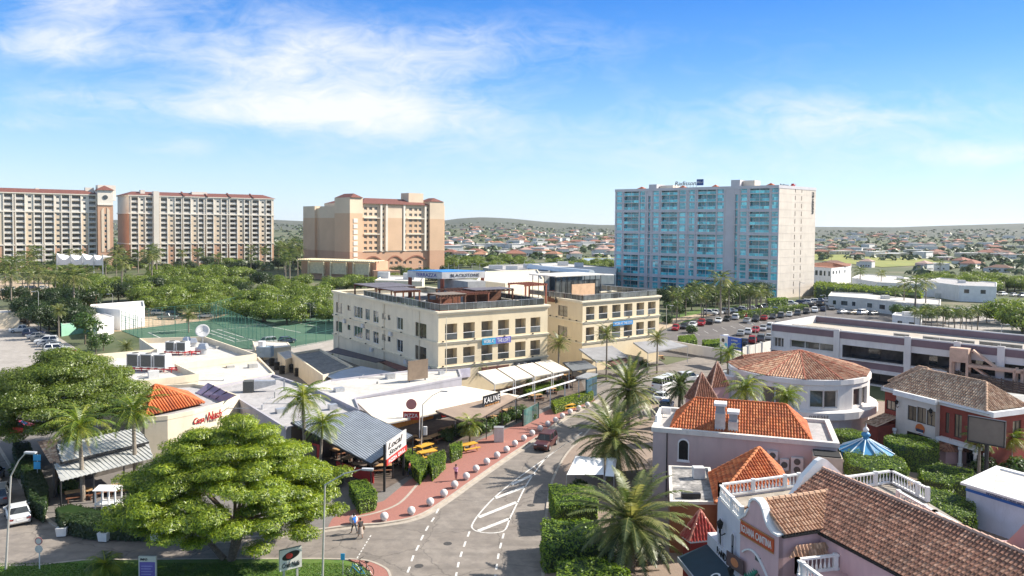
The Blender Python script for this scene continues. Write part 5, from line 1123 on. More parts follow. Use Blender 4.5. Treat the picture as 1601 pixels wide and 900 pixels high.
mb.box(2.6, 10, 0, 1.8, 5.6, 6.0); mb.build('frame', ST); mb = MB(Mx).use(pk); mb.bar((3, 1, 8.2), (6.4, 1, 5.8), .9, .3); mb.bar((3.2, 1, 5.6), (8.6, 1, 2.2), .9, .3); mb.build('flights', ST)
# ------------------------------------------------------------------ round shop
RC = Vector((40.3, 105.5, 0)); RR = 9.2
RS = thing('round_shop', 'round white shop with fanned terracotta roof and display windows', 'shop', RC); rw = MB().use(lav); n = 28; pl = []
WIN['display'] = dict(frame=lav, glass=glass('display_glass', (.07, .065, .06), .08), t=.12, nx=1)
ang = [rad(180+360*i/n) for i in range(n+1)]; pr_ = [RC+Vector((math.cos(a), math.sin(a), 0))*RR for a in ang]
for i in range(n):
    a, b = pr_[i], pr_[i+1]; Lw = (b-a).length; ops = []
    if i in (3, 4, 6, 7, 9, 10, 1, 12): ops = [dict(x0=.0 if i in (4, 7, 10) else .25, x1=Lw-.25 if i in (4, 7, 10) else Lw, z0=3.9, z1=6.2, kind='display', rev=.35, name='display_window')]
    facade(rw, a, b, 0, 7.6, ops, pl)
rw.build('wall', RS); place(RS, pl)
lg = MB().use(lav); lg.lathe(RC.x, RC.y, [(RR+.05, 2.6), (RR+1.1, 2.6), (RR+1.1, 3.5), (RR+.02, 3.6)], n); lg.build('ledge', RS)
pm_ = MB().use(lav); pm_.lathe(RC.x, RC.y, [(RR+.02, 6.8), (RR+.2, 6.9), (RR+.2, 7.55), (RR-.2, 7.58)], n); pm_.build('parapet', RS)
text('BRESH', FR(RC+Vector((3.2-4, -RR-1.15, 0)), RC+Vector((3.2+2, -RR-1.0, 0)))[0], 2.4, .4, mat('grey_letters', (.12, .12, .12), .6), RS, x=-1.6, y=-.15, z=2.9)
fan = MB(); F_ = 12; apx = RC+Vector((.3, 0, 9.9)); tc_ = [terracotta[2], tantile[0], terracotta[0], mat('tile_salmon', (.50, .27, .17), .85, .2, 3)]
fp = [RC+Vector((math.cos(rad(195+360*i/F_))*(RR+.15), math.sin(rad(195+360*i/F_))*(RR+.15), 7.6)) for i in range(F_)]
for i in range(F_): a, b = fp[i], fp[(i+1) % F_]; tiles(fan, [a, b, apx], b-a, tc_, pitch=.34, row=.6, r=.1, seed=i)
fan.build('tile_slopes', RS); cp = MB()
for p in fp: ridge(cp, p, apx, mat('ridge_red', (.36, .12, .07), .85), .13)
cp.build('ridge_caps', RS)
wg = MB(FR(P(1165, 574, 7.4), P(1228, 566, 7.4))[0]); Lw = FR(P(1165, 574, 7.4), P(1228, 566, 7.4))[1]
hipM = MB(); hip(hipM, FR(P(1165, 574, 7.4), P(1228, 566, 7.4))[0], 1.2, Lw+3, .3, 4.6, 7.2, 1.3, terracotta, 1.0, pitch=.36, row=.6); hipM.build('rear_roof', RS)
lw = MB(wg.M).use(lav); lw.box(-2.2, Lw, -.6, .3, 0, 7.5); lw.box(-3.2, -2.2, -.5, 3, 0, 6.4); lw.build('side_wall', RS)
# ------------------------------------------------------------------ red and white house
brickred = mat('oxblood_render', (.27, .055, .035), .88, .12, .8, dirt=((.16, .04, .03), 1.5, .4)); ivory = mat('ivory_render', (.62, .57, .50), .85, .06, .6, dirt=((.45, .4, .34), 1.2, .3))
HO = thing('red_white_house', 'oxblood and white two storey building with brown tiled roof beyond the round hedges', 'building', P(1384, 603, 7)); o0, o1 = P(1384, 603, 7), P(1552, 643, 7); Mh, Lh = FR(o0, o1); hx = lambda px: along(o0, o1, px); pl = []
darkfr = mat('dark_brown_frame', (.045, .035, .03), .6)
WIN['hwin'] = dict(frame=darkfr, glass=glass('warm_glass', (.34, .26, .17), .15, .5), t=.09, nx=2); WIN['hwin3'] = dict(frame=darkfr, glass=MATS['warm_glass'], t=.09, nx=3); WIN['hdoor'] = dict(deep=1.2, inner=darkfr, back=blackm, glass=winglass, rail=darkfr, rh=.05)
rw1, wh1 = MB().use(brickred), MB().use(ivory)
w0, w1 = hx(1415), hx(1478)
s0_, s1_, s2_, s3_ = Mh @ Vector((0, 0, 0)), Mh @ Vector((w0, 0, 0)), Mh @ Vector((w1, 0, 0)), Mh @ Vector((Lh, 0, 0))
facade(rw1, s0_, s1_, 0, 6.6, [dict(x0=hx(1393), x1=hx(1413)-.05, z0=4.1, z1=5.3, kind='hwin3')], pl)
q0, q1 = Mh @ Vector((w0, -.7, 0)), Mh @ Vector((w1, -.7, 0)); wx = lambda px: along(q0, q1, px)
facade(wh1, q0, q1, 0, 6.6, [dict(x0=wx(1427), x1=wx(1441), z0=3.7, z1=5.5, kind='hwin'), dict(x0=wx(1441)+.05, x1=wx(1457)-.05, z0=3.7, z1=5.6, kind='hwin'), dict(x0=wx(1457), x1=wx(1471), z0=3.7, z1=5.5, kind='hwin'), dict(x0=wx(1427), x1=wx(1466), z0=.1, z1=2.3, kind='hdoor', rev=0, name='shop_front')], pl)
Mx, Lx = FR(s1_, q0); Mx, Lx = FR(s1_, q0)
wh1.M = Mh; wh1.quad((w0, 0, 0), (w0, -.7, 0), (w0, -.7, 6.6), (w0, 0, 6.6)); wh1.quad((w1, -.7, 0), (w1, 0, 0), (w1, 0, 6.6), (w1, -.7, 6.6)); wh1.M = None
sx = lambda px: along(s2_, s3_, px)
facade(rw1, s2_, s3_, 0, 6.6, [dict(x0=sx(1487), x1=sx(1493), z0=3.2, z1=5.6, kind='hwin'), dict(x0=sx(1501), x1=sx(1513), z0=3.0, z1=5.7, kind='hwin'), dict(x0=sx(1486), x1=sx(1508), z0=.1, z1=2.2, kind='hdoor', rev=0, name='shop_front'), dict(x0=sx(1514), x1=sx(1545), z0=.1, z1=2.2, kind='hdoor', rev=0, name='shop_front')], pl)
e0, e1 = Mh @ Vector((Lh, 0, 0)), Mh @ Vector((Lh, 16, 0))
facade(rw1, e0, e1, 0, 6.6, [dict(x0=3.4+2.6*i, x1=4.8+2.6*i, z0=3.6, z1=5.6, kind='hwin') for i in range(4)], pl)
for a, b in (((Lh, 16), (0, 9)), ((0, 9), (0, 0))): Mx, Lx = FR(Mh @ Vector((*a, 0)), Mh @ Vector((*b, 0))); wall_ops(rw1, Mx, Lx, 0, 6.6, [])
rw1.build('red_wall', HO); wh1.build('white_wall', HO); place(HO, pl)
tr = MB(Mh).use(white); tr.box(-.3, w0, -.4, 0, 6.4, 7.0); tr.box(w0-.2, w1+.2, -1.1, -.7, 6.4, 7.0); tr.box(w1, Lh+.4, -.4, 0, 6.4, 7.0); tr.box(Lh, Lh+.4, 0, 16, 6.4, 7.0); tr.box(w1+.3, Lh-1, -1.0, 0, 2.35, 2.7); tr.box(-.3, 0, -.4, 9, 6.4, 7); tr.build('cornice', HO)
MB(Mh).use(concrete).add([(0, -.7, 6.7), (Lh, -.7, 6.7), (Lh, 16, 6.7), (0, 9, 6.7)], [(0, 1, 2, 3)]).build('flat_roof', HO)
rf = MB(); hip(rf, Mh, .2, Lh-.4, -.4, 6.6, 6.95, 2.5, tantile, 2.6, pitch=.3, row=.45); hip(rf, Mh, -2.4, 3.4, 3.2, 9, 6.9, 2.2, tantile, 2.2, pitch=.3, row=.45); rf.build('tiled_roof', HO)
bl_ = MB(); balustrade(bl_, [Mh @ Vector((Lh-.1, 7, 0)), Mh @ Vector((Lh-.1, 16, 0))], 7.0, 1.0); bl_.build('balustrade', HO)
for x, y in ((w1+.4, -.9), (w1+3.4, -.9), (Lh-1.2, -.9), (Lh-.2, -.6), (w0+.3, -1.2), (w1-.3, -1.2)): p = Mh @ Vector((x, y, 0)); MB().use(white).lathe(p.x, p.y, [(.28, .13), (.28, .4), (.2, .45), (.17, 1.9), (.26, 2.0), (.26, 2.3)], 12).build('column', HO)
lr = MB(); A0 = [Mh @ Vector(v) for v in ((.0, -3.8, 2.6), (w0-.1, -3.8, 2.6), (w0-.1, -.1, 3.5), (0, -.1, 3.5))]; tiles(lr, A0, A0[1]-A0[0], tantile, pitch=.3); lr.build('lean_to_roof', HO)
MB(Mh).use(brickred).box(.15, w0-.2, -3.5, -.2, 0, 2.6).build('porch_wall', HO)
dm = MB(Mh @ Matrix.Translation((wx(1448)+w0, -.75, 3.0)) @ Matrix.Rotation(rad(90), 4, 'X')).use(mat('badge_orange', (.55, .14, .03), .6)); dm.cyl(0, 0, 0, .06, .62, n=20); dm.build('round_badge', HO)
dm = MB(Mh @ Matrix.Translation((wx(1448)+w0, -.75, 3.0)) @ Matrix.Rotation(rad(90), 4, 'X')).use(mat('badge_navy', (.02, .05, .10), .6)); dm.add([(.55*math.cos(a), .55*math.sin(a)-.02, .075) for a in [math.pi+math.pi*i/10 for i in range(11)]], [tuple(range(11))]); dm.use(white).box(-.45, .45, -.5, -.38, .06, .09); dm.build('badge_wave', HO)
def wall_lamp(root, M, x, z, s=1):
    mb = MB(M @ Matrix.Translation((x, 0, z))).use(blackm); mb.tube([(0, 0, -.5*s), (0, -.3*s, -.65*s), (0, -.5*s, -.4*s), (0, -.45*s, -.1*s)], .045*s, 6); mb.frus([(-.12*s, -.57*s, -.1*s), (.12*s, -.57*s, -.1*s), (.12*s, -.33*s, -.1*s), (-.12*s, -.33*s, -.1*s)], [(-.2*s, -.65*s, .35*s), (.2*s, -.65*s, .35*s), (.2*s, -.25*s, .35*s), (-.2*s, -.25*s, .35*s)]); mb.lathe(0, -.45*s, [(.28*s, .35*s), (.05*s, .6*s), (.01*s, .7*s)], 8); mb.build('wall_lantern', root)
Mw = FR(q0, q1)[0]; wall_lamp(HO, Mw, .35, 5.4, .8); wall_lamp(HO, Mw, w1-w0-.4, 5.4, .8)
# ------------------------------------------------------------------ pale pink building with orange roof
pinkw = mat('mauve_pink_render', (.54, .43, .40), .88, .06, .3, dirt=((.34, .28, .27), .7, .4)); rosew = mat('rose_render', (.55, .34, .33), .88, .07, .4)
K0, K1 = P(1021, 668, 7), P(1310, 693, 7); Mk_, Lk_ = FR(K0, K1); kx = lambda px: along(K0, K1, px)
KB = thing('pink_building', 'long mauve pink building with bright orange tiled roof and arched window', 'building', K0); kw = MB().use(pinkw); pl = []
facade(kw, K0, K1, 0, 6.8, [], pl)
for a, b in (((Lk_, 0), (Lk_, 9)), ((Lk_, 9), (0, 9)), ((0, 9), (0, 0))): Mx, Lx = FR(Mk_ @ Vector((*a, 0)), Mk_ @ Vector((*b, 0))); wall_ops(kw, Mx, Lx, 0, 6.8, [])
kw.build('wall', KB)
def archwin(root, M, x, z, w, h, depth=.06, name='arched_window', fm=None, gm=None):
    pts = [(-w/2, 0), (w/2, 0), (w/2, h-w/2)]+[(w/2*math.cos(a), h-w/2+w/2*math.sin(a)) for a in [math.pi*i/10 for i in range(1, 10)]]+[(-w/2, h-w/2)]
    Mx = M @ Matrix.Translation((x, 0, z)); f = MB(Mx).use(fm or white); n = len(pts)
    for i in range(n):
        a, b = pts[i], pts[(i+1) % n]; f.bar((a[0]*1.06, -.06, a[1]), (b[0]*1.06, -.06, b[1]), .1, .14)
    f.use(fm or white).box(-w/2-.15, w/2+.15, -.2, 0, -.16, -.02); o = f.build(name, root)
    g = MB(Mx).use(gm or winglass); g.add([(px, -.03, pz) for px, pz in pts], [tuple(range(n))]); g.build('pane', o)
    g = MB(Mx).use(blackm); g.box(-.03, .03, -.08, -.03, 0, h); g.box(-w/2, w/2, -.08, -.03, h*.5-.03, h*.5+.03); g.build('glazing_bars', o)
archwin(KB, Mk_, kx(1074.5), 4.0, .95, 2.1, gm=blackm)
tr = MB(Mk_).use(offwhite); kp = [(0, 0), (Lk_, 0), (Lk_, 9), (0, 9)]; ring(tr, [Mk_.inverted() @ Mk_ @ Vector((*p, 0)) for p in kp], 6.6, 7.05, .15, .35); tr.build('parapet', KB)
MB(Mk_).use(roofg).add([(*p, 6.7) for p in kp], [(0, 1, 2, 3)]).build('flat_roof', KB)
rf = MB(); hip(rf, Mk_, kx(1052), kx(1278), .5, 8.4, 6.8, 2.5, orangetile, 2.2, pitch=.27, row=.42, r=.09); rf.build('tiled_roof', KB)
pp_ = MB(Mk_).use(blackm); pp_.tube([(kx(1050)-.1, -.08, .2), (kx(1050)-.1, -.08, 6.7)], .06); pp_.build('downpipe', KB)
for px, w_, h0, h1, nm in ((1131, 1.0, 7.2, 9.6, 'taller'), (1152, .95, 7.0, 8.9, 'shorter')):
    x = kx(px); o = thing('extractor_flue', nm+' grey extractor flue on the bright orange roof', 'flue', Mk_ @ Vector((x, 2, h0)), 'roof flues'); MB(Mk_).use(steel).box(x-w_/2, x+w_/2, .9, 2.0, h0-.4, h1-.9).build('base', o); MB(Mk_).use(mat('flue_grey', (.30, .31, .33), .6)).box(x-w_*.42, x+w_*.42, 1.0, 2.0, h1-.9, h1-.15).build('shaft', o); MB(Mk_).use(white).box(x-w_*.6, x+w_*.6, .8, 2.2, h1-.15, h1+.1).build('cap', o)
for i, (px, pz, w_, h_, lab) in enumerate(((1215, 5.0, .95, .8, 'single fan air conditioner high on the mauve wall'), (1234, 4.1, .8, 1.05, 'middle air conditioner on the mauve wall, seen edge on'), (1254, 3.9, 1.1, 1.5, 'double fan air conditioner lowest on the mauve wall'))):
    x = kx(px); o = thing('wall_ac', lab, 'air conditioner', Mk_ @ Vector((x, -.3, pz)), 'wall air conditioners'); MB(Mk_).use(acm).box(x-w_/2, x+w_/2, -.42, -.05, pz, pz+h_).build('casing', o)
    for k in range(2 if h_ > 1.2 else 1): g = MB(Mk_ @ Matrix.Translation((x, -.42, pz+h_*(.25+.5*k) if h_ > 1.2 else pz+h_*.5)) @ Matrix.Rotation(rad(90), 4, 'X')).use(grille); g.cyl(0, 0, 0, .03, .3, n=14); g.build('fan_grille', o)
    MB(Mk_).use(steel).bar((x, -.2, pz-.1), (x, -.02, pz-.4), .05).build('bracket', o)
bb = thing('wall_box', 'tall cream boxed wall at the right end of the mauve building', 'wall', Mk_ @ Vector((Lk_, -1, 0))); x = kx(1277); MB(Mk_).use(mat('cream_box', (.55, .47, .36), .9)).box(x, Lk_+.2, -2.2, -.05, 0, 6.2).build('wall', bb); MB(Mk_).use(blackm).box(x+.1, Lk_+.1, -2.1, -.1, 6.15, 6.3).build('dark_top', bb)
MB(Mk_).use(white).box(0, .2, 2, 6, 7, 7.7).box(0, kx(1045), 5.8, 6, 7, 7.7).build('terrace_upstand', KB)
# low dirty roof + brown wall
dirty = patchmat('stained_roof', [(.3, (.10, .10, .10)), (.5, (.34, .32, .30)), (.7, (.60, .57, .53))], .9, 10, .9, 3.0, (.06, .06, .06), .6)
LR, _ = slab('low_extension', 'low flat roofed extension with black stained roof below the mauve wall', 'building', [(1046, 728), (1110, 731), (1122, 785), (1048, 784)], 4.4, mat('rust_wall', (.30, .12, .06), .9, .15, .6), dirty, .15, eave=offwhite)
q = P(1092, 745, 4.4); MB(Matrix.Translation(q)).use(acm).box(-.5, .5, -.4, .4, -.1, .9).build('roof_unit', LR); q = P(1080, 776, 4.4); MB(Matrix.Translation(q)).use(darkmetal).box(-.8, .8, -.2, .2, -.1, .3).build('roof_tray', LR)
OB = thing('orange_roof_building', 'small building with orange tiled pyramid roof below the mauve wall', 'building', P(1187, 760, 0)); ap = P(1187, 699, 7.5); bs = [P(1108, 740, 4.7), P(1118, 786, 4.7), P(1243, 775, 4.7), P(1262, 752, 4.7)]; bs = [bs[0], bs[1], bs[2], bs[0]+(bs[2]-bs[1])]
mb = MB()
for i in range(4): a, b = bs[i], bs[(i+1) % 4]; tiles(mb, [a, b, ap], b-a, orangetile, pitch=.27, row=.42, r=.09, seed=i)
mb.build('tiled_roof', OB); mb = MB()
for p in bs: ridge(mb, p, ap, orangetile[2])
mb.build('ridge_caps', OB); mb = MB().use(MATS['rust_wall']); cc = sum(bs, Vector((0, 0, 0)))/4; mb.prism([(cc+(p-cc)*.94).xy for p in ccw(bs)], 0, 4.65); mb.build('wall', OB)
# twin pyramid towers
for i, (px, py, pts, lab) in enumerate(((1097, 582, [(1070, 621), (1085, 627), (1123, 625), (1110, 612)], 'nearer of two square towers with steep rose tiled pyramid roof'), (1117, 565, [(1100, 600), (1112, 606), (1141, 603), (1130, 594)], 'farther of two square towers with steep rose tiled pyramid roof'))):
    bs = [P(x, y, 5.6) for x, y in pts]; bs[3] = bs[0]+(bs[2]-bs[1]); cc = sum(bs, Vector((0, 0, 0)))/4; o = thing('pyramid_tower', lab, 'tower', (cc.x, cc.y, 0), 'pyramid roofed towers')
    zt = PD(px, py, cc.y).z; ap = Vector((cc.x, cc.y, zt)); mb = MB()
    for k in range(4): a, b = bs[k], bs[(k+1) % 4]; tiles(mb, [a, b, ap], b-a, [terracotta[3], terracotta[0], terracotta[1], terracotta[3]], pitch=.3, row=.35, r=.08, seed=k)
    mb.build('tiled_roof', o); mb = MB()
    for p in bs: ridge(mb, p, ap, mat('pale_ridge', (.55, .33, .24), .85), .1)
    mb.build('ridge_caps', o); mb = MB().use(rosew); mb.prism([(cc+(p-cc)*.92).xy for p in ccw(bs)], 0, 5.55); mb.build('wall', o)
# ------------------------------------------------------------------ cantina
I0, I1 = Vector((15.0, 53.8, 0)), Vector((15.25, 49.2, 0)); sdir = Vector((math.cos(rad(-70)), math.sin(rad(-70)), 0)); tdir = Vector((-sdir.y, sdir.x, 0))
Mi = Matrix((sdir, tdir, Vector((0, 0, 1)))).transposed().to_4x4(); Mi.translation = I1
IG = thing('cantina_building', 'pink and white cantina building with curved gable and big brown tiled roof', 'building', I1)
pk_ = mat('cantina_pink', (.64, .42, .41), .88, .07, .5, dirt=((.42, .24, .25), 1.0, .4)); lavw = mat('cantina_lilac', (.62, .59, .62), .88, .05, .5, dirt=((.4, .38, .42), 1, .35))
w = MB().use(lavw); Mx0, Lx0 = FR(I0, I1); wall_ops(w, Mx0, Lx0, 0, 7.6, []); Mb_, Lb_ = FR(I0+tdir*8, I0); wall_ops(w, Mb_, Lb_, 0, 7.6, []); w.build('white_wall', IG)
archwin(IG, Mx0, .95, 4.3, .6, 2.1, fm=lavw, gm=blackm); archwin(IG, Mx0, 3.5, 4.4, .55, 2.0, fm=lavw, gm=blackm); wall_lamp(IG, Mx0, 1.75, 6.1, .9); wall_lamp(IG, Mx0, 4.1, 3.9, .9)
b_ = MB(); balustrade(b_, [I0+Vector((.15, 0, 0)), I1+Vector((.1, .1, 0))], 7.6, .95, sp=.3); balustrade(b_, [I0+Vector((.15, 0, 0))+tdir*0, I0+tdir*7.2], 7.6, .95, sp=.32); b_.build('roof_balustrade', IG)
MB().use(mat('roof_screed', (.34, .30, .25), .9, .2, 1)).add([(v.x, v.y, 7.4) for v in (I0, I1, I1+tdir*8, I0+tdir*8)], [(0, 1, 2, 3)]).build('roof_screed', IG)
# curved gable front
G = 3.75; prof = [(0, 7.9), (.25, 8.0), (.55, 8.25), (.8, 8.7), (.95, 9.2), (1.2, 9.5), (1.6, 9.62), (2.0, 9.5), (2.25, 9.2), (2.45, 8.75), (2.75, 8.35), (3.15, 8.12), (3.5, 8.1), (G, 8.1)]
gb = MB(Mi).use(pk_); ptsg = [(0, 0)]+[(G, 0)]+[(x, z) for x, z in prof[::-1]]
gb.add([(x, 0, z) for x, z in ptsg]+[(x, .35, z) for x, z in ptsg], [tuple(range(len(ptsg))), tuple(range(2*len(ptsg)-1, len(ptsg)-1, -1))]+[(i, (i+1) % len(ptsg), len(ptsg)+(i+1) % len(ptsg), len(ptsg)+i) for i in range(len(ptsg))]); gb.build('gable_wall', IG)
cp = MB(Mi).use(white)
for (a, za), (b, zb) in zip(prof[:-1], prof[1:]): cp.bar((a, .17, za+.05), (b, .17, zb+.05), .55, .14)
cp.build('gable_coping', IG)
sgn = MB(Mi).use(mat('cantina_sign_red', (.50, .08, .02), .6)).box(.12, 3.35, -.1, -.02, 6.95, 7.75); sgn = sgn.build('name_board', IG); text('IGUANA CANTINA', Mi, 2.95, .48, white, sgn, x=.26, y=-.11, z=7.1, sp=1.05)
fr_ = MB(Mi).use(mat('sign_edge_ochre', (.45, .22, .08), .6))
for a, b in (((.08, 6.9), (3.4, 6.9)), ((.08, 7.8), (3.4, 7.8))): fr_.bar((a[0], -.1, a[1]), (b[0], -.1, b[1]), .06)
fr_.build('board_edge', sgn)
arch = MB(Mi).use(white); ap2 = [(.35+2.5*i/12, 5.2+1.05*math.sin(math.pi*min(1, .18+i/12*.82))) for i in range(13)]
for a, b in zip(ap2[:-1], ap2[1:]): arch.bar((a[0], -.08, a[1]), (b[0], -.08, b[1]), .12, .1)
arch.build('arch_moulding', IG); wall_lamp(IG, Mi, 2.5, 4.6, 1.0); MB(Mi).use(grille).box(1.6, 2.1, -.05, 0, 5.75, 6.05).build('wall_vent', IG)
# painted lizard relief
lz = MB(Mi).use(mat('lizard_green', (.03, .22, .14), .7, .3, 4)); lz.tube([(.5, -.12, 3.9), (.9, -.15, 4.15), (1.35, -.16, 4.5), (1.7, -.14, 4.95), (1.85, -.12, 5.1)], .2, 8, .1); lz.tube([(.5, -.1, 3.9), (1.0, -.1, 3.7), (1.5, -.1, 3.75)], .1, 6, .03); lz.tube([(.9, -.16, 4.2), (.7, -.16, 4.5)], .07, 6); lz.tube([(1.3, -.16, 4.45), (1.6, -.16, 4.2)], .07, 6)
for i in range(6): lz.add([(.8+.18*i, -.2, 4.2+.16*i), (.72+.18*i, -.2, 4.55+.14*i), (.95+.18*i, -.2, 4.35+.16*i)], [(0, 1, 2)])
lz.build('lizard_relief', IG)
hs = MB(Mi).use(mat('picture_dark', (.10, .06, .06), .6)).box(-1.05, .75, -.3, -.22, 4.35, 5.3).build('hanging_picture', IG); pc_ = MB(Mi).use(mat('picture_warm', (.55, .20, .08), .6)); pc_.add([(-.15+.42*math.cos(a), -.31, 4.85+.3*math.sin(a)) for a in [6.28*i/12 for i in range(12)]], [tuple(range(12))]); pc_.build('picture_motif', hs)
# side wall under the cross roof
sw = MB().use(pk_); a, b = Mi @ Vector((G, 0, 0)), Mi @ Vector((G, 3.2, 0)); Mx, Lx = FR(a, b); wall_ops(sw, Mx, Lx, 0, 8.1, []); a2 = Mi @ Vector((16, 3.2, 0)); Mx, Lx = FR(b, a2); wall_ops(sw, Mx, Lx, 0, 7.95, []); sw.build('side_wall', IG)
gt = MB(Mi).use(blackm); gt.box(G, G+.18, .2, 3.1, 8.0, 8.15); gt.box(G, 16, 2.95, 3.12, 7.85, 8.02); gt.build('gutter', IG)
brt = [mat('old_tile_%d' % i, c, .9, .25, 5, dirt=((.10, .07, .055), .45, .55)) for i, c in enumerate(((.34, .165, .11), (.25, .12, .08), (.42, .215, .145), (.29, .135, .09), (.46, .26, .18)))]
pt = [mat('pale_tile_a', (.48, .28, .18), .88, .2, 4), mat('pale_tile_b', (.40, .22, .13), .88, .2, 4), mat('pale_tile_c', (.54, .34, .22), .88, .2, 4)]  # paler tile tones for the cross roof and small front roof
cr = MB(); Y = lambda x, y, z: Mi @ Vector((x, y, z))
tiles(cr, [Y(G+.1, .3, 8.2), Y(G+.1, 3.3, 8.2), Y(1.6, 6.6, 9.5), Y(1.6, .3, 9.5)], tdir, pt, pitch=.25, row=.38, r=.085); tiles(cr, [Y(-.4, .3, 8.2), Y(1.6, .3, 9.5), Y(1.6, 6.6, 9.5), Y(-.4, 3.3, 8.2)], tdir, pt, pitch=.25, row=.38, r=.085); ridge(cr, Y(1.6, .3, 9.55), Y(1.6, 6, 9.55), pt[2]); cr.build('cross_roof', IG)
mr = MB(); ra, rb_ = P(1300, 738, 10.35), P(1660, 915, 10.2); ra = ra-sdir*.3
ea, eb = Y(-.3, 3.0, 8.05), Y(17, 3.0, 8.05); ra2 = Y(-.3, 7, 10.35); rb2 = Y(17, 7.0, 10.35)
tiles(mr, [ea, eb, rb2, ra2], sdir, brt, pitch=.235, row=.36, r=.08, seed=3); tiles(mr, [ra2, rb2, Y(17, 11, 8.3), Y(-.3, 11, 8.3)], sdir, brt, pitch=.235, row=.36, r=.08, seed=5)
mr.build('main_roof', IG); mr = MB(); ridge(mr, ra2, rb2, mat('pale_ridge_tile', (.52, .33, .25), .88), .13); mr.build('ridge_caps', IG)
fg = MB(Mi).use(white); pg2 = [(3.6, 8.2), (4.4, 8.6), (5.0, 9.3), (5.5, 10.0), (6.1, 10.5), (6.6, 10.9), (7.0, 11.05), (7.4, 10.9), (8.0, 10.4), (8.6, 9.9), (9.4, 9.2), (10.4, 8.7)]
for (a, za), (b, zb) in zip(pg2[:-1], pg2[1:]): fg.frus([(-.75, a, 7.4), (-.35, a, 7.4), (-.35, b, 7.4), (-.75, b, 7.4)], [(-.75, a, za), (-.35, a, za), (-.35, b, zb), (-.75, b, zb)])
fg.build('far_gable', IG)
# rear deck with balustrades
bd = MB(); pts_ = [P(1322, 752, 9), P(1394, 742, 9), P(1450, 770, 9), P(1410, 782, 9)]
balustrade(bd, pts_[:3], 8.4, .95, sp=.3); balustrade(bd, [P(1405, 768, 9.2), P(1462, 800, 9.2), P(1505, 822, 9.2), P(1540, 842, 9.2), P(1600, 874, 9.2)], 8.3, .95, sp=.3); bd.build('rear_balustrade', IG)
MB().use(MATS['roof_screed']).add([(p.x, p.y, 8.35) for p in ccw([P(1322, 752, 9), P(1394, 742, 9), P(1450, 770, 9), P(1620, 868, 9), P(1600, 900, 9), P(1330, 775, 9)])], [(0, 1, 2, 3, 4, 5)]).build('rear_deck', IG)
rwl = MB().use(pk_); ch_ = [P(1394, 742, 9), P(1452, 770, 9), P(1452, 790, 9), P(1475, 800, 9), P(1640, 872, 9)]
for a, b in zip(ch_[:-1], ch_[1:]): Mx, Lx = FR(b, a); wall_ops(rwl, Mx, Lx, 0, 8.4, [])
rwl.build('rear_wall', IG)
cv = MB().use(rosew); a, b = P(1537, 812, 9.4), P(1640, 856, 9.4); Mx, Lx = FR(a, b); pv = [(0, 8.3), (1, 8.5), (1.6, 8.7), (2.2, 9.5), (2.6, 10.1), (3.2, 10.4), (4.2, 10.5), (Lx, 10.5)]
cv.M = Mx
for (p, zp), (q, zq) in zip(pv[:-1], pv[1:]): cv.frus([(p, 0, 0), (q, 0, 0), (q, .35, 0), (p, .35, 0)], [(p, 0, zp), (q, 0, zq), (q, .35, zq), (p, .35, zp)])
cv.build('curved_parapet', IG)
# low terrace at the front
ta, tb, tn = P(1247, 873, 7.2), P(1345, 862, 7.2), P(1300, 912, 7.2); td = MB(); balustrade(td, [tn, ta, tb], 6.25, .95, sp=.28)
td.build('front_balustrade', IG); tp = ccw([ta, tb, tb+(tn-ta)*3, ta+(tn-ta)*3]); wv = MB().use(pk_); wv.prism([p.xy for p in tp], 0, 6.25); wv.build('front_terrace', IG)
mrf = MB(); q = [P(1233, 872, 6.9), P(1290, 866, 6.9), P(1300, 846, 7.5), P(1246, 852, 7.5)]; tiles(mrf, q, q[1]-q[0], pt, pitch=.25, row=.38); mrf.build('small_tile_roof', IG)
# navy awning with lettering
NV = thing('awning', 'dark navy awning with white ring emblem on the cantina wall', 'awning', P(1120, 880, 3)); navy = mat('navy_canvas', (.01, .035, .055), .7, .1, 1); Mn, Ln = FR(I0+Vector((-.4, 1.2, 0)), I1+sdir*2.4+Vector((-.4, 0, 0)))
mb = MB(Mn).use(navy); mb.frus([(0, -2.2, 2.7), (Ln, -2.2, 2.7), (Ln, 0, 3.5), (0, 0, 3.5)], [(0, -2.2, 2.8), (Ln, -2.2, 2.8), (Ln, 0, 3.62), (0, 0, 3.62)]); mb.build('cover', NV); MB(Mn).use(steel).box(0, Ln, -2.28, -2.2, 2.45, 2.8).build('valance', NV)
rg = MB(Mn @ Matrix.Translation((Ln*.52, -1.1, 3.24)) @ Matrix.Rotation(rad(20.4), 4, 'X')).use(white); n = 20
for i in range(n):
    a, b = 6.2832*i/n, 6.2832*(i+1)/n; rg.quad((.36*math.cos(a), .36*math.sin(a), .02), (.36*math.cos(b), .36*math.sin(b), .02), (.22*math.cos(b), .22*math.sin(b), .02), (.22*math.cos(a), .22*math.sin(a), .02))
rg.build('ring_emblem', NV)
MB(Mn).use(lavw).box(0, Ln, .02, .9, 3.6, 4.5).build('fascia', NV); text('PANDA', Mn, 2.0, .5, blk, NV, y=-.03, x=1.9, z=3.8)
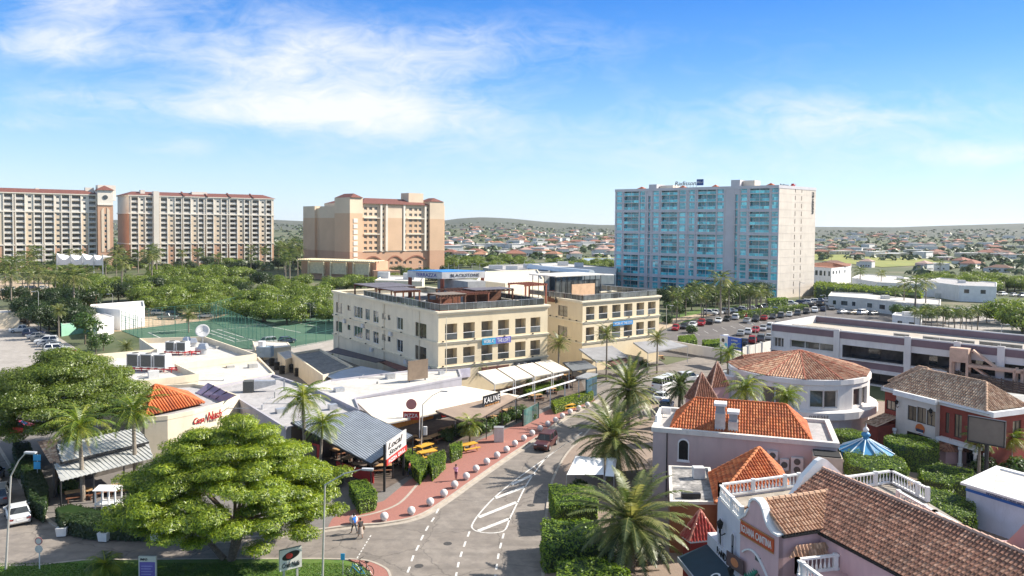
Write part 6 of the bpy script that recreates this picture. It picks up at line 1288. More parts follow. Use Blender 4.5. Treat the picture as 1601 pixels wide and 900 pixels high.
# red kiosk
RK = thing('kiosk', 'small red kiosk with glossy red tiled pyramid roof', 'kiosk', P(1095, 850)); p = [P(1064, 836, 3.4), P(1078, 846, 3.4), P(1124, 842, 3.4)]; p.append(p[0]+(p[2]-p[1])); cc = sum(p, Vector((0, 0, 0)))/4; ap = Vector((cc.x, cc.y, PD(1096, 797, cc.y).z)); rk = [mat('red_glazed_tile', (.45, .05, .035), .4, .15, 3), mat('red_glazed_tile_b', (.52, .09, .06), .4, .15, 3)]; mb = MB()
for i in range(4): a, b = p[i], p[(i+1) % 4]; tiles(mb, [a, b, ap], b-a, rk, pitch=.26, row=.4, seed=i)
mb.build('tiled_roof', RK); mb = MB()
for v in p: ridge(mb, v, ap, mat('salmon_ridge', (.6, .22, .15), .6), .1)
mb.build('ridge_caps', RK); mb = MB().use(mat('deep_red_wall', (.26, .025, .02), .8)); mb.prism([(cc+(v-cc)*.85).xy for v in ccw(p)], .1, 3.4); mb.build('wall', RK); mb = MB().use(white); cq = [cc+(v-cc)*.9 for v in ccw(p)]
for i in range(4): a, b = cq[i], cq[(i+1) % 4]; mb.bar((a.x, a.y, 3.3), (b.x, b.y, 3.3), .1, .16)
mb.build('white_trim', RK)
# blue and white kiosk
BK, bkp = slab('kiosk', 'white flat roofed kiosk with blue band at the right edge', 'kiosk', [(1511, 755), (1640, 794), (1720, 772), (1562, 731)], 3.9, mat('blue_grey_wall', (.50, .56, .66), .85, .08, .5, dirt=((.25, .28, .33), 1.5, .4)), roofw, .12, eave=white, out=.35)
bb2 = MB().use(mat('strong_blue', (.02, .12, .42), .6)); c = [Vector((q.x, q.y)) for q in bkp]; ring(bb2, bkp, 3.2, 3.45, .05, 0)
bb2.build('blue_band', BK); Mx, Lx = FR(P(1511, 755, 3.9), P(1640, 794, 3.9)); text('INDEPENDENT ICE CREAM AND DRINKS', Mx, 3.8, .22, mat('navy_text', (.02, .04, .15), .6), BK, y=-.4, x=2.0, z=3.55)
# LED billboard seen from behind
LD = thing('billboard', 'blank brown grey billboard on a single post before the red and white house', 'billboard', D(1548, 79)); a, b = D(1522, 79.5), D(1582, 77); Mx, Lx = FR(a, b); MB(Mx).use(mat('led_grey', (.16, .135, .11), .7, .08, 1)).box(.1, Lx-.1, 0, .3, 4.7, 7.2).build('panel', LD); f = MB(Mx).use(darkmetal); f.box(0, .12, -.05, .4, 4.6, 7.3); f.box(Lx-.12, Lx, -.05, .4, 4.6, 7.3); f.box(0, Lx, -.05, .4, 7.2, 7.32); f.box(0, Lx, -.05, .4, 4.55, 4.7); f.build('frame', LD); MB(Mx).use(darkmetal).cyl(Lx/2, .5, 0, 5.5, .2).build('post', LD)
# blue pavilion roof
BP = thing('carousel_roof', 'light blue ribbed conical pavilion roof with onion finial among hedges', 'pavilion', D(1362, 84)); c = D(1362, 84); lb = mat('sky_blue_metal', (.04, .22, .42), .5, .1, 1)
mb = MB().use(lb); mb.lathe(c.x, c.y, [(2.9, 2.1), (1.5, 2.75), (.5, 3.3), (.3, 3.5)], 12); mb.build('roof', BP); mb = MB().use(mat('white_blue_paint', (.6, .72, .78), .5))
for i in range(12): a = 6.2832*i/12; mb.tube([(c.x+2.95*math.cos(a), c.y+2.95*math.sin(a), 2.15), (c.x+1.6*math.cos(a), c.y+1.6*math.sin(a), 2.82), (c.x+.4*math.cos(a), c.y+.4*math.sin(a), 3.45)], .07, 5)
mb.build('ribs', BP); mb = MB().use(lb); mb.lathe(c.x, c.y, [(.3, 3.4), (.28, 3.6), (.42, 3.75), (.5, 3.95), (.38, 4.15), (.2, 4.25)], 14); mb.use(white).lathe(c.x, c.y, [(.2, 4.25), (.3, 4.4), (.32, 4.55), (.2, 4.7), (.06, 4.85), (.02, 5.2)], 12); mb.build('finial', BP, smooth=True)
for i in range(6): a = 6.2832*i/6; MB().use(lb).cyl(c.x+2.6*math.cos(a), c.y+2.6*math.sin(a), .1, 2.2, .07).build('post', BP)
# small tiled roof peak among hedges
TP = thing('kiosk', 'tiny tiled kiosk roof peeking over the hedges', 'kiosk', P(1488, 722)); c = P(1485, 722, 0); mb = MB(Matrix.Translation((c.x, c.y, 0))); bs = [Vector((-1.5, -1.5, 1.6)), Vector((1.5, -1.5, 1.6)), Vector((1.5, 1.5, 1.6)), Vector((-1.5, 1.5, 1.6))]
for i in range(4): tiles(mb, [c+bs[i], c+bs[(i+1) % 4], c+Vector((0, 0, 2.7))], bs[(i+1) % 4]-bs[i], tantile) if False else None
m3 = MB()
for i in range(4): tiles(m3, [c+bs[i], c+bs[(i+1) % 4], c+Vector((0, 0, 2.7))], bs[(i+1) % 4]-bs[i], terracotta)
m3.build('tiled_roof', TP); MB().use(rosew).box(c.x-1.2, c.x+1.2, c.y-1.2, c.y+1.2, .1, 1.65).build('wall', TP)
# white walls of the car park
WL = thing('boundary_wall', 'curved white boundary wall of the car park', 'wall', P(1050, 545)); pts = [P(1040, 531, 2.2), P(1070, 535.5, 2.2), P(1100, 541, 2.2), P(1129, 545, 2.2), P(1145, 548, 2.2)]; mb = MB().use(lav)
for a, b in zip(pts[:-1], pts[1:]): mb.bar((a.x, a.y, 1.1), (b.x, b.y, 1.1), .25, 2.2)
mb.build('wall', WL)
WL2 = thing('boundary_wall', 'straight white boundary wall with piers beside the parking deck', 'wall', P(1150, 560)); a, b = P(1145, 547, 2.6), P(1208, 532, 2.6); mb = MB().use(offwhite); mb.bar((a.x, a.y, 1.3), (b.x, b.y, 1.3), .25, 2.6); mb.build('wall', WL2)
mb = MB().use(white)
for t in (0, .35, .7, 1): p = a.lerp(b, t); mb.box(p.x-.25, p.x+.25, p.y-.25, p.y+.25, 0, 2.85)
mb.build('piers', WL2)
# blue billboard
BL = thing('billboard', 'blue and white advertising billboard in the car park', 'billboard', D(1140, 143)); a, b = D(1129, 148), D(1162, 143); Mx, Lx = FR(a, b); MB(Mx).use(mat('ad_blue', (.01, .10, .50), .5)).box(0, Lx, 0, .2, 3.6, 5.9).build('panel', BL); w_ = MB(Mx).use(white); w_.box(0, Lx*.38, -.03, 0, 3.6, 5.9); w_.build('white_half', BL)
for px_, z_, m_ in ((.16, 5.0, darkmetal), (.3, 4.2, mat('ad_cyan', (.1, .5, .7), .5))): g = MB(Mx @ Matrix.Translation((Lx*px_, -.04, z_)) @ Matrix.Rotation(rad(90), 4, 'X')).use(m_); g.cyl(0, 0, 0, .02, .4, n=12); g.build('print_motif', BL)
text('SUMMER', Mx, Lx*.3, .32, white, BL, y=-.05, x=Lx*.55, z=5.2); text('wonder', Mx, Lx*.3, .4, white, BL, y=-.05, x=Lx*.55, z=4.5); text('SALE', Mx, Lx*.3, .25, white, BL, y=-.05, x=Lx*.55, z=4.0)
mb = MB(Mx).use(darkmetal); mb.box(-.1, .1, .2, .4, 0, 5.9); mb.box(Lx-.1, Lx+.1, .2, .4, 0, 5.9); mb.build('posts', BL)
TL = thing('portable_toilet', 'white and turquoise portable cabin by the car park wall', 'cabin', P(1134, 552)); p = P(1134.5, 549); MB().use(mat('turquoise_plastic', (.02, .40, .38), .5)).box(p.x-.8, p.x+.8, p.y-.8, p.y+.8, .05, 2.9).build('cabin', TL); mb = MB().use(white); mb.frus([(p.x-.9, p.y-.9, 2.9), (p.x+.9, p.y-.9, 2.9), (p.x+.9, p.y+.9, 2.9), (p.x-.9, p.y+.9, 2.9)], [(p.x-.5, p.y-.5, 3.7), (p.x+.5, p.y-.5, 3.7), (p.x+.5, p.y+.5, 3.7), (p.x-.5, p.y+.5, 3.7)]); mb.build('roof', TL)
# white tents left of pink building
for i, (pts, lab) in enumerate((([(900, 712), (945, 716), (944, 742), (886, 742)], 'white ridge tent beside the tall hedge'), ([(948, 712), (965, 716), (960, 745), (946, 744)], 'small white tent cover beneath the date palm'))):
    q = [P(x, y, 2.6) for x, y in pts]; cc = sum(q, Vector((0, 0, 0)))/4; o = thing('tent', lab, 'tent', (cc.x, cc.y, .1), 'white tents'); mb = MB().use(white); r1_, r2_ = (q[0]+q[3])/2+Vector((.3, 0, .55)), (q[1]+q[2])/2+Vector((-.3, 0, .55)); mb.quad(q[0], q[1], r2_, r1_); mb.quad(q[3], r1_, r2_, q[2]); mb.quad(q[0], r1_, q[3]); mb.quad(q[1], q[2], r2_); mb.build('cover', o)
    for v in q: MB().use(steel).cyl(v.x, v.y, .1, 2.6, .04, n=6).build('pole', o)
# villas on the right
WIN['vwin'] = dict(frame=white, glass=winglass, t=.08)
def villa(label, pts, z, wall=white, roofm=None, par=.3, name='villa'):
    r, poly = slab(name, label, 'house', pts, z, wall, roofm or roofw, par); pl = []; rv_ = random.Random(int(z*10)+len(pts))
    for i in range(len(poly)):
        a, b = poly[i], poly[(i+1) % len(poly)]; d = b-a
        if d.length < 5 or d.x < 0: continue
        Mx, Lx = FR(a, b); x = 1.5
        while x < Lx-3:
            w_ = rv_.uniform(1.2, 2.6)
            if rv_.random() < .75: pl.append(('window', 'vwin', round(w_, 1), 1.6, Mx @ Matrix.Translation((x, -.06, z-2.9))))
            x += w_+rv_.uniform(1.2, 4)
    place(r, pl, small=True)
    MB(Matrix.Translation(sum(poly, Vector((0, 0, 0)))/len(poly))).use(acm).box(-1.2, 1.2, -.8, .8, -par-.1, .9).build('roof_unit', r); return r, poly
V1, vp = villa('white two storey villa with terracotta roof beside the teal tower', [(1272, 417), (1300, 419), (1330, 416), (1331, 412), (1290, 410), (1272, 411)], 9, white, terracotta[0], -.1)
pl = []
Mx, Lx = FR(P(1272, 417, 9), P(1300, 419, 9)); 
for i in range(4): pl.append(('window', 'vwin', 1.8 if i < 2 else 1.1, 2.4, Mx @ Matrix.Translation((1+2.7*i, -.08, 5.2))))
place(V1, pl, small=True)
rf = MB(); hip(rf, FR(P(1262, 415, 9), P(1312, 418, 9))[0], 0, 15, .5, 10, 9.1, 1.6, [terracotta[0]], pitch=.8, row=1.2, r=.15); rf.build('tiled_roof', V1)
villa('long white flat roofed villa behind the green hedge', [(1332, 434), (1372, 441), (1490, 446), (1500, 438), (1420, 432), (1345, 428)], 5)
villa('white villa with grey roof edge right of the long white villa', [(1440, 438), (1500, 446), (1558, 448), (1558, 441), (1470, 434)], 6, white, roofg)
villa('low cream bungalow row behind the car park palms', [(1295, 462), (1350, 466), (1420, 474), (1470, 476), (1471, 468), (1400, 460), (1300, 456)], 4.2, offwhite)
villa('small white gatehouse beside the car park', [(1395, 492), (1440, 497), (1442, 492), (1400, 488)], 3.5)
FN = thing('fence', 'pale boundary wall before the dry plot on the right', 'fence', P(1470, 462)); pts = [P(1462, 458, 2), P(1510, 458, 2), P(1556, 455, 2)]; mb = MB().use(offwhite)
for a, b in zip(pts[:-1], pts[1:]): mb.bar((a.x, a.y, 1), (b.x, b.y, 1), .3, 2)
mb.build('wall', FN)
# ------------------------------------------------------------------ vehicles
def carpaint(name, rgb): return mat('paint_'+name, rgb, .28, .04, .5, metal=.25, spec=.7)
PT = {k: carpaint(k, v) for k, v in dict(white=(.75, .75, .74), silver=(.42, .43, .44), grey=(.14, .15, .16), black=(.02, .02, .022), red=(.38, .015, .02), maroon=(.09, .022, .018), blue=(.03, .06, .16), navy=(.02, .03, .07), sand=(.32, .28, .22)).items()}
lampm = mat('headlamp_glass', (.7, .7, .68), .15, .05, 3); tailm = mat('taillight_red', (.35, .01, .01), .3)
def loft(mb, st, m):
    mb.use(m); rings = []
    for x, zl, zh, hw in st:
        c = .14
        rings.append([(x, -hw+.05, zl), (x, -hw, zl+c), (x, -hw, zh-c), (x, -hw+c, zh), (x, hw-c, zh), (x, hw, zh-c), (x, hw, zl+c), (x, hw-.05, zl)])
    vs = [p for r in rings for p in r]; n = 8
    fs = [(k*n+i, k*n+(i+1) % n, (k+1)*n+(i+1) % n, (k+1)*n+i) for k in range(len(rings)-1) for i in range(n)]+[tuple(range(n))[::-1], tuple(range((len(rings)-1)*n, len(rings)*n))]
    mb.add(vs, fs)
SPEC = dict(
    sedan=dict(st=[(2.2, .38, .62, .74), (2.1, .25, .76, .84), (1.2, .2, .92, .88), (.8, .2, .98, .88), (-1.4, .2, 1.0, .88), (-2.1, .26, .98, .84), (-2.22, .4, .82, .76)], cab=(.95, -1.65, .25, -1.05, .96, 1.43)),
    suv=dict(st=[(2.25, .42, .75, .78), (2.15, .3, .95, .88), (1.2, .28, 1.08, .92), (.9, .28, 1.12, .92), (-2.0, .28, 1.12, .92), (-2.25, .34, 1.08, .88), (-2.3, .5, .9, .8)], cab=(1.0, -2.2, .35, -1.95, 1.1, 1.72)),
    hatch=dict(st=[(1.95, .38, .65, .72), (1.85, .25, .82, .82), (1.1, .2, .96, .85), (.8, .2, 1.0, .85), (-1.6, .2, 1.02, .85), (-1.85, .26, 1.0, .82), (-1.92, .4, .85, .74)], cab=(.95, -1.8, .2, -1.45, .98, 1.5)),
    pickup=dict(st=[(2.6, .45, .8, .8), (2.5, .35, .98, .9), (1.5, .32, 1.1, .93), (1.1, .32, 1.15, .93), (-2.5, .32, 1.08, .93), (-2.62, .45, 1.0, .88)], cab=(1.3, -.75, .75, -.5, 1.12, 1.75)),
    minibus=dict(st=[(3.2, .4, 1.0, .85), (3.1, .3, 1.3, .98), (2.4, .3, 1.6, 1.0), (-3.1, .3, 1.6, 1.0), (-3.2, .4, 1.5, .95)], cab=(2.7, -3.1, 2.2, -3.0, 1.55, 2.5)))
def make_car(kind, col, detail=True, name='parked_car', label='', cat='car', dark_roof=False):
    S = SPEC[kind]; root = thing(name, label, cat); L2 = S['st'][0][0]; B2 = S['st'][-1][0]; W = S['st'][2][3]; big = 1.0 if kind in ('suv', 'pickup', 'minibus') else .86
    mb = MB(); loft(mb, S['st'], PT[col]); x0, x1, t0, t1, zb, zt = S['cab']; w0, w1 = W-.06, W-.24
    r = mb.use(PT[col]); mb.frus([(t1-.02, -w1-.01, zt-.03), (t0+.02, -w1-.01, zt-.03), (t0+.02, w1+.01, zt-.03), (t1-.02, w1+.01, zt-.03)], [(t1+.1, -w1+.08, zt+.04), (t0-.08, -w1+.08, zt+.04), (t0-.08, w1-.08, zt+.04), (t1+.1, w1-.08, zt+.04)])
    for s in (-1, 1):
        for (xa, xb) in ((x0, t0), (x1, t1), ((x0+x1)/2-.1, (t0+t1)/2-.05)): mb.bar((xa, s*(w0-.0), zb-.02), (xb, s*(w1+.0), zt-.01), .09, .07)
        if kind == 'minibus':
            for q in (-.2, .2, .35, -.35): xa = (x0+x1)/2+q*(x0-x1); mb.bar((xa, s*w0, zb-.02), (xa, s*w1, zt), .1, .07)
    if kind == 'pickup': mb.use(blackm).box(-2.4, -.85, -.75, .75, 1.085, 1.1)
    gl = MB().use(carglass); gl.frus([(x1, -w0+.02, zb-.03), (x0, -w0+.02, zb-.03), (x0, w0-.02, zb-.03), (x1, w0-.02, zb-.03)], [(t1, -w1, zt-.02), (t0, -w1, zt-.02), (t0, w1, zt-.02), (t1, w1, zt-.02)])
    rad_ = .36 if big == 1 else .31; ax_ = (L2-.85, B2+.85)
    wh = []
    for ax0 in ax_:
        for s in (-1, 1):
            w_ = MB(Matrix.Translation((ax0, s*(W-.06), rad_)) @ Matrix.Rotation(rad(90), 4, 'X')).use(tyre); w_.cyl(0, 0, -.11, .11, rad_, n=16); rm_ = MB(Matrix.Translation((ax0, s*(W-.06), rad_)) @ Matrix.Rotation(rad(90), 4, 'X')).use(steel); rm_.cyl(0, 0, -.12, .12, rad_*.6, n=12); wh.append((w_, rm_))
    zf = S['st'][1][2]-.14
    if not detail:
        mb.merge(gl)
        for a, b in wh: mb.merge(a); mb.merge(b)
        mb.use(tailm).box(B2+.02, B2+.1, -W+.12, -W+.4, zf, zf+.14).box(B2+.02, B2+.1, W-.4, W-.12, zf, zf+.14); mb.use(lampm).box(L2-.14, L2-.03, -W+.12, -W+.45, zf-.04, zf+.1).box(L2-.14, L2-.03, W-.45, W-.12, zf-.04, zf+.1)
        mb.build('body', root); return root
    mb.build('body', root); gl.build('windows', root)
    for a, b in wh: t = a.build('wheel', root); b.build('rim', t)
    for s in (-1, 1):
        MB().use(lampm).box(L2-.14, L2-.03, s*(W-.28)-.17, s*(W-.28)+.17, zf-.04, zf+.1).build('headlight', root); MB().use(tailm).box(B2+.0, B2+.1, s*(W-.25)-.15, s*(W-.25)+.15, zf-.02, zf+.16).build('taillight', root)
        MB().use(PT[col]).box(x0-.35, x0-.15, s*(W+.08)-.1, s*(W+.08)+.1, zb-.02, zb+.14).build('mirror', root)
    MB().use(white).box(B2-.02, B2+.02, -.25, .25, .55, .68).build('number_plate', root); MB().use(blackm).box(L2-.05, L2+.01, -.45, .45, .42, .6).build('grille', root)
    return root
def head(a, b): d = (P(*b)-P(*a)); return math.atan2(d.y, d.x)
c = make_car('suv', 'maroon', name='moving_car', label='dark maroon SUV driving down the street', cat='car'); move(c, P(853, 699, .03), head((895, 662), (850, 705)))
c = make_car('sedan', 'white', label='white saloon parked at the lower left beside the kerb, seen from behind'); move(c, P(28, 811, .03), head((28, 830), (12, 770)))
c = make_car('suv', 'grey', label='dark grey car parked ahead of the white saloon, its nose cut by the frame'); move(c, P(-2, 783, .03), rad(120))
c = make_car('hatch', 'navy', label='dark car farther up the left kerb, mostly cut by the left edge'); move(c, P(-12, 752, .03), rad(115))
c = make_car('hatch', 'red', label='red hatchback parked under the spreading tree at the left edge'); move(c, P(30, 676, .03), rad(20))
c = make_car('sedan', 'white', label='white car parked next to the red hatchback at the left edge'); move(c, P(8, 668, .03), rad(20))
c = make_car('hatch', 'red', label='red car at the far left edge above the white car'); move(c, P(4, 650, .03), rad(20))
c = make_car('suv', 'silver', label='silver SUV beside the tennis court fence'); move(c, P(416, 539, .08), head((400, 541), (440, 536))+math.pi)
c = make_car('hatch', 'navy', label='navy hatchback next to the silver car by the tennis court'); move(c, P(449, 536, .08), head((400, 541), (440, 536)))
c = make_car('minibus', 'white', name='minibus', label='long white minibus parked in the square beyond the date palms', cat='minibus'); move(c, P(1040, 610, .16), head((1015, 612), (1062, 594)))
c = make_car('suv', 'white', label='white car behind the minibus in the square'); move(c, P(1078, 596, .16), rad(20))
c = make_car('hatch', 'blue', label='bright blue car beneath the date palm near the pink building'); move(c, P(1042, 640, .16), rad(70))
c = make_car('sedan', 'white', label='white car beside the blue car near the pink building'); move(c, P(1034, 626, .16), rad(60))
c = make_car('suv', 'white', label='white car beside the farther pyramid tower'); move(c, P(1149, 590, .16), rad(150))
c = make_car('pickup', 'white', name='pickup_truck', label='white pickup truck at the head of the left car park', cat='pickup'); move(c, P(34, 519, .08), rad(30))
# lots
protos = {}
def lot_car(kind, col):
    k = (kind, col)
    if k not in protos: protos[k] = [make_car(kind, col, detail=False), 0]
    p = protos[k]; p[1] += 1
    if p[1] == 1: return p[0]
    KIDS.setdefault(p[0].name, [x for x in bpy.data.objects if x.parent == p[0]])
    return dup(p[0], (0, 0, 0))
NM = dict(white='white', silver='silver', grey='dark grey', black='black', red='red', navy='navy blue', blue='blue', sand='beige', maroon='maroon'); KN = dict(sedan='saloon', suv='SUV', hatch='hatchback', pickup='pickup')
ORD = ['first', 'second', 'third', 'fourth', 'fifth', 'sixth', 'seventh', 'eighth', 'ninth', 'tenth', 'eleventh', 'twelfth', 'thirteenth', 'fourteenth', 'fifteenth', 'sixteenth', 'seventeenth', 'eighteenth', 'nineteenth', 'twentieth']
def lot(cars, group, where, ang, jit=3, z=.06):
    rnd = random.Random(len(cars)*7+len(where))
    for i, (x, y, kind, col) in enumerate(cars):
        o = lot_car(kind, col); o.location = P(x, y, z); o.rotation_euler = (0, 0, rad(ang+rnd.uniform(-jit, jit)+(180 if rnd.random() < .3 else 0)))
        tag(o, '%s %s, %s %s' % (NM[col], KN[kind], ORD[i], where), 'car', group)
lot([(53, 525, 'suv', 'navy'), (60, 529, 'sedan', 'silver'), (66, 533, 'sedan', 'grey'), (72, 537, 'suv', 'white'), (77, 541, 'sedan', 'silver'), (83, 545, 'hatch', 'grey'), (89, 550, 'suv', 'white'), (96, 555, 'sedan', 'grey'), (104, 560, 'hatch', 'red'), (114, 565, 'hatch', 'maroon')], 'cars in the left car park', 'car from the back of the left car park row', 25)
lot([(10, 508, 'suv', 'navy'), (24, 510, 'sedan', 'grey'), (44, 506, 'suv', 'black')], 'cars in the left car park', 'car from the left beside the low cream building', 95)
lot([(262, 499, 'pickup', 'grey'), (250, 492, 'suv', 'white'), (272, 494, 'suv', 'black'), (346, 489, 'pickup', 'grey'), (362, 487, 'sedan', 'white'), (200, 505, 'suv', 'black'), (322, 496, 'sedan', 'white')], 'cars on the sandy lot', 'listed car on the sandy lot by the courts', 10)
R_ = random.Random(11); colr = ['white']*6+['silver']*4+['grey']*4+['black']*3+['red', 'navy', 'blue', 'sand', 'red', 'navy']; kr_ = ['sedan', 'suv', 'suv', 'hatch', 'sedan']
def rowcars(a, b, n):
    return [(a[0]+(b[0]-a[0])*i/(n-1), a[1]+(b[1]-a[1])*i/(n-1), R_.choice(kr_), R_.choice(colr)) for i in range(n)]
r1c = rowcars((1056, 516), (1204, 489), 12); r1c[3] = (r1c[3][0], r1c[3][1], 'suv', 'red'); r1c[2] = (r1c[2][0], r1c[2][1], 'sedan', 'white')
lot(r1c, 'cars in the right car park', 'car from the left in the row along the verge', 68)
lot(rowcars((1212, 488), (1292, 476), 8), 'cars in the right car park', 'car from the left in the far row toward the teal tower', 68)
lot(rowcars((1168, 504), (1300, 484), 11), 'cars in the right car park', 'car from the left in the second row from the verge', 68)
lot(rowcars((1158, 524), (1216, 511), 6), 'cars in the right car park', 'car from the left in the middle row beside the blue billboard', 68)
lot(rowcars((1150, 541), (1203, 530), 5), 'cars in the right car park', 'car from the left in the row behind the white piered wall', 68)
lot(rowcars((1110, 492), (1290, 471), 18), 'cars on the service road', 'car from the left along the road below the teal tower', 150, z=.14)
lot(rowcars((1300, 478), (1378, 486), 6), 'cars in the right car park', 'car from the left near the bungalow row', 40)
lot(rowcars((1318, 490), (1366, 492), 4), 'cars in the right car park', 'car from the left behind the parking deck roof', 30)
lot([(1552, 461, 'sedan', 'white'), (1568, 462, 'suv', 'white'), (1585, 463, 'sedan', 'silver'), (1598, 464, 'suv', 'grey')], 'cars by the dry plot', 'car from the left beside the far right villas', 30)
lot([(12, 455, 'suv', 'white'), (38, 452, 'sedan', 'grey'), (52, 453, 'suv', 'black'), (66, 452, 'sedan', 'silver')], 'cars on the sandy yard', 'car from the left on the sandy yard', 60)
# bicycles
def bicycle(label, fr):
    o = thing('bicycle', label, 'bicycle', (0, 0, 0), 'parked bicycles'); fm = mat('bike_'+fr[0], fr[1], .4)
    for x in (-.52, .52):
        w_ = MB(Matrix.Translation((x, 0, .34)) @ Matrix.Rotation(rad(90), 4, 'X')).use(tyre); pts = [(.33*math.cos(6.2832*i/20), .33*math.sin(6.2832*i/20), 0) for i in range(21)]; w_.tube(pts, .025, 6)
        w_.use(steel)
        for i in range(8): a = 6.2832*i/8; w_.bar((0, 0, 0), (.32*math.cos(a), .32*math.sin(a), 0), .008)
        w_.build('wheel', o)
    f = MB().use(fm)
    for a, b in (((-.52, 0, .34), (-.15, 0, .32)), ((-.52, 0, .34), (-.22, 0, .75)), ((-.15, 0, .32), (-.25, 0, .85)), ((-.15, 0, .32), (.36, 0, .72)), ((-.22, 0, .75), (.34, 0, .82)), ((.52, 0, .34), (.33, 0, .95))): f.tube([a, b], .022, 6)
    f.build('frame', o); MB().use(blackm).tube([(.3, -.28, 1.0), (.34, 0, .96), (.3, .28, 1.0)], .018, 6).build('handlebar', o); MB().use(blackm).box(-.38, -.12, -.07, .07, .85, .91).build('saddle', o)
    return o
move(bicycle('blue framed bicycle parked on the brick corner', ('blue', (.02, .25, .42))), P(559, 903, .15), rad(165), 1.15); move(bicycle('black bicycle parked behind the blue one on the brick corner', ('black', (.02, .02, .02))), P(569, 897, .15), rad(150), 1.15)
# ------------------------------------------------------------------ vegetation
def lm(n, c, tr=.46): return leafmat('leaf_'+n, c, tr)
bright = [lm('lime', (.22, .31, .018)), lm('spring', (.36, .43, .03)), lm('mid', (.08, .14, .012))]
midg = [lm('green', (.06, .13, .02)), lm('olive', (.10, .155, .025)), lm('deep', (.035, .085, .015))]
darkg = [lm('dark', (.03, .065, .014)), lm('dark_olive', (.055, .085, .02)), lm('bottle', (.018, .045, .012))]
scrub = [lm('scrub', (.16, .23, .028)), lm('scrub_yellow', (.24, .30, .04)), lm('scrub_dark', (.075, .13, .02))]
hedgem = [lm('hedge', (.17, .27, .016)), lm('hedge_light', (.24, .34, .02)), lm('hedge_dark', (.08, .15, .012))]
palmg = [lm('palm', (.15, .19, .05)), lm('palm_pale', (.28, .28, .10)), lm('palm_dark', (.065, .10, .03))]; cocog = [lm('coco', (.15, .23, .025)), lm('coco_yellow', (.30, .33, .04)), lm('coco_dark', (.05, .10, .015))]
dead = lm('dead_frond', (.24, .16, .08), .2)
def fastmesh(name, V, F4, mi, mats):
    me = bpy.data.meshes.new(name); n = len(F4); k = F4.shape[1]
    me.vertices.add(len(V)); me.vertices.foreach_set('co', V.astype(np.float32).ravel()); me.loops.add(n*k); me.loops.foreach_set('vertex_index', F4.astype(np.int32).ravel())
    me.polygons.add(n); me.polygons.foreach_set('loop_start', np.arange(0, n*k, k, dtype=np.int32)); me.polygons.foreach_set('loop_total', np.full(n, k, dtype=np.int32)); me.polygons.foreach_set('material_index', mi.astype(np.int32))
    for m in mats: me.materials.append(m)
    me.update(calc_edges=True); me.validate(); return me
def leafquads(Pt, Nn, size, asp, rs, droop=0.0):
    n = len(Pt); a = rs.normal(size=(n, 3)); a -= (a*Nn).sum(1, keepdims=True)*Nn; a /= np.linalg.norm(a, axis=1, keepdims=True)+1e-9; b = np.cross(Nn, a)
    s = size*rs.uniform(.6, 1.35, (n, 1)); a = a*s; b = b*s*asp; a[:, 2] -= droop*s[:, 0]
    V = np.stack([Pt-a*.5, Pt+b*.5, Pt+a*.5, Pt-b*.5], 1).reshape(-1, 3); F = np.arange(4*n).reshape(n, 4); return V, F
def cloud(blobs, dens, size, rs, asp=.5, up=.5, shell=.45):
    "points over ellipsoid blobs (cx,cy,cz,rx,ry,rz)"
    Ps, Ns = [], []
    for cx, cy, cz, rx, ry, rz in blobs:
        n = max(8, int(dens*(rx*ry+rx*rz+ry*rz)*4.2)); d = rs.normal(size=(n, 3)); d /= np.linalg.norm(d, axis=1, keepdims=True); r = 1-shell*rs.uniform(0, 1, (n, 1))**1.6; r *= 1+.16*np.sin(d[:, :1]*7+cx)*np.cos(d[:, 1:2]*6+cy)
        Ps.append(np.array([cx, cy, cz])+d*r*np.array([rx, ry, rz])); nn = d+np.array([0, 0, up])+rs.normal(size=(n, 3))*.45; Ns.append(nn/np.linalg.norm(nn, axis=1, keepdims=True))
    Pt, Nn = np.concatenate(Ps), np.concatenate(Ns); V, F = leafquads(Pt, Nn, size, asp, rs); return V, F
def tree(name, label, loc, blobs, mats, dens, size, limbs, trunk_r=.3, group=None, seed=1, asp=.5, up=.5, shell=.45, probs=(.45, .35, .2)):
    rs = np.random.RandomState(seed); root = thing(name, label, 'tree', loc, group)
    V, F = cloud(blobs, dens, size, rs, asp, up, shell); me = fastmesh('crown', V, F, rs.choice(3, len(F), p=probs), mats); c = bpy.data.objects.new('crown', me); COL.objects.link(c); c.parent = root
    mb = MB().use(trunkm)
    for pts, r0, r1 in limbs: mb.tube(pts, r0, 8, r1)
    t = MB.mesh(mb, 'trunk'); o = bpy.data.objects.new('trunk', t); COL.objects.link(o); o.parent = root; return root
def umbrella_blobs(R, h, rise, n, rnd, rb=1.5, flat=.38, asym=(0, 0), pw=2.0, gap=.07):
    bl = []
    for i in range(n):
        a = i*2.39996; r = R*math.sqrt((i+.5)/n); x, y = r*math.cos(a)+rnd.uniform(-.5, .5), r*math.sin(a)+rnd.uniform(-.5, .5); z = h+rise*(1-(r/R)**pw)+rnd.uniform(-1.0, .8)
        s = rb*rnd.uniform(.75, 1.25); bl.append((x+asym[0], y+asym[1], z, s*1.15, s*1.15, s*flat*rnd.uniform(.8, 1.3)))
        if rnd.random() < gap: bl.pop(); continue
        if rnd.random() < .55: bl.append((x*.9+asym[0], y*.9+asym[1], z-rnd.uniform(.9, 2.2), s*.9, s*.9, s*flat))
    return bl
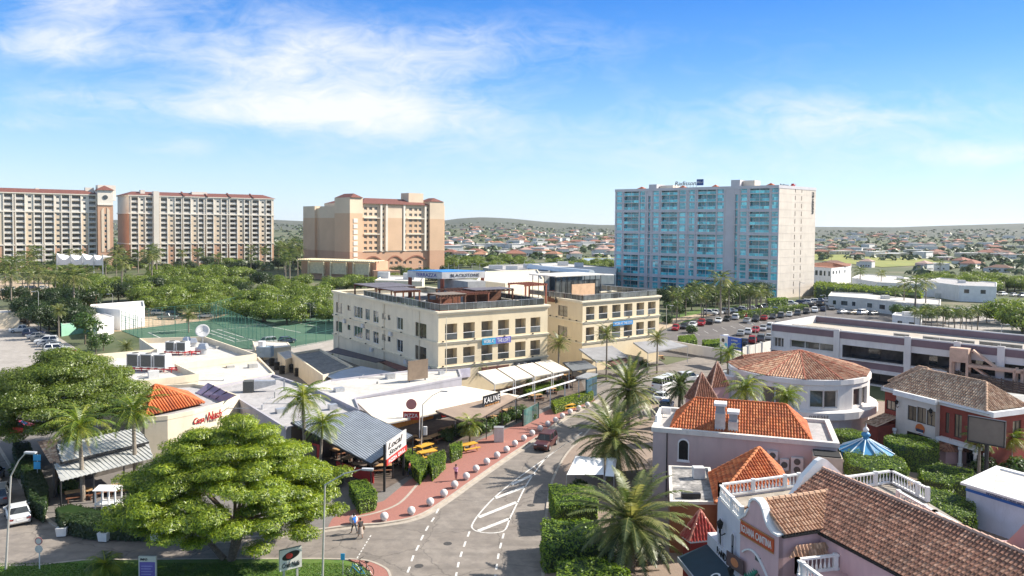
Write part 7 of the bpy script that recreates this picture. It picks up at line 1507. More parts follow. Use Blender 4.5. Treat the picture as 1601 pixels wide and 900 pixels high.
def limbs_for(blobs, h0, r, rnd, n=10, start=(0, 0, 0), fork=None):
    fork = fork or (rnd.uniform(-.3, .3), rnd.uniform(-.3, .3), h0); L = [([start, (start[0]*.5+fork[0]*.5+.12, start[1]*.5+fork[1]*.5, (start[2]+fork[2])*.5), fork], r, r*.75)]
    for b in rnd.sample(blobs, min(n, len(blobs))):
        m = (fork[0]*.5+b[0]*.5+rnd.uniform(-.4, .4), fork[1]*.5+b[1]*.5+rnd.uniform(-.4, .4), fork[2]*.55+b[2]*.45); L.append(([fork, m, (b[0], b[1], b[2])], r*.5, r*.1))
    return L
rnd = random.Random(5)
# the big spreading tree in the foreground
bl = umbrella_blobs(7.7, 5.6, 5.2, 150, rnd, 1.12, .32, (0, 0), 1.35, .2); bl += [(q_*math.cos(a)+rnd.uniform(-.9, .9), q_*.93*math.sin(a), rnd.uniform(3.4, 6.2)+(1.2 if 4.1 < a < 5.3 else 0), 1.15, 1.15, .42) for q_ in (8.2, 7.2) for a in [6.28*i/26 for i in range(26)]]
T0 = P(378, 893)
L = limbs_for(bl, 3.0, .34, rnd, 16, (0.1, 0, 0), (.3, .2, 3.0))+[([(-.5, .1, 0), (-1.6, .4, 1.0), (-3.4, 1.2, 2.2), (-4.6, 2, 5)], .26, .1), ([(.1, 0, 0), (.7, -.1, 1.6), (1.6, .2, 3.4), (3.0, .6, 5.5)], .3, .1)]
tree('spreading_tree', 'large lime green feathery spreading tree on the lawn in the foreground', (T0.x-1.5, T0.y+1.6, .15), bl, bright, 120, .27, L, seed=3, asp=.24, up=.8, shell=.75, probs=(.45, .3, .25))
bl = umbrella_blobs(7.7, 6.6, 4.6, 90, rnd, 1.6, .42); bl += [(7.9*math.cos(a), 7.2*math.sin(a), rnd.uniform(3.4, 6.2), 1.3, 1.3, .6) for a in [6.28*i/22 for i in range(22)]]
T1 = P(84, 738)
tree('spreading_tree', 'olive green spreading tree over parked cars at the left, behind the foreground one', (T1.x-1.6, T1.y+5.0, .1), bl, [lm('olive_lime', (.15, .21, .025)), lm('olive_sun', (.22, .28, .04)), lm('olive_deep', (.06, .11, .018))], 80, .24, limbs_for(bl, 3.2, .36, rnd, 16), seed=4, asp=.42, up=.7, shell=.7)
# ---- palms
LW = [.062]
def frond(V, F, M, o, az, el, L, n, wl, sag, rs, mats, droopleaf=.35, curl=0):
    "one pinnate frond as rachis plus leaflets"
    d = np.array([math.cos(az), math.sin(az), 0]); side = np.array([-math.sin(az), math.cos(az), 0]); t = np.linspace(0, 1, n+1)
    elv = el-sag*t**1.3; st = L/n; pts = [np.array(o)]
    for i in range(n): e = elv[i]; pts.append(pts[-1]+(d*math.cos(e)+np.array([0, 0, 1])*math.sin(e))*st)
    pts = np.array(pts); base = len(V)
    for i in range(n):       # rachis
        w = .045*(1-i/n)+.012; a, b = pts[i], pts[i+1]; k = len(V); V += [a-side*w, a+side*w, b+side*w*.8, b-side*w*.8]; F.append((k, k+1, k+2, k+3)); M.append(1)
    m = rs.choice(3, p=(.5, .25, .25))
    for i in range(2, n+1):
        tt = i/n; ll = wl*math.sin(math.pi*(.12+.83*tt))**.8*rs.uniform(.85, 1.1); p = pts[i]; fw = pts[i]-pts[i-1]; fw = fw/np.linalg.norm(fw)
        for s in (-1, 1):
            dr = side*s*.8+fw*.55+np.array([0, 0, .25-droopleaf*rs.uniform(.5, 1.3)]); dr = dr/np.linalg.norm(dr)*ll; w = fw*LW[0]*(L/4); tip = p+dr; k = len(V); V += [p-w, p+w, tip+np.array([0, 0, -.12*ll])]; V.append(tip+np.array([0, 0, -.12*ll])+w*.3); F.append((k, k+1, k+3, k+2)); M.append(m if rs.rand() > .15 else rs.choice(3))
def palm(name, label, h, nf, L, seg, wl, mats, seed, tr=.22, sag=1.3, elmax=1.35, elmin=-.6, ball=False, group=None, lean=(0, 0), deadn=0, droop=.35):
    rs = np.random.RandomState(seed); root = thing(name, label, 'palm tree', (0, 0, 0), group); V, F, M = [], [], []
    top = (lean[0], lean[1], h)
    for i in range(nf):
        q = (i+.5)/nf; el = elmax-(elmax-elmin)*q**.85+rs.uniform(-.1, .1); frond(V, F, M, (top[0], top[1], top[2]+.35*(1-q)), i*2.39996+rs.uniform(-.15, .15), el, L*rs.uniform(.85, 1.08)*(.8+.2*math.sin(math.pi*min(1, q*1.3+.15))), seg, wl, sag*(1 if el > -.2 else .45)*rs.uniform(.8, 1.15), rs, mats, droop)
    M = np.array(M); nm = len(M)
    for i in range(deadn):
        k0 = len(F); frond(V, F, list([]) if False else (tmp := []), top, i*2.4, -1.0, L*.7, max(5, seg//2), wl*.6, .4, rs, mats, .6); M = np.concatenate([M, np.full(len(F)-k0, 3)])
    me = fastmesh('fronds', np.array(V), np.array(F), M, mats+[dead]); o = bpy.data.objects.new('fronds', me); COL.objects.link(o); o.parent = root
    mb = MB().use(palmtrunk); k = 8; mb.tube([(lean[0]*(i/k)**1.5, lean[1]*(i/k)**1.5, h*i/k) for i in range(k+1)], tr*1.2, 9, tr*.8)
    if ball: mb.lathe(top[0], top[1], [(tr*.9, h-.9), (tr*1.7, h-.45), (tr*1.6, h), (.05, h+.3)], 10)
    t = MB.mesh(mb, 'trunk'); o = bpy.data.objects.new('trunk', t); COL.objects.link(o); o.parent = root; return root
def put(o, x, y, s=1, rz=0, z=.12): return move(o, P(x, y, z), rz, s)
def crown_fit(px, ycrown, ybase): b = P(px, ybase); return b, PD(px, ycrown, b.y).z
for i, (px, yc, yb, L, lab, nf) in enumerate(((985, 822, 893, 5.7, 'largest date palm with arching grey green fronds, nearest the bottom edge', 80), (958, 690, 742, 6.0, 'date palm beside the white tents, second from the bottom', 84), (983, 612, 668, 6.2, 'date palm beyond the white tents, third from the bottom', 76), (1062, 607, 645, 3.4, 'small dark date palm beside the twin pyramid towers', 60))):
    b, h = crown_fit(px, yc, yb); p_ = palm('date_palm', lab, h, nf, L, 34, .66 if L > 4 else .5, palmg if i < 3 else [palmg[2], palmg[0], palmg[2]], 10+i, 0.3 if L > 4 else .2, 1.1, 1.45, -.7, True, 'date palms by the street', deadn=6); p_.location = (b.x, b.y, .12)
# royal / coconut palms with own trunk height
for i, (px, yc, yb, L, lab, lean) in enumerate((
        (130, 672, 785, 3.1, 'tall palm with ringed trunk before the striped metal roof', (-.3, 0)), (212, 648, 760, 3.0, 'palm with drooping fronds between the striped roof and the orange roof', (-.2, 0)),
        (477, 628, 735, 2.9, 'coconut palm before the grey shop, left of a pair', (-.3, .2)), (500, 668, 752, 2.3, 'lower coconut palm before the grey shop, right of a pair', (.3, 0)),
        (745, 575, 610, 2.2, 'palm standing in the cream canopies before the cream block', (0, 0)), (873, 540, 600, 2.3, 'palm before the gap between the two cream blocks', (0, 0)), (948, 526, 595, 2.4, 'tall palm before the grey canopy of the farther cream block', (0, 0)), (1027, 532, 585, 2.3, 'palm before the grey canopy beside the car park wall', (0, 0)),
        (1165, 612, 718, 2.7, 'bright palm before the round shop, left one', (0, 0)), (1229, 624, 712, 2.0, 'bright bushy palm before the round shop, right one', (0, 0)), (1138, 556, 592, 2.9, 'palm behind the farther pyramid tower', (0, 0)),
        (1530, 690, 745, 1.8, 'palm partly hidden under the blank billboard', (0, 0)), (1580, 690, 735, 1.7, 'palm right of the blank billboard post', (0, 0)),
        (735, 668, 700, 1.8, 'leafy palm clump under the brown awning', (0, 0)), (165, 892, 925, 1.3, 'young palm spear on the lawn at the bottom edge', (0, 0)),
        (295, 495, 520, 2.4, 'shaggy palm in the corner of the tennis court', (0, 0)), (335, 484, 498, 1.7, 'small palm on the sandy lot', (0, 0)), (198, 545, 562, 1.8, 'short bushy palm behind the white plant roof', (0, 0)), (92, 488, 530, 2.2, 'palm at the head of the left car park', (0, 0)), (410, 552, 566, 1.5, 'small palm beside the silver car', (0, 0)))):
    b, h = crown_fit(px, yc, yb); coco = i in (0, 1, 2, 3, 8, 9, 10, 11, 12, 13, 14); p_ = palm('palm_tree', lab, max(.5, h), 34 if coco else 46, L*1.25, 24, .7 if coco else .5, cocog if coco else palmg, 40+i, .2 if L > 2.5 else .15, 1.5 if coco else 1.1, 1.35, -.35, False, 'palms between the shops', lean=lean, deadn=3 if i in (0, 2, 5, 15) else 0, droop=.6 if coco else .35); p_.location = (b.x, b.y, .12)
# ---- hedges
def hedge(label, poly, z0, z1, seed=1, size=.17, dens=90, mats=None, group=None, cat='hedge', wob=.12, name='hedge'):
    rs = np.random.RandomState(seed); poly = ccw([Vector((p[0], p[1])) for p in poly]); cen = sum(poly, Vector((0, 0)))/len(poly); root = thing(name, label, cat, (cen.x, cen.y, z0), group)
    q = [p-cen for p in poly]; Pt, Nn = [], []
    A = abs(sum(q[i-1].x*q[i].y-q[i].x*q[i-1].y for i in range(len(q))))/2; x0, x1 = min(p.x for p in q), max(p.x for p in q); y0, y1 = min(p.y for p in q), max(p.y for p in q); H_ = z1-z0
    n = int(A*dens); c = 0
    def inside(x, y):
        return all((q[i].x-q[i-1].x)*(y-q[i-1].y)-(q[i].y-q[i-1].y)*(x-q[i-1].x) >= -.02 for i in range(len(q)))
    while c < n:
        x, y = rs.uniform(x0, x1), rs.uniform(y0, y1); c += 1 if inside(x, y) else 0
        if inside(x, y): Pt.append((x, y, H_+wob*(mnoise(Vector((x*1.1, y*1.1, seed)))+rs.uniform(-.5, .4)))); Nn.append((rs.normal(.1, .28), rs.normal(0, .28), 1))
        if c == 0 and rs.rand() < 1e-4: break
    for i in range(len(q)):
        a, b = q[i-1], q[i]; L = (b-a).length; d = (b-a).normalized(); nx, ny = d.y, -d.x
        for k in range(int(L*H_*dens)):
            t, z = rs.uniform(0, L), rs.uniform(0, H_); o = wob*(mnoise(Vector((t, z, seed+i)))+rs.uniform(-.5, .4)); Pt.append((a.x+d.x*t+nx*o, a.y+d.y*t+ny*o, z)); Nn.append((nx+rs.normal(0, .45), ny+rs.normal(0, .45), .35+rs.normal(0, .4)))
    Pt, Nn = np.array(Pt), np.array(Nn, float); Nn /= np.linalg.norm(Nn, axis=1, keepdims=True); V, F = leafquads(Pt, Nn, size, .6, rs); ms = mats or hedgem
    me = fastmesh('leaves', V, F, rs.choice(3, len(F), p=(.5, .25, .25)), ms); o = bpy.data.objects.new('leaves', me); COL.objects.link(o); o.parent = root
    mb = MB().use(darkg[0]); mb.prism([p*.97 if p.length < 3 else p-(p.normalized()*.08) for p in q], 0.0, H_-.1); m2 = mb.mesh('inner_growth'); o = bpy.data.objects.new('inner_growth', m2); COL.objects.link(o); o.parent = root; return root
def hp(pts, z): return [P(x, y, z) for x, y in pts]
def circ(c, r, n=14, sx=1): return [(c.x+r*sx*math.cos(6.2832*i/n), c.y+r*math.sin(6.2832*i/n)) for i in range(n)]
hedge('tall clipped hedge block beside the white ridge tent', hp([(858, 756), (928, 760), (935, 786), (868, 790)], 2.5), .1, 2.5, 1)
hedge('tall clipped hedge block in the middle of three by the street', hp([(848, 812), (925, 812), (962, 850), (850, 850)], 2.4), .1, 2.4, 2, size=.2, wob=.3)
hedge('clipped hedge at the bottom edge, nearest of three by the street', hp([(872, 878), (930, 870), (985, 892), (975, 925), (870, 925)], 2.2), .1, 2.2, 3, size=.2, wob=.3)
hedge('bright clipped hedge along the brick pavement before the white pergola', hp([(862, 626), (924, 607), (928, 614), (868, 635)], 1.3), .1, 1.3, 4, mats=bright)
hedge('second row hedge inside the white beam pergola', hp([(818, 605), (880, 592), (884, 598), (824, 612)], 1.2), .1, 1.2, 5)
hedge('hedge block beside the script sign, left of the entrance', hp([(545, 752), (572, 748), (590, 768), (586, 776), (562, 782)], 1.5), .1, 1.5, 6)
hedge('hedge row behind the script sign beside the lamp post', hp([(625, 705), (640, 700), (670, 720), (656, 738)], 1.5), .1, 1.5, 7)
hedge('hedge block beside the yellow parasols at the pavement', hp([(668, 712), (695, 702), (697, 715), (676, 734)], 1.4), .1, 1.4, 8)
hedge('small hedge block before the palm clump under the brown awning', hp([(703, 694), (722, 688), (722, 700), (706, 708)], 1.3), .1, 1.3, 9)
hedge('low clipped hedge around the striped roof restaurant', hp([(86, 792), (110, 786), (175, 800), (235, 800), (240, 824), (140, 822), (95, 812)], 1.3), .1, 1.3, 10, mats=darkg, size=.2)
hedge('tall dark hedge along the footpath at the left', hp([(20, 690), (45, 690), (75, 760), (68, 790), (50, 780)], 1.7), .1, 1.7, 11, mats=darkg, size=.22)
hedge('round clipped hedge drum before the round shop', circ(P(1328, 676, 2.6), 2.0), .1, 2.6, 12)
hedge('round clipped hedge drum before the red and white house', circ(P(1425, 688, 3.0), 2.8), .1, 3.0, 13)
hedge('long rounded hedge behind the cantina balustrade, left one', hp([(1320, 705), (1348, 700), (1412, 716), (1420, 732), (1378, 740), (1326, 724)], 2.4), .1, 2.4, 14, wob=.3)
hedge('rounded hedge mass behind the blue pavilion roof, right of it', hp([(1436, 728), (1468, 720), (1522, 732), (1520, 746), (1478, 752), (1442, 744)], 2.4), .1, 2.2, 15, wob=.35)
hedge('large rounded hedge before the white flat roofed kiosk', hp([(1432, 762), (1456, 757), (1500, 769), (1525, 785), (1524, 802), (1500, 805), (1456, 786)], 2.6), .1, 2.4, 16, wob=.3)
hedge('low hedge strip in the car park beside the blue billboard', hp([(1098, 531), (1127, 529), (1130, 536), (1103, 538)], 1.6), .1, 1.6, 17, size=.3, dens=30)
hedge('rounded bushes at the left end of the car park', hp([(1060, 525), (1085, 522), (1090, 530), (1066, 534)], 1.6), .1, 1.6, 18, size=.3, dens=30)
hedge('clipped hedge below the teal tower', hp([(1198, 466), (1228, 464), (1232, 467), (1202, 470)], 3), .1, 3, 19, size=.5, dens=10)
hedge('long untidy hedge behind the bungalow row', hp([(1276, 449), (1330, 452), (1440, 462), (1440, 454), (1340, 445), (1276, 440)], 5), .1, 5, 20, size=.9, dens=4, mats=scrub, wob=1)
hedge('planting strip along the verge of the car park', hp([(1150, 487), (1260, 474), (1264, 477), (1156, 491)], 1.5), .1, 1.5, 21, size=.5, dens=10, mats=scrub, wob=.5)
# planters
pl0 = thing('planter', 'white square planter', 'planter'); mb = MB().use(white); mb.frus([(-.36, -.36, 0), (.36, -.36, 0), (.36, .36, 0), (-.36, .36, 0)], [(-.44, -.44, .72), (.44, -.44, .72), (.44, .44, .72), (-.44, .44, .72)]); mb.build('tub', pl0); V, F = cloud([(0, 0, 1.0, .38, .38, .4)], 160, .2, np.random.RandomState(2)); me = fastmesh('shrub', V, F, np.random.RandomState(1).choice(3, len(F)), darkg); o = bpy.data.objects.new('shrub', me); COL.objects.link(o); o.parent = pl0
spread(pl0, [(P(98, 836, .12), .2, 1, 'white square planter, leftmost of three along the curved kerb'), (P(164, 844, .12), -.1, 1, 'white square planter, second from the left along the curved kerb'), (P(246, 843, .12), 0, 1, 'white square planter half hidden beneath the foreground tree')], 'white square planters')
# ---- mass planting
def crown_proto(seed, mats, size, dens, R, H_, k=9, trunkh=1.0):
    r_ = random.Random(seed); bl = [(r_.uniform(-.55, .55)*R, r_.uniform(-.55, .55)*R, trunkh+H_*r_.uniform(.35, .85), R*r_.uniform(.35, .6), R*r_.uniform(.35, .6), H_*r_.uniform(.22, .38)) for _ in range(k)]
    return tree('tree', '', (0, 0, 0), bl, mats, dens, size, [([(0, 0, 0), (.1, 0, trunkh+H_*.4)], R*.05, R*.03)], seed=seed, probs=(.45, .3, .25))
CP = {'scrub': [crown_proto(60+i, scrub, .5, 8, 5.5, 4.6, 14, .6) for i in range(4)], 'dark': [crown_proto(70+i, darkg, .45, 9, 4.5, 5.5, 10, 1.2) for i in range(2)], 'near': [crown_proto(80+i, midg, .38, 12, 2.6, 3.4, 8, .9) for i in range(2)]}
USE = {}
def put_tree(kind, loc, s, lab, grp, name='tree'):
    L = CP[kind]; i = USE.get(kind, 0); USE[kind] = i+1
    r = random.Random(i*13+len(kind)); o = L[i] if i < len(L) else dup(L[i % len(L)], (0, 0, 0)); move(o, loc, r.uniform(0, 6.28), s, lab); o['group'] = grp; o['category'] = 'tree'; return o
def at(x, y, top): # a crown whose top shows at (x, y) standing on the plain
    d = 1.0
    dd = ray(x, y); t = (top-CAMH)/dd.z; return Vector((dd.x*t, dd.y*t, 0))
# thicket behind the courts: rows of crowns, each top placed where it shows
rnd = random.Random(21); spots = []
for y, x0, x1, step, top in ((418, 250, 410, 26, 7), (430, 110, 480, 27, 6.5), (441, 150, 500, 28, 6.2), (452, 205, 515, 30, 6), (463, 70, 150, 26, 6), (466, 235, 520, 31, 5.6), (474, 380, 520, 34, 5.0), (455, 20, 130, 27, 6.5), (476, 40, 150, 30, 6.5), (486, 55, 135, 30, 5.5)):
    x = x0+rnd.uniform(0, 10)
    while x < x1: spots.append((x, y+rnd.uniform(-3, 3), top*rnd.uniform(.85, 1.15))); x += step*rnd.uniform(.8, 1.2)
for i, (x, y, top) in enumerate(spots):
    dk_ = (y > 450 and x < 150) or rnd.random() < .15
    put_tree('dark' if dk_ else 'scrub', at(x, y, top), top/5.6, 'dark rounded tree in the thicket beyond the courts' if dk_ else 'bushy yellow green tree in the thicket beyond the tennis courts', 'low dark trees in the thicket' if dk_ else 'low bushy trees in the thicket')
put_tree('near', P(133, 538), 1.55, 'dark round tree beside the green container', 'trees by the left car park')
for x, y, s in ((162, 548, 1.0), (110, 512, 1.1), (60, 498, 1.0), (150, 555, .8), (100, 520, .8)): put_tree('near', P(x, y), s, 'small shrub like tree by the left car park at x %s' % ('the head of the row' if x < 70 else 'the dark round tree'), 'trees by the left car park')
for o in bpy.data.objects:
    if o.get('group') == 'trees by the left car park' and 'at x' in o.get('label', ''): o['label'] = 'small green tree on the strip beside the left car park'
for x, y, s in ((1570, 480, 1.6), (1600, 486, 1.8), (1530, 445, 1.6), (1500, 440, 1.5), (1560, 437, 1.5)): put_tree('scrub', at(x, y-8, 6*s/1.5), s/1.2, 'broad green tree at the right beyond the deck building', 'trees at the right beyond the deck')
for i in range(26): x = 700+i*10+rnd.uniform(-4, 4); put_tree('scrub', at(x, 397+rnd.uniform(0, 12)+ (6 if x > 830 else 0), 6), 1.1, 'green tree in the belt behind the cream blocks', 'tree belt behind the cream blocks')
for i in range(14): x = 1455+i*11; put_tree('scrub', at(x, 428+rnd.uniform(-4, 6), 7), 1.2, 'green tree behind the right hand villas', 'trees behind the villas')
for i in range(12): x = 600+i*10; put_tree('scrub' if i % 2 else 'dark', at(x, 421+rnd.uniform(-3, 4), 6), 1.0, 'green tree behind the rooftop canopy', 'trees behind the rooftop canopy')
for i in range(8): x = 520+i*11; put_tree('scrub', at(x, 433+rnd.uniform(-3, 3), 5), 1.0, 'green tree before the orange hotel annex', 'trees before the annex')
for i in range(30): x = 1036+i*5.6+rnd.uniform(-3, 3); put_tree('near' if i % 3 else 'dark', at(x, 450+rnd.random()*(33-(x-1036)*.15), 3.2), rnd.uniform(.8, 1.1), 'garden shrub tree between the teal tower and the car park', 'garden trees before the teal tower')
for i in range(34): x = 2+i*12+rnd.uniform(-4, 4); put_tree('dark' if i % 2 else 'scrub', at(x, 402+rnd.uniform(0, 10), 6), rnd.uniform(.8, 1.1), 'tree in the hotel grounds before the cream hotels', 'trees in the hotel grounds')
for i in range(9): x = 430+i*5; put_tree('dark', at(x, 385+rnd.uniform(0, 22), 7), 1.1, 'tree in the gap between the cream hotel and the peach hotel', 'trees in the hotel gap')
for i in range(16): x = 1400+i*13; put_tree('near', at(x, 484+rnd.uniform(0, 8), 3), 1.1, 'bush beyond the mauve deck parapet', 'bushes beyond the deck')
# far palms: one light prototype copied
LW[0] = .2
fp_ = palm('palm_tree', '', 9, 26, 3.6, 7, 1.0, [palmg[0], palmg[1], darkg[0]], 90, .17, 1.5, 1.3, -.5, droop=.5); fp2 = palm('palm_tree', '', 6, 24, 3.2, 7, .9, [palmg[0], cocog[2], darkg[1]], 91, .16, 1.4, 1.3, -.4, droop=.5)
FPn = [0]
def farpalm(x, ycrown, h, lab, grp):
    z = h; loc = at(x, ycrown, z); i = FPn[0]; FPn[0] += 1; pr = (fp_, fp2)[i % 2]; base = (9, 6)[i % 2]
    o = pr if i < 2 else dup(pr, (0, 0, 0)); move(o, loc, i*1.3, h/base*(1 if h/base < 1.6 else .9), lab); o['group'] = grp; return o
rnd = random.Random(8)
for i in range(46): x = rnd.uniform(0, 470); farpalm(x, rnd.uniform(386, 408), rnd.uniform(8, 13), 'tall palm in the grounds before the cream hotels', 'palms before the hotels')
for i in range(16): x = rnd.uniform(5, 135); farpalm(x, rnd.uniform(400, 435), rnd.uniform(8, 11), 'palm rising from the trees at the left', 'palms among the left trees')
for x, y in ((115, 437), (128, 432), (190, 413), (18, 412), (60, 420)): farpalm(x, y, 12, 'lone tall palm above the thicket at the left', 'tall palms above the thicket')
for i in range(9): x = 436+i*4.2; farpalm(x, rnd.uniform(372, 400), 13, 'palm in the gap between the cream hotel and the peach hotel', 'palms in the hotel gap')
for x, y in ((592, 402), (603, 400), (650, 398), (681, 400), (690, 402), (710, 405)): farpalm(x, y, 8, 'palm standing against the orange base of the peach hotel', 'palms at the peach hotel base')
for i in range(44): x = rnd.uniform(1037, 1200); y = 446+rnd.random()*(36-(x-1037)*.14); farpalm(x, y, rnd.uniform(3.5, 7), 'garden palm between the teal tower and the car park', 'garden palms before the teal tower')
for x, y, h in ((1127, 438, 12), (1140, 447, 10), (1414, 445, 9), (1432, 440, 11), (1448, 443, 10), (1345, 425, 8), (1378, 428, 8), (1400, 455, 6), (1300, 400, 6), (1470, 410, 8)): farpalm(x, y, h, 'tall slender palm near the bungalow row' if x > 1200 else 'tall dark palm before the teal tower', 'slender palms on the right')
for i in range(12): x = 1430+i*9; farpalm(x, rnd.uniform(483, 492), 5, 'short palm beyond the mauve parapet of the deck', 'short palms beyond the deck')
# dense scrub across the plain: one mass nobody could count
rs = np.random.RandomState(12); B = []
for i in range(6500):
    px = rs.uniform(-150, 1750); d = 430*math.exp(rs.uniform(0, 1)**.8*2.05)
    x = (px-800)/FPX*d; z = height(x, d)
    if d > 2300: continue
    if d < 560 and (560 < px < 900 or 1130 < px < 1420): continue
    if 560 < d < 640 and (905 < px < 1010 or 1270 < px < 1500): continue
    s = rs.uniform(1.3, 3.2)*(1+d/5200); B.append((x, d, z+s*.45, s*1.5, s*1.5, s*.75))
V, F = cloud(B, .0, 1.0, rs) if False else (None, None)
Ps, Ns, S_ = [], [], []
for b in B:
    n = 11 if b[1] < 1200 else 7; d = rs.normal(size=(n, 3)); d[:, 2] = abs(d[:, 2])*.8; d /= np.linalg.norm(d, axis=1, keepdims=True); Ps.append(np.array(b[:3])+d*np.array(b[3:])*.75); Ns.append(d+np.array([0, 0, .4])); S_.append(np.full(n, b[3]*1.0))
Ps, Ns, S_ = np.concatenate(Ps), np.concatenate(Ns), np.concatenate(S_)[:, None]; Ns /= np.linalg.norm(Ns, axis=1, keepdims=True); V, F = leafquads(Ps, Ns, S_, .8, rs)
me = fastmesh('scrub_woodland', V, F, rs.choice(3, len(F), p=(.4, .3, .3)), [lm('plain_scrub', (.06, .10, .025), .1), lm('plain_olive', (.11, .125, .045), .1), lm('plain_dark', (.03, .06, .02), .1)]); o = bpy.data.objects.new('scrub_woodland', me); COL.objects.link(o); tag(o, 'scattered scrub and trees across the far plain', kind='stuff')
# grass tufts on the lawn
rs = np.random.RandomState(3); n = 26000; px = rs.uniform(-40, 575, n); py = rs.uniform(880, 925, n); Pt = np.array([P(a, b, .17)[:] for a, b in zip(px, py)]); keep = [not (a > 545 and b < 879+(a-545)*.5) and not (a > 540 and b < 884) for a, b in zip(px, py)]; Pt = Pt[keep]; n = len(Pt)
Nn = rs.normal(size=(n, 3)); Nn[:, 2] *= .3; Nn /= np.linalg.norm(Nn, axis=1, keepdims=True); V, F = leafquads(Pt+np.array([0, 0, .02]), Nn, .11, .35, rs); me = fastmesh('grass', V, F, rs.choice(3, len(F)), [lm('blade', (.07, .16, .015)), lm('blade_light', (.13, .22, .02)), lm('blade_dark', (.04, .10, .015))]); o = bpy.data.objects.new('grass', me); COL.objects.link(o); tag(o, 'short mown lawn grass along the bottom edge', kind='stuff')
# ------------------------------------------------------------------ bollards, lamps, signs, furniture, people
bo = thing('sphere_bollard', 'white concrete sphere bollard', 'bollard'); MB().use(mat('bollard_white', (.66, .62, .60), .85, .08, 3, dirt=((.40, .35, .32), 3, .4))).sphere((0, 0, .40), .38, 20, 12).build('sphere', bo, smooth=True); MB().use(concrete).cyl(0, 0, 0, .08, .22).build('foot', bo)
bp_ = [(552.5, 812), (600.7, 807), (643, 798), (672.6, 784), (694, 770.5), (710.7, 757), (729, 744), (744.3, 732), (761, 721), (777, 711), (792, 702), (805, 692.7), (819, 684.3), (832, 676.5), (844.5, 669), (856.6, 662), (868.7, 656), (879.3, 649.5), (891.5, 643), (905, 637.5), (918.5, 632)]
def bl_loc(x, y): v = P(x, y, .52); v.z = .13; return v
spread(bo, [(bl_loc(x, y), i, 1, 'white sphere bollard, %s from the walkers along the brick pavement' % (ORD+['twenty first'])[i]) for i, (x, y) in enumerate(bp_)], 'white sphere bollards along the kerb')
pale = mat('lamp_post_grey', (.50, .48, .45), .5, .1, 1, metal=.3)
def lamp(label, base, top, arm, r=.09, name='street_lamp'):
    o = thing(name, label, 'street lamp', base); b, t = Vector(base), Vector(top); MB().use(pale).tube([b, b.lerp(t, .5), t], r, 8, r*.7).build('post', o); a = Vector(arm); MB().use(pale).tube([t, t.lerp(a, .5)+Vector((0, 0, .25)), a], r*.6, 6, r*.45).build('arm', o); d = (a-t); d.z = 0; d.normalize(); h = MB().use(mat('lamp_head', (.45, .46, .47), .4)); h.bar(a-d*.1, a+d*.75-Vector((0, 0, .02)), .3, .12); h.build('lamp_head', o); MB().use(lampm).bar(a+d*.05-Vector((0, 0, .075)), a+d*.65-Vector((0, 0, .095)), .22, .04).build('lens', o); return o
def lampP(label, bx, by, tx, ty, ax, ay, r=.09, dx=0): b = P(bx, by); return lamp(label, b, PD(tx, ty, b.y), PD(ax, ay, b.y+dx), r)
lampP('pale curved street lamp at the bottom left corner of the lawn', 9, 893, 17, 744, 41, 707)
lampP('street lamp with long arm rising before the cream canvas roof', 658, 708, 661, 632, 690, 611)
lampP('street lamp emerging from the foreground tree crown', 504, 912, 508, 758, 568, 733)
bx_o = thing('control_box', 'white control box strapped to the street lamp', 'box', P(661, 690)); p = P(661, 708); MB().use(white).box(p.x+.08, p.x+.5, p.y-.25, p.y, 2.2, 3.2).build('cabinet', bx_o)
for i, (bx, by, ty, lab) in enumerate(((1181, 560, 506, 'white lamp post in the car park beside the piered wall'), (1042, 540, 478, 'slim lamp post at the left end of the car park'), (1291, 505, 462, 'lamp post on the far parapet side of the deck'), (1318, 500, 480, 'left lamp post on the deck roof'), (1505, 520, 482, 'lamp post near the side road'), (1566, 560, 508, 'twin headed lamp post at the right end of the deck'), (60, 520, 456, 'tall pole at the head of the left car park'), (108, 500, 470, 'short pole among the left trees'), (176, 500, 460, 'tall pole before the white warehouse'), (434, 495, 462, 'lamp post at the edge of the tennis courts, left one'), (485, 505, 475, 'lamp post at the edge of the tennis courts, right one'), (1288, 462, 438, 'lamp post before the hedge by the white villa'), (1346, 462, 435, 'lamp post behind the bungalow row'))):
    b = P(bx, by); t = PD(bx, ty, b.y); lamp(lab, b, t, t+Vector((.9 if i % 2 else -.9, 0, .1)), .07)
for i, (x, y) in enumerate(((717, 440), (738, 438), (750, 438), (777, 437), (789, 438), (798, 436), (820, 434), (829, 436), (870, 432), (701, 441), (655, 441), (1060, 478), (1100, 470), (1206, 470), (1250, 468))):
    b = P(x, y); o = lamp('thin distant pole behind the cream blocks' if x < 900 else 'thin pole below the teal tower', b, PD(x, y-26, b.y), PD(x, y-26, b.y)+Vector((1.2, 0, 0)), .16, 'light_pole'); o['group'] = 'distant light poles' if x < 900 else 'poles below the teal tower'
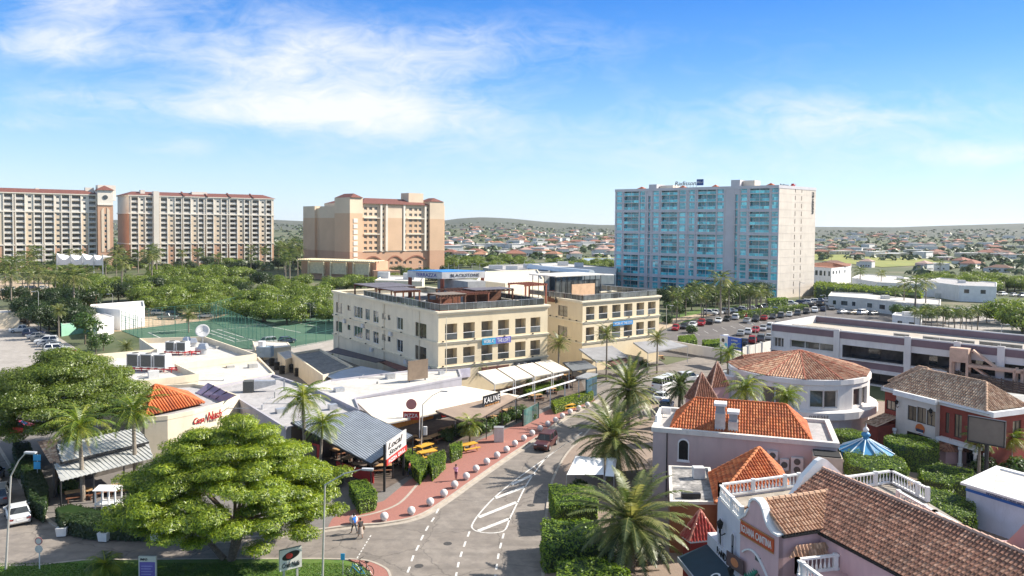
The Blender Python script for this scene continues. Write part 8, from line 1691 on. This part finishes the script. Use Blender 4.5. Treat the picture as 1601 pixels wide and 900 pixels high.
# tennis fences
fnm = mat('fence_green', (.05, .17, .13), .7)
def tfence(label, pts, h=5.0):
    o = thing('court_fence', label, 'fence', P(*pts[0])); W_ = [P(*p) for p in pts]; pb, wb_ = MB().use(fnm), MB().use(fnm)
    for a, b in zip(W_[:-1], W_[1:]):
        L = (b-a).length; n = max(1, int(L/3.2))
        for i in range(n+1): p = a.lerp(b, i/n); pb.cyl(p.x, p.y, 0, h, .055, n=5)
        for z in (h, h*.5, .1): wb_.bar((a.x, a.y, z), (b.x, b.y, z), .05)
        n2 = int(L/.45)
        for i in range(n2): p = a.lerp(b, i/n2); wb_.bar((p.x, p.y, 0), (p.x, p.y, h), .014)
        for k in range(1, 10): wb_.bar((a.x, a.y, h*k/10), (b.x, b.y, h*k/10), .014)
    pb.build('posts', o); wb_.build('mesh', o)
tfence('tall green mesh fence round the near tennis court', [(190, 517), (222, 530), (330, 541), (428, 550), (524, 531)]); tfence('tall green mesh fence along the back of the tennis courts', [(190, 517), (330, 502), (404, 479), (524, 477)]); tfence('green mesh fence between the two tennis courts', [(330, 502), (428, 550)])
# people
def person(label, loc, rz, top, bottom, skin=(.30, .17, .11), hair=(.02, .015, .01), stride=.25, arms='walk', skirt=False, s=1.0, bag=False):
    J = dict(pel=(0, 0, .95), wst=(0, 0, 1.1), chs=(.02, 0, 1.32), nck=(.03, 0, 1.48), hd=(.05, 0, 1.56), tp=(.05, 0, 1.70)); R_ = dict(pel=.15, wst=.125, chs=.155, nck=.055, hd=.085, tp=.075)
    E_ = [('pel', 'wst'), ('wst', 'chs'), ('chs', 'nck'), ('nck', 'hd'), ('hd', 'tp')]
    for sd_, nm in ((1, 'l'), (-1, 'r')):
        st = stride*sd_
        J.update({nm+'hip': (0, .1*sd_, .88), nm+'kn': (st*.55+.03, .1*sd_, .5), nm+'an': (st, .1*sd_, .08), nm+'to': (st+.16, .11*sd_, .04), nm+'sh': (.02, .19*sd_, 1.40)}); R_.update({nm+'hip': .095, nm+'kn': .06, nm+'an': .042, nm+'to': .035, nm+'sh': .062})
        if arms == 'up': J.update({nm+'el': (.16, .24*sd_, 1.22), nm+'wr': (.3, .1*sd_, 1.42), nm+'ha': (.33, .06*sd_, 1.5)})
        else: J.update({nm+'el': (-.5*st, .25*sd_, 1.14), nm+'wr': (-.7*st+.08, .25*sd_, .9), nm+'ha': (-.75*st+.1, .25*sd_, .82)})
        R_.update({nm+'el': .042, nm+'wr': .03, nm+'ha': .033}); E_ += [('pel', nm+'hip'), (nm+'hip', nm+'kn'), (nm+'kn', nm+'an'), (nm+'an', nm+'to'), ('chs', nm+'sh'), (nm+'sh', nm+'el'), (nm+'el', nm+'wr'), (nm+'wr', nm+'ha')]
    ks = list(J); me = bpy.data.meshes.new('p'); me.from_pydata([J[k] for k in ks], [(ks.index(a), ks.index(b)) for a, b in E_], []); ob = bpy.data.objects.new('p', me); COL.objects.link(ob)
    sk = ob.modifiers.new('s', 'SKIN'); sk.use_smooth_shade = True
    for i, k in enumerate(ks): me.skin_vertices[0].data[i].radius = (R_[k], R_[k]*(1.25 if k in ('chs', 'pel', 'wst') else 1)); me.skin_vertices[0].data[i].use_root = (k == 'pel')
    ob.modifiers.new('u', 'SUBSURF').levels = 2; dg = bpy.context.evaluated_depsgraph_get(); m2 = bpy.data.meshes.new_from_object(ob.evaluated_get(dg)); bpy.data.objects.remove(ob)
    ms = [mat('skin_tone', skin, .6, .03), mat('cloth_%s' % (top,), top, .85, .08, 8), mat('cloth_%s' % (bottom,), bottom, .85, .08, 8), mat('shoe', (.08, .07, .07), .7)]
    m2.materials.clear(); [m2.materials.append(m) for m in ms]
    for f in m2.polygons:
        z, y = f.center.z, abs(f.center.y); f.material_index = 3 if z < .09 else (0 if z < (.2 if not skirt else .45) or z > 1.46 or (y > .2 and z < 1.26) else (1 if z > .98 else 2))
    root = thing('person', label, 'person', loc); b = bpy.data.objects.new('body', m2); COL.objects.link(b); b.parent = root
    hm = MB().use(mat('hair_dark', hair, .8)); hm.sphere((.03, 0, 1.655), .105, 12, 8, 1.0); h = hm.build('hair', None); h.parent = root; OFF
    if skirt: k = MB().use(ms[2]); k.lathe(0, 0, [(.16, 1.02), (.22, .75), (.27, .42), (.25, .42)], 14); k = k.build('skirt'); k.parent = root
    if bag: k = MB().use(mat('bag_brown', (.2, .12, .07), .8)); k.box(-.12, .12, -.36, -.26, .7, .98); k = k.build('handbag'); k.parent = root
    root.rotation_euler = (0, 0, rz); root.scale = (s, s, s); return root
person('person in bright blue top walking beside the first sphere bollard', P(554, 834, .03), rad(150), (.01, .13, .50), (.05, .06, .08), s=1.02); person('person with dark hair in a patterned light dress walking into the road', P(563.5, 841, .03), rad(120), (.06, .05, .05), (.42, .34, .28), skirt=True, bag=True)
person('person in pink top and dark shorts on the brick pavement holding something up', P(713, 751, .14), rad(250), (.62, .32, .46), (.10, .02, .05), arms='up', stride=.08)
person('person in dark clothes standing near the grey canopy', P(983, 582, .15), rad(200), (.03, .03, .04), (.04, .04, .05), stride=.1); person('person in white shirt standing under the white pergola', P(856, 622, .15), rad(230), (.7, .7, .68), (.1, .1, .12), stride=.1)
for k, (x, y, tp, bt, sk_, lab) in enumerate(((640, 745, (.5, .1, .08), (.06, .07, .12), False, 'person in orange top by the hedge at the pavement edge'), (775, 690, (.1, .3, .35), (.3, .28, .25), False, 'person in teal top near the white cabinet'), (1000, 592, (.65, .6, .5), (.1, .12, .2), False, 'person in cream top crossing the square'), (1012, 588, (.35, .08, .1), (.4, .35, .3), True, 'person in red top and pale skirt crossing the square'), (905, 632, (.08, .09, .11), (.5, .47, .4), False, 'person in dark top at the far end of the brick pavement'), (1030, 880, (.6, .6, .62), (.05, .05, .07), False, 'person in white top beside the largest date palm'))):
    person(lab, P(x, y, .15), k*1.3, tp, bt, stride=.2, skirt=sk_)
# signs at the bottom
IS = thing('info_sign', 'purple and white information panel on the lawn', 'sign', P(230, 925, .15)); Mx, Lx = FR(PD(216.5, 880, 54.6), PD(244, 880, 54.6)); MB(Mx).use(offwhite).box(0, Lx, 0, .15, .15, 27-(877-347.9)*54.6/1180).build('panel', IS); zt_ = 27-(877-347.9)*54.6/1180
pm2 = MB(Mx).use(mat('sign_purple', (.16, .12, .42), .5)); pm2.box(.08, Lx-.08, -.02, 0, .3, zt_-.42); pm2.build('purple_face', IS); text('INFO', Mx, .5, .16, blk, IS, y=-.02, x=.15, z=zt_-.3)
for k in range(4): MB(Mx).use(mat('sign_faint_text', (.35, .32, .6), .6)).box(.2, Lx-.25-.12*(k % 2), -.03, -.02, zt_-.75-.2*k, zt_-.69-.2*k).build('text_line', IS)
CS = thing('shop_sign', 'white two post sign with dark oval emblem and script lettering on the lawn', 'sign', P(455, 925, .15)); Mx, Lx = FR(PD(437.5, 870, 55.0), PD(472, 870, 55.9)); zt_ = 27-(867-350)*55.2/1180
mb = MB(Mx).use(offwhite); mb.box(0, Lx, 0, .25, zt_-1.55, zt_); mb.build('panel', CS); mb = MB(Mx).use(pale); mb.box(.25, .4, .05, .2, .15, zt_-1.55); mb.box(Lx-.4, Lx-.25, .05, .2, .15, zt_-1.55); mb.build('posts', CS)
mb = MB(Mx).use(blk); mb.add([(Lx*.5+Lx*.4*math.cos(a), -.02, zt_-.5+.3*math.sin(a)+.12*math.cos(a)) for a in [6.2832*i/20 for i in range(20)]], [tuple(range(20))]); e_m = mb.build('emblem', CS); mb = MB(Mx).use(MATS['red_panel']); mb.add([(Lx*.42+.26*math.cos(a), -.035, zt_-.5+.22*math.sin(a)) for a in [6.2832*i/14 for i in range(14)]], [tuple(range(14))]); mb.build('red_motif', e_m); text('Craft Nails', Mx, Lx*.8, .36, blk, CS, y=-.03, x=Lx*.1, z=zt_-1.35, shear=.3)
RS_ = thing('road_sign', 'pair of round white and red signs on a white pole at lower left', 'road sign', P(62, 892)); b = P(62, 892); MB().use(white).cyl(b.x, b.y, 0, PD(62, 840, b.y).z, .04).build('pole', RS_)
for k, (yy_, m_) in enumerate(((845, MATS['badge_pink']), (857.5, offwhite))): z_ = PD(62, yy_, b.y).z; g = MB(Matrix.Translation((b.x, b.y-.06, z_)) @ Matrix.Rotation(rad(90), 4, 'X')).use(m_); g.cyl(0, 0, 0, .03, .3, n=18); g.use(offwhite).cyl(0, 0, .03, .04, .22, n=18); g.build('disc', RS_)
BS = thing('road_sign', 'blue square sign on a slim post at the brick corner', 'road sign', P(536, 900)); b = P(536, 902); MB().use(steel).cyl(b.x, b.y, 0, 1.7, .035).build('post', BS); bs_m = mat('sign_light_blue', (.04, .35, .62), .5); MB().use(bs_m).box(b.x-.16, b.x+.16, b.y-.05, b.y-.02, 1.35, 1.85).build('plate', BS)
BS = thing('road_sign', 'two blue plates on a post beside the dark footpath hedge', 'road sign', P(59, 760)); b = P(59, 765); MB().use(steel).cyl(b.x, b.y, 0, 3.6, .04).build('post', BS); MB().use(bs_m).box(b.x-.38, b.x+.38, b.y-.06, b.y-.03, 2.95, 3.55).box(b.x-.34, b.x+.34, b.y-.06, b.y-.03, 2.1, 2.85).build('plates', BS)
GZ = thing('lantern_frame', 'small white open frame lantern hut among the hedge', 'hut', P(170, 790)); p = P(170, 796, .1)
mb = MB(Matrix.Translation((p.x, p.y, 0))).use(white)
for x in (-.9, -.3, .3, .9):
    for y in (-.6, .6): mb.box(x-.05, x+.05, y-.05, y+.05, .1, 2.1)
mb.build('posts', GZ); MB(Matrix.Translation((p.x, p.y, 0))).use(white).box(-1, 1, -.7, .7, .7, .8).build('shelf', GZ); mb = MB(Matrix.Translation((p.x, p.y, 0))).use(white); mb.frus([(-1.1, -.8, 2.1), (1.1, -.8, 2.1), (1.1, .8, 2.1), (-1.1, .8, 2.1)], [(-.9, -.1, 2.4), (.9, -.1, 2.4), (.9, .1, 2.4), (-.9, .1, 2.4)]); mb.build('roof', GZ)
WB = thing('white_box', 'white box cabinet at the pavement edge before the palms', 'cabinet', P(780, 690)); p = P(780, 690, .13); MB().use(offwhite).box(p.x-.6, p.x+.6, p.y-.4, p.y+.4, .13, 1.9).build('cabinet', WB); MB().use(steel).box(p.x-.64, p.x+.64, p.y-.44, p.y+.44, 1.9, 1.98).build('lid', WB)
# tables and benches in the open air restaurants
tb = thing('picnic_table', 'table', 'table'); MB().use(lightwood).box(-.9, .9, -.4, .4, .70, .76).build('tabletop', tb); mb = MB().use(darkmetal)
for x in (-.7, .7): mb.box(x-.04, x+.04, -.35, .35, 0, .7)
mb.build('trestle', tb)
for y in (-.75, .75): m_ = MB().use(wood); m_.box(-.9, .9, y-.15, y+.15, .40, .45); m_.box(-.75, -.68, y-.12, y+.12, 0, .4); m_.box(.68, .75, y-.12, y+.12, 0, .4); m_.build('bench', tb)
where = [((598, 738), 'under the script sign'), ((610, 728), 'behind the script sign'), ((590, 730), 'at the tip of the corrugated roof'), ((566, 735), 'under the front of the corrugated roof'), ((548, 725), 'under the corrugated roof near the red panels'), ((530, 712), 'deep under the corrugated roof'), ((662, 696), 'under the open sky by the lamp post'), ((640, 692), 'before the orange fascia'), ((680, 690), 'beside the brown awning'), ((700, 678), 'at the left edge of the brown awning'), ((620, 688), 'left of the lamp post before the orange fascia'), ((745, 672), 'under the brown awning'), ((770, 660), 'under the middle of the brown awning'), ((795, 648), 'under the right end of the brown awning'), ((838, 625), 'inside the white beam pergola, left end'), ((860, 615), 'inside the white beam pergola, middle'), ((880, 606), 'inside the white beam pergola, right end'), ((800, 612), 'under the first cream awning'), ((830, 606), 'under the second cream awning'), ((856, 600), 'under the third cream awning'), ((886, 592), 'under the fourth cream awning'), ((950, 575), 'under the left grey canopy'), ((1000, 565), 'in the open yard between the grey canopies'), ((1030, 562), 'under the right grey canopy'), ((150, 775), 'under the striped metal roof, middle'), ((120, 780), 'under the striped metal roof, left'), ((190, 770), 'under the striped metal roof, right')]
spread(tb, [(P(x, y, .14), rad(35+(i*37) % 50-25), 1.1, 'wooden table with two benches '+w) for i, ((x, y), w) in enumerate(where)], 'wooden tables with benches')
yb = thing('yellow_table', 'yellow painted picnic bench', 'table'); MB().use(mat('yellow_wood', (.60, .32, .03), .7, .1, 2)).box(-1, 1, -.45, .45, .7, .78).build('tabletop', yb); mb = MB().use(MATS['yellow_wood'])
for s in (-1, 1): mb.box(-1, 1, s*.85-.15, s*.85+.15, .4, .46); mb.bar((-.7, s*.8, .1), (-.7, s*.1, .7), .08); mb.bar((.7, s*.8, .1), (.7, s*.1, .7), .08)
mb.build('benches', yb)
spread(yb, [(P(668, 716, .14), .6, 1.1, 'yellow picnic bench between two hedge blocks, right of the lamp post'), (P(664, 706, .14), .9, 1.1, 'yellow picnic bench beside the lamp post, behind the front one'), (P(732, 704, .14), .6, 1.1, 'yellow picnic bench on the brick pavement edge'), (P(888, 640, .14), .5, 1.0, 'yellow bench beside the bright street hedge')], 'yellow picnic benches')
# terrace chairs under the nearest date palm
spread(dup(tf, P(962, 880, .14), 0, 1.2, 'cafe table under the largest date palm, left one', 'cafe tables by the largest date palm'), [(P(962, 880, .14), 0, 1.2, 'cafe table under the largest date palm, left one'), (P(1000, 872, .14), 1, 1.2, 'cafe table under the largest date palm, right one'), (P(985, 850, .14), 2, 1.2, 'cafe table behind the trunk of the largest date palm')], 'cafe tables by the largest date palm')
# tyres in the yard
ty = thing('tyre_stack', 'stack of black tyres in the yard beside the cream shed', 'tyres', (0, 0, 0)); mb = MB().use(tyre)
for i in range(5): mb.lathe(0, 0, [(.2, .25*i), (.42, .25*i+.03), (.45, .25*i+.12), (.42, .25*i+.21), (.2, .25*i+.24)], 14)
mb.build('tyres', ty); spread(ty, [(P(425+8*i, 572+5*(i % 3)+i*1.2, .1), i, 1.2, 'stack of black tyres in the yard, %s from the left' % ORD[i]) for i in range(7)], 'tyre stacks')
# plants on the roof terrace and street planting
sh = thing('shrub', 'leafy shrub', 'shrub'); V, F = cloud([(0, 0, .7, .8, .8, .7), (.5, .3, .6, .6, .6, .5), (-.4, .4, .5, .6, .6, .5)], 70, .24, np.random.RandomState(5)); me = fastmesh('foliage', V, F, np.random.RandomState(1).choice(3, len(F)), midg); o = bpy.data.objects.new('foliage', me); COL.objects.link(o); o.parent = sh; mb = MB().use(trunkm); mb.cyl(0, 0, 0, .5, .05); o = mb.build('stem'); o.parent = sh
it = [(ins(MA, x, y, ZT), i, .8, 'potted shrub on the left side of the crowded roof terrace') for i, (x, y) in enumerate([(1.2, 8), (1.3, 10), (1.2, 12.5), (1.3, 15), (1.2, 18), (1.4, 21), (1.2, 24), (12, 1.4), (16, 8), (18, 14), (7, 23)])]
it += [(P(x, y, .12), x, s, 'leafy shrub %s' % w) for x, y, s, w in [(700, 688, 1.1, 'beneath the left end of the brown awning'), (716, 682, 1.2, 'beneath the brown awning front edge'), (752, 676, 1.3, 'beneath the brown awning middle'), (768, 670, 1.2, 'beneath the brown awning right half'), (786, 664, 1.2, 'beneath the brown awning right end'), (802, 655, 1.3, 'right of the brown awning'), (815, 650, 1.2, 'at the near end of the white pergola'), (828, 655, 1.0, 'on the pavement edge by the glass screen'), (820, 600, 1.2, 'before the first cream awning'), (520, 760, 1.1, 'before the red panels'), (505, 768, 1.0, 'left of the sign hedge block'), (100, 770, 1.2, 'under the left end of the striped roof'), (960, 560, 1.2, 'between the grey canopies'), (1008, 572, 1.0, 'in the yard by the right grey canopy'), (1590, 745, 1.6, 'right of the blank billboard'), (1540, 738, 1.4, 'below the blank billboard'), (30, 745, 1.2, 'behind the dark footpath hedge'), (250, 795, 1.2, 'beneath the foreground tree edge'), (905, 770, 1.0, 'behind the hedge by the tent'), (1080, 520, 1.6, 'on the verge before the car park'), (1045, 505, 1.7, 'on the verge left of the car park')]]
spread(sh, it, 'leafy shrubs')
GD = thing('glass_screen', 'green tinted glass wind screen at the brick pavement', 'screen', P(823, 655)); Mx, Lx = FR(P(818, 668), P(842, 655)); MB(Mx).use(glass('green_glass', (.05, .14, .13), .1, .6)).box(0, Lx, 0, .1, .13, 2.3).build('glass', GD); MB(Mx).use(darkmetal).box(-.05, .05, -.05, .15, .13, 2.4).box(Lx-.05, Lx+.05, -.05, .15, .13, 2.4).build('posts', GD)
TC = thing('water_tank', 'white tank beside blue clad box in the yard', 'tank', P(416, 560)); p = P(416, 566, .1); MB().use(mat('tank_blue', (.25, .33, .40), .6)).box(p.x-1.6, p.x+1.2, p.y-1, p.y+1, 1.2, 3.2).build('box', TC); MB().use(white).cyl(p.x-.8, p.y, 3.2, 4.2, .7).build('tank', TC)
# ------------------------------------------------------------------ houses across the plain
wl_ = [mat('house_white', (.68, .66, .62), .85), mat('house_cream', (.62, .54, .40), .85), mat('house_ochre', (.55, .36, .18), .85), mat('house_pink', (.58, .36, .30), .85)]; rfm = [mat('far_roof_rust', (.28, .12, .08), .85), mat('far_roof_orange', (.40, .19, .11), .85), mat('far_roof_pink', (.42, .28, .23), .85), mat('far_roof_white', (.62, .60, .57), .85), mat('far_roof_brown', (.20, .11, .08), .85)]
hv = []
for i, (w_, d_, h_, wm, rm_) in enumerate([(13, 10, 3.4, 0, 0), (16, 11, 3.6, 1, 3), (11, 9, 5.8, 0, 2), (18, 10, 3.4, 2, 0), (12, 12, 3.2, 3, 3), (15, 9, 3.4, 0, 4), (20, 12, 6.0, 0, 3), (12, 8, 3.2, 1, 1)]):
    mb = MB().use(wl_[wm]); mb.box(-w_/2, w_/2, -d_/2, d_/2, -1, h_); mb.box(-w_/2-3, -w_/2, -d_/3, d_/3, -1, h_*.8); mb.use(winglass)
    for k in range(4): mb.box(-w_/2+1+k*(w_-2)/4, -w_/2+2.3+k*(w_-2)/4, -d_/2-.04, -d_/2, 1, 2.3)
    mb.use(rfm[rm_]); e = .6
    if rm_ == 3: mb.box(-w_/2-e, w_/2+e, -d_/2-e, d_/2+e, h_, h_+.35)
    else: mb.add([(-w_/2-e, -d_/2-e, h_), (w_/2+e, -d_/2-e, h_), (w_/2+e, d_/2+e, h_), (-w_/2-e, d_/2+e, h_), (-w_/2+d_/2, 0, h_+d_*.24), (w_/2-d_/2, 0, h_+d_*.24)], [(0, 1, 5, 4), (1, 2, 5), (2, 3, 4, 5), (3, 0, 4), (3, 2, 1, 0)])
    mb.use(rfm[rm_]).box(-w_/2-3.3, -w_/2+.3, -d_/3-.3, d_/3+.3, h_*.8, h_*.8+.3)
    hv.append(mb.mesh('house'))
rnd = random.Random(77); cnt = 0; used = []
LABH = ['rust roofed white house', 'flat white roofed cream house', 'tall pink roofed white house', 'rust roofed ochre house', 'flat white roofed pink house', 'brown roofed white house', 'large flat roofed white house', 'small orange roofed cream house']
while cnt < 290:
    if rnd.random() < .55: px = rnd.uniform(690, 965); d = 620*math.exp(rnd.random()**.9*1.15)
    else: px = rnd.uniform(1270, 1640); d = 480*math.exp(rnd.random()**.9*1.45)
    x = (px-800)/FPX*d
    if (905 < px < 1010 and 560 < d < 650) or (1270 < px < 1500 and 540 < d < 640): continue
    if d < 620 and px < 1420 and px > 1200 and d < 520: continue
    if any(abs(x-a)+abs(d-b) < 17 for a, b in used): continue
    used.append((x, d)); k = rnd.randrange(8); o = bpy.data.objects.new('house', hv[k]); COL.objects.link(o); o.location = (x, d, height(x, d)); o.rotation_euler = (0, 0, rnd.uniform(-.8, .8)); o.scale = (rnd.uniform(.75, 1.05),)*3
    side = 'left of the teal tower' if px < 1000 else 'right of the teal tower'; rng = 'near' if d < 800 else ('middle' if d < 1400 else 'far')
    tag(o, '%s, %s plain %s' % (LABH[k], rng, side), 'house', 'houses on the plain %s' % side); cnt += 1
# ------------------------------------------------------------------ haze
hz = bpy.data.materials.new('haze'); hz.use_nodes = True; t = NT(hz.node_tree); hz.node_tree.nodes.clear(); pv = t.n('ShaderNodeVolumePrincipled', i={'Color': (.86, .92, 1, 1), 'Density': .00005, 'Anisotropy': .2}); o_ = t.n('ShaderNodeOutputMaterial'); hz.node_tree.links.new(pv.outputs[0], o_.inputs['Volume'])
tag(MB().use(hz).box(-9600, 9600, -300, 9600, -12, 130).build('haze'), kind='stuff')
# ------------------------------------------------------------------ every thing gets a label of its own
ONES = 'first second third fourth fifth sixth seventh eighth ninth tenth eleventh twelfth thirteenth fourteenth fifteenth sixteenth seventeenth eighteenth nineteenth'.split(); TENS = {2: 'twenty', 3: 'thirty', 4: 'forty', 5: 'fifty', 6: 'sixty', 7: 'seventy', 8: 'eighty', 9: 'ninety'}; TTH = {2: 'twentieth', 3: 'thirtieth', 4: 'fortieth', 5: 'fiftieth', 6: 'sixtieth', 7: 'seventieth', 8: 'eightieth', 9: 'ninetieth'}
def ordw(n): return ONES[n-1] if n < 20 else (TTH[n//10] if n % 10 == 0 else TENS[n//10]+' '+ONES[n % 10-1])
by = {}
for o in bpy.data.objects:
    if o.parent is None and o.get('label') and not o.get('kind'): by.setdefault(o['label'], []).append(o)
for lab, L in by.items():
    if len(L) > 1:
        L.sort(key=lambda o: o.location.x/max(1, o.location.y))
        for i, o in enumerate(L): o['label'] = '%s, %s from left' % (lab, ordw(i+1))
        for o in L:
            if not o.get('group'): o['group'] = lab[:60]
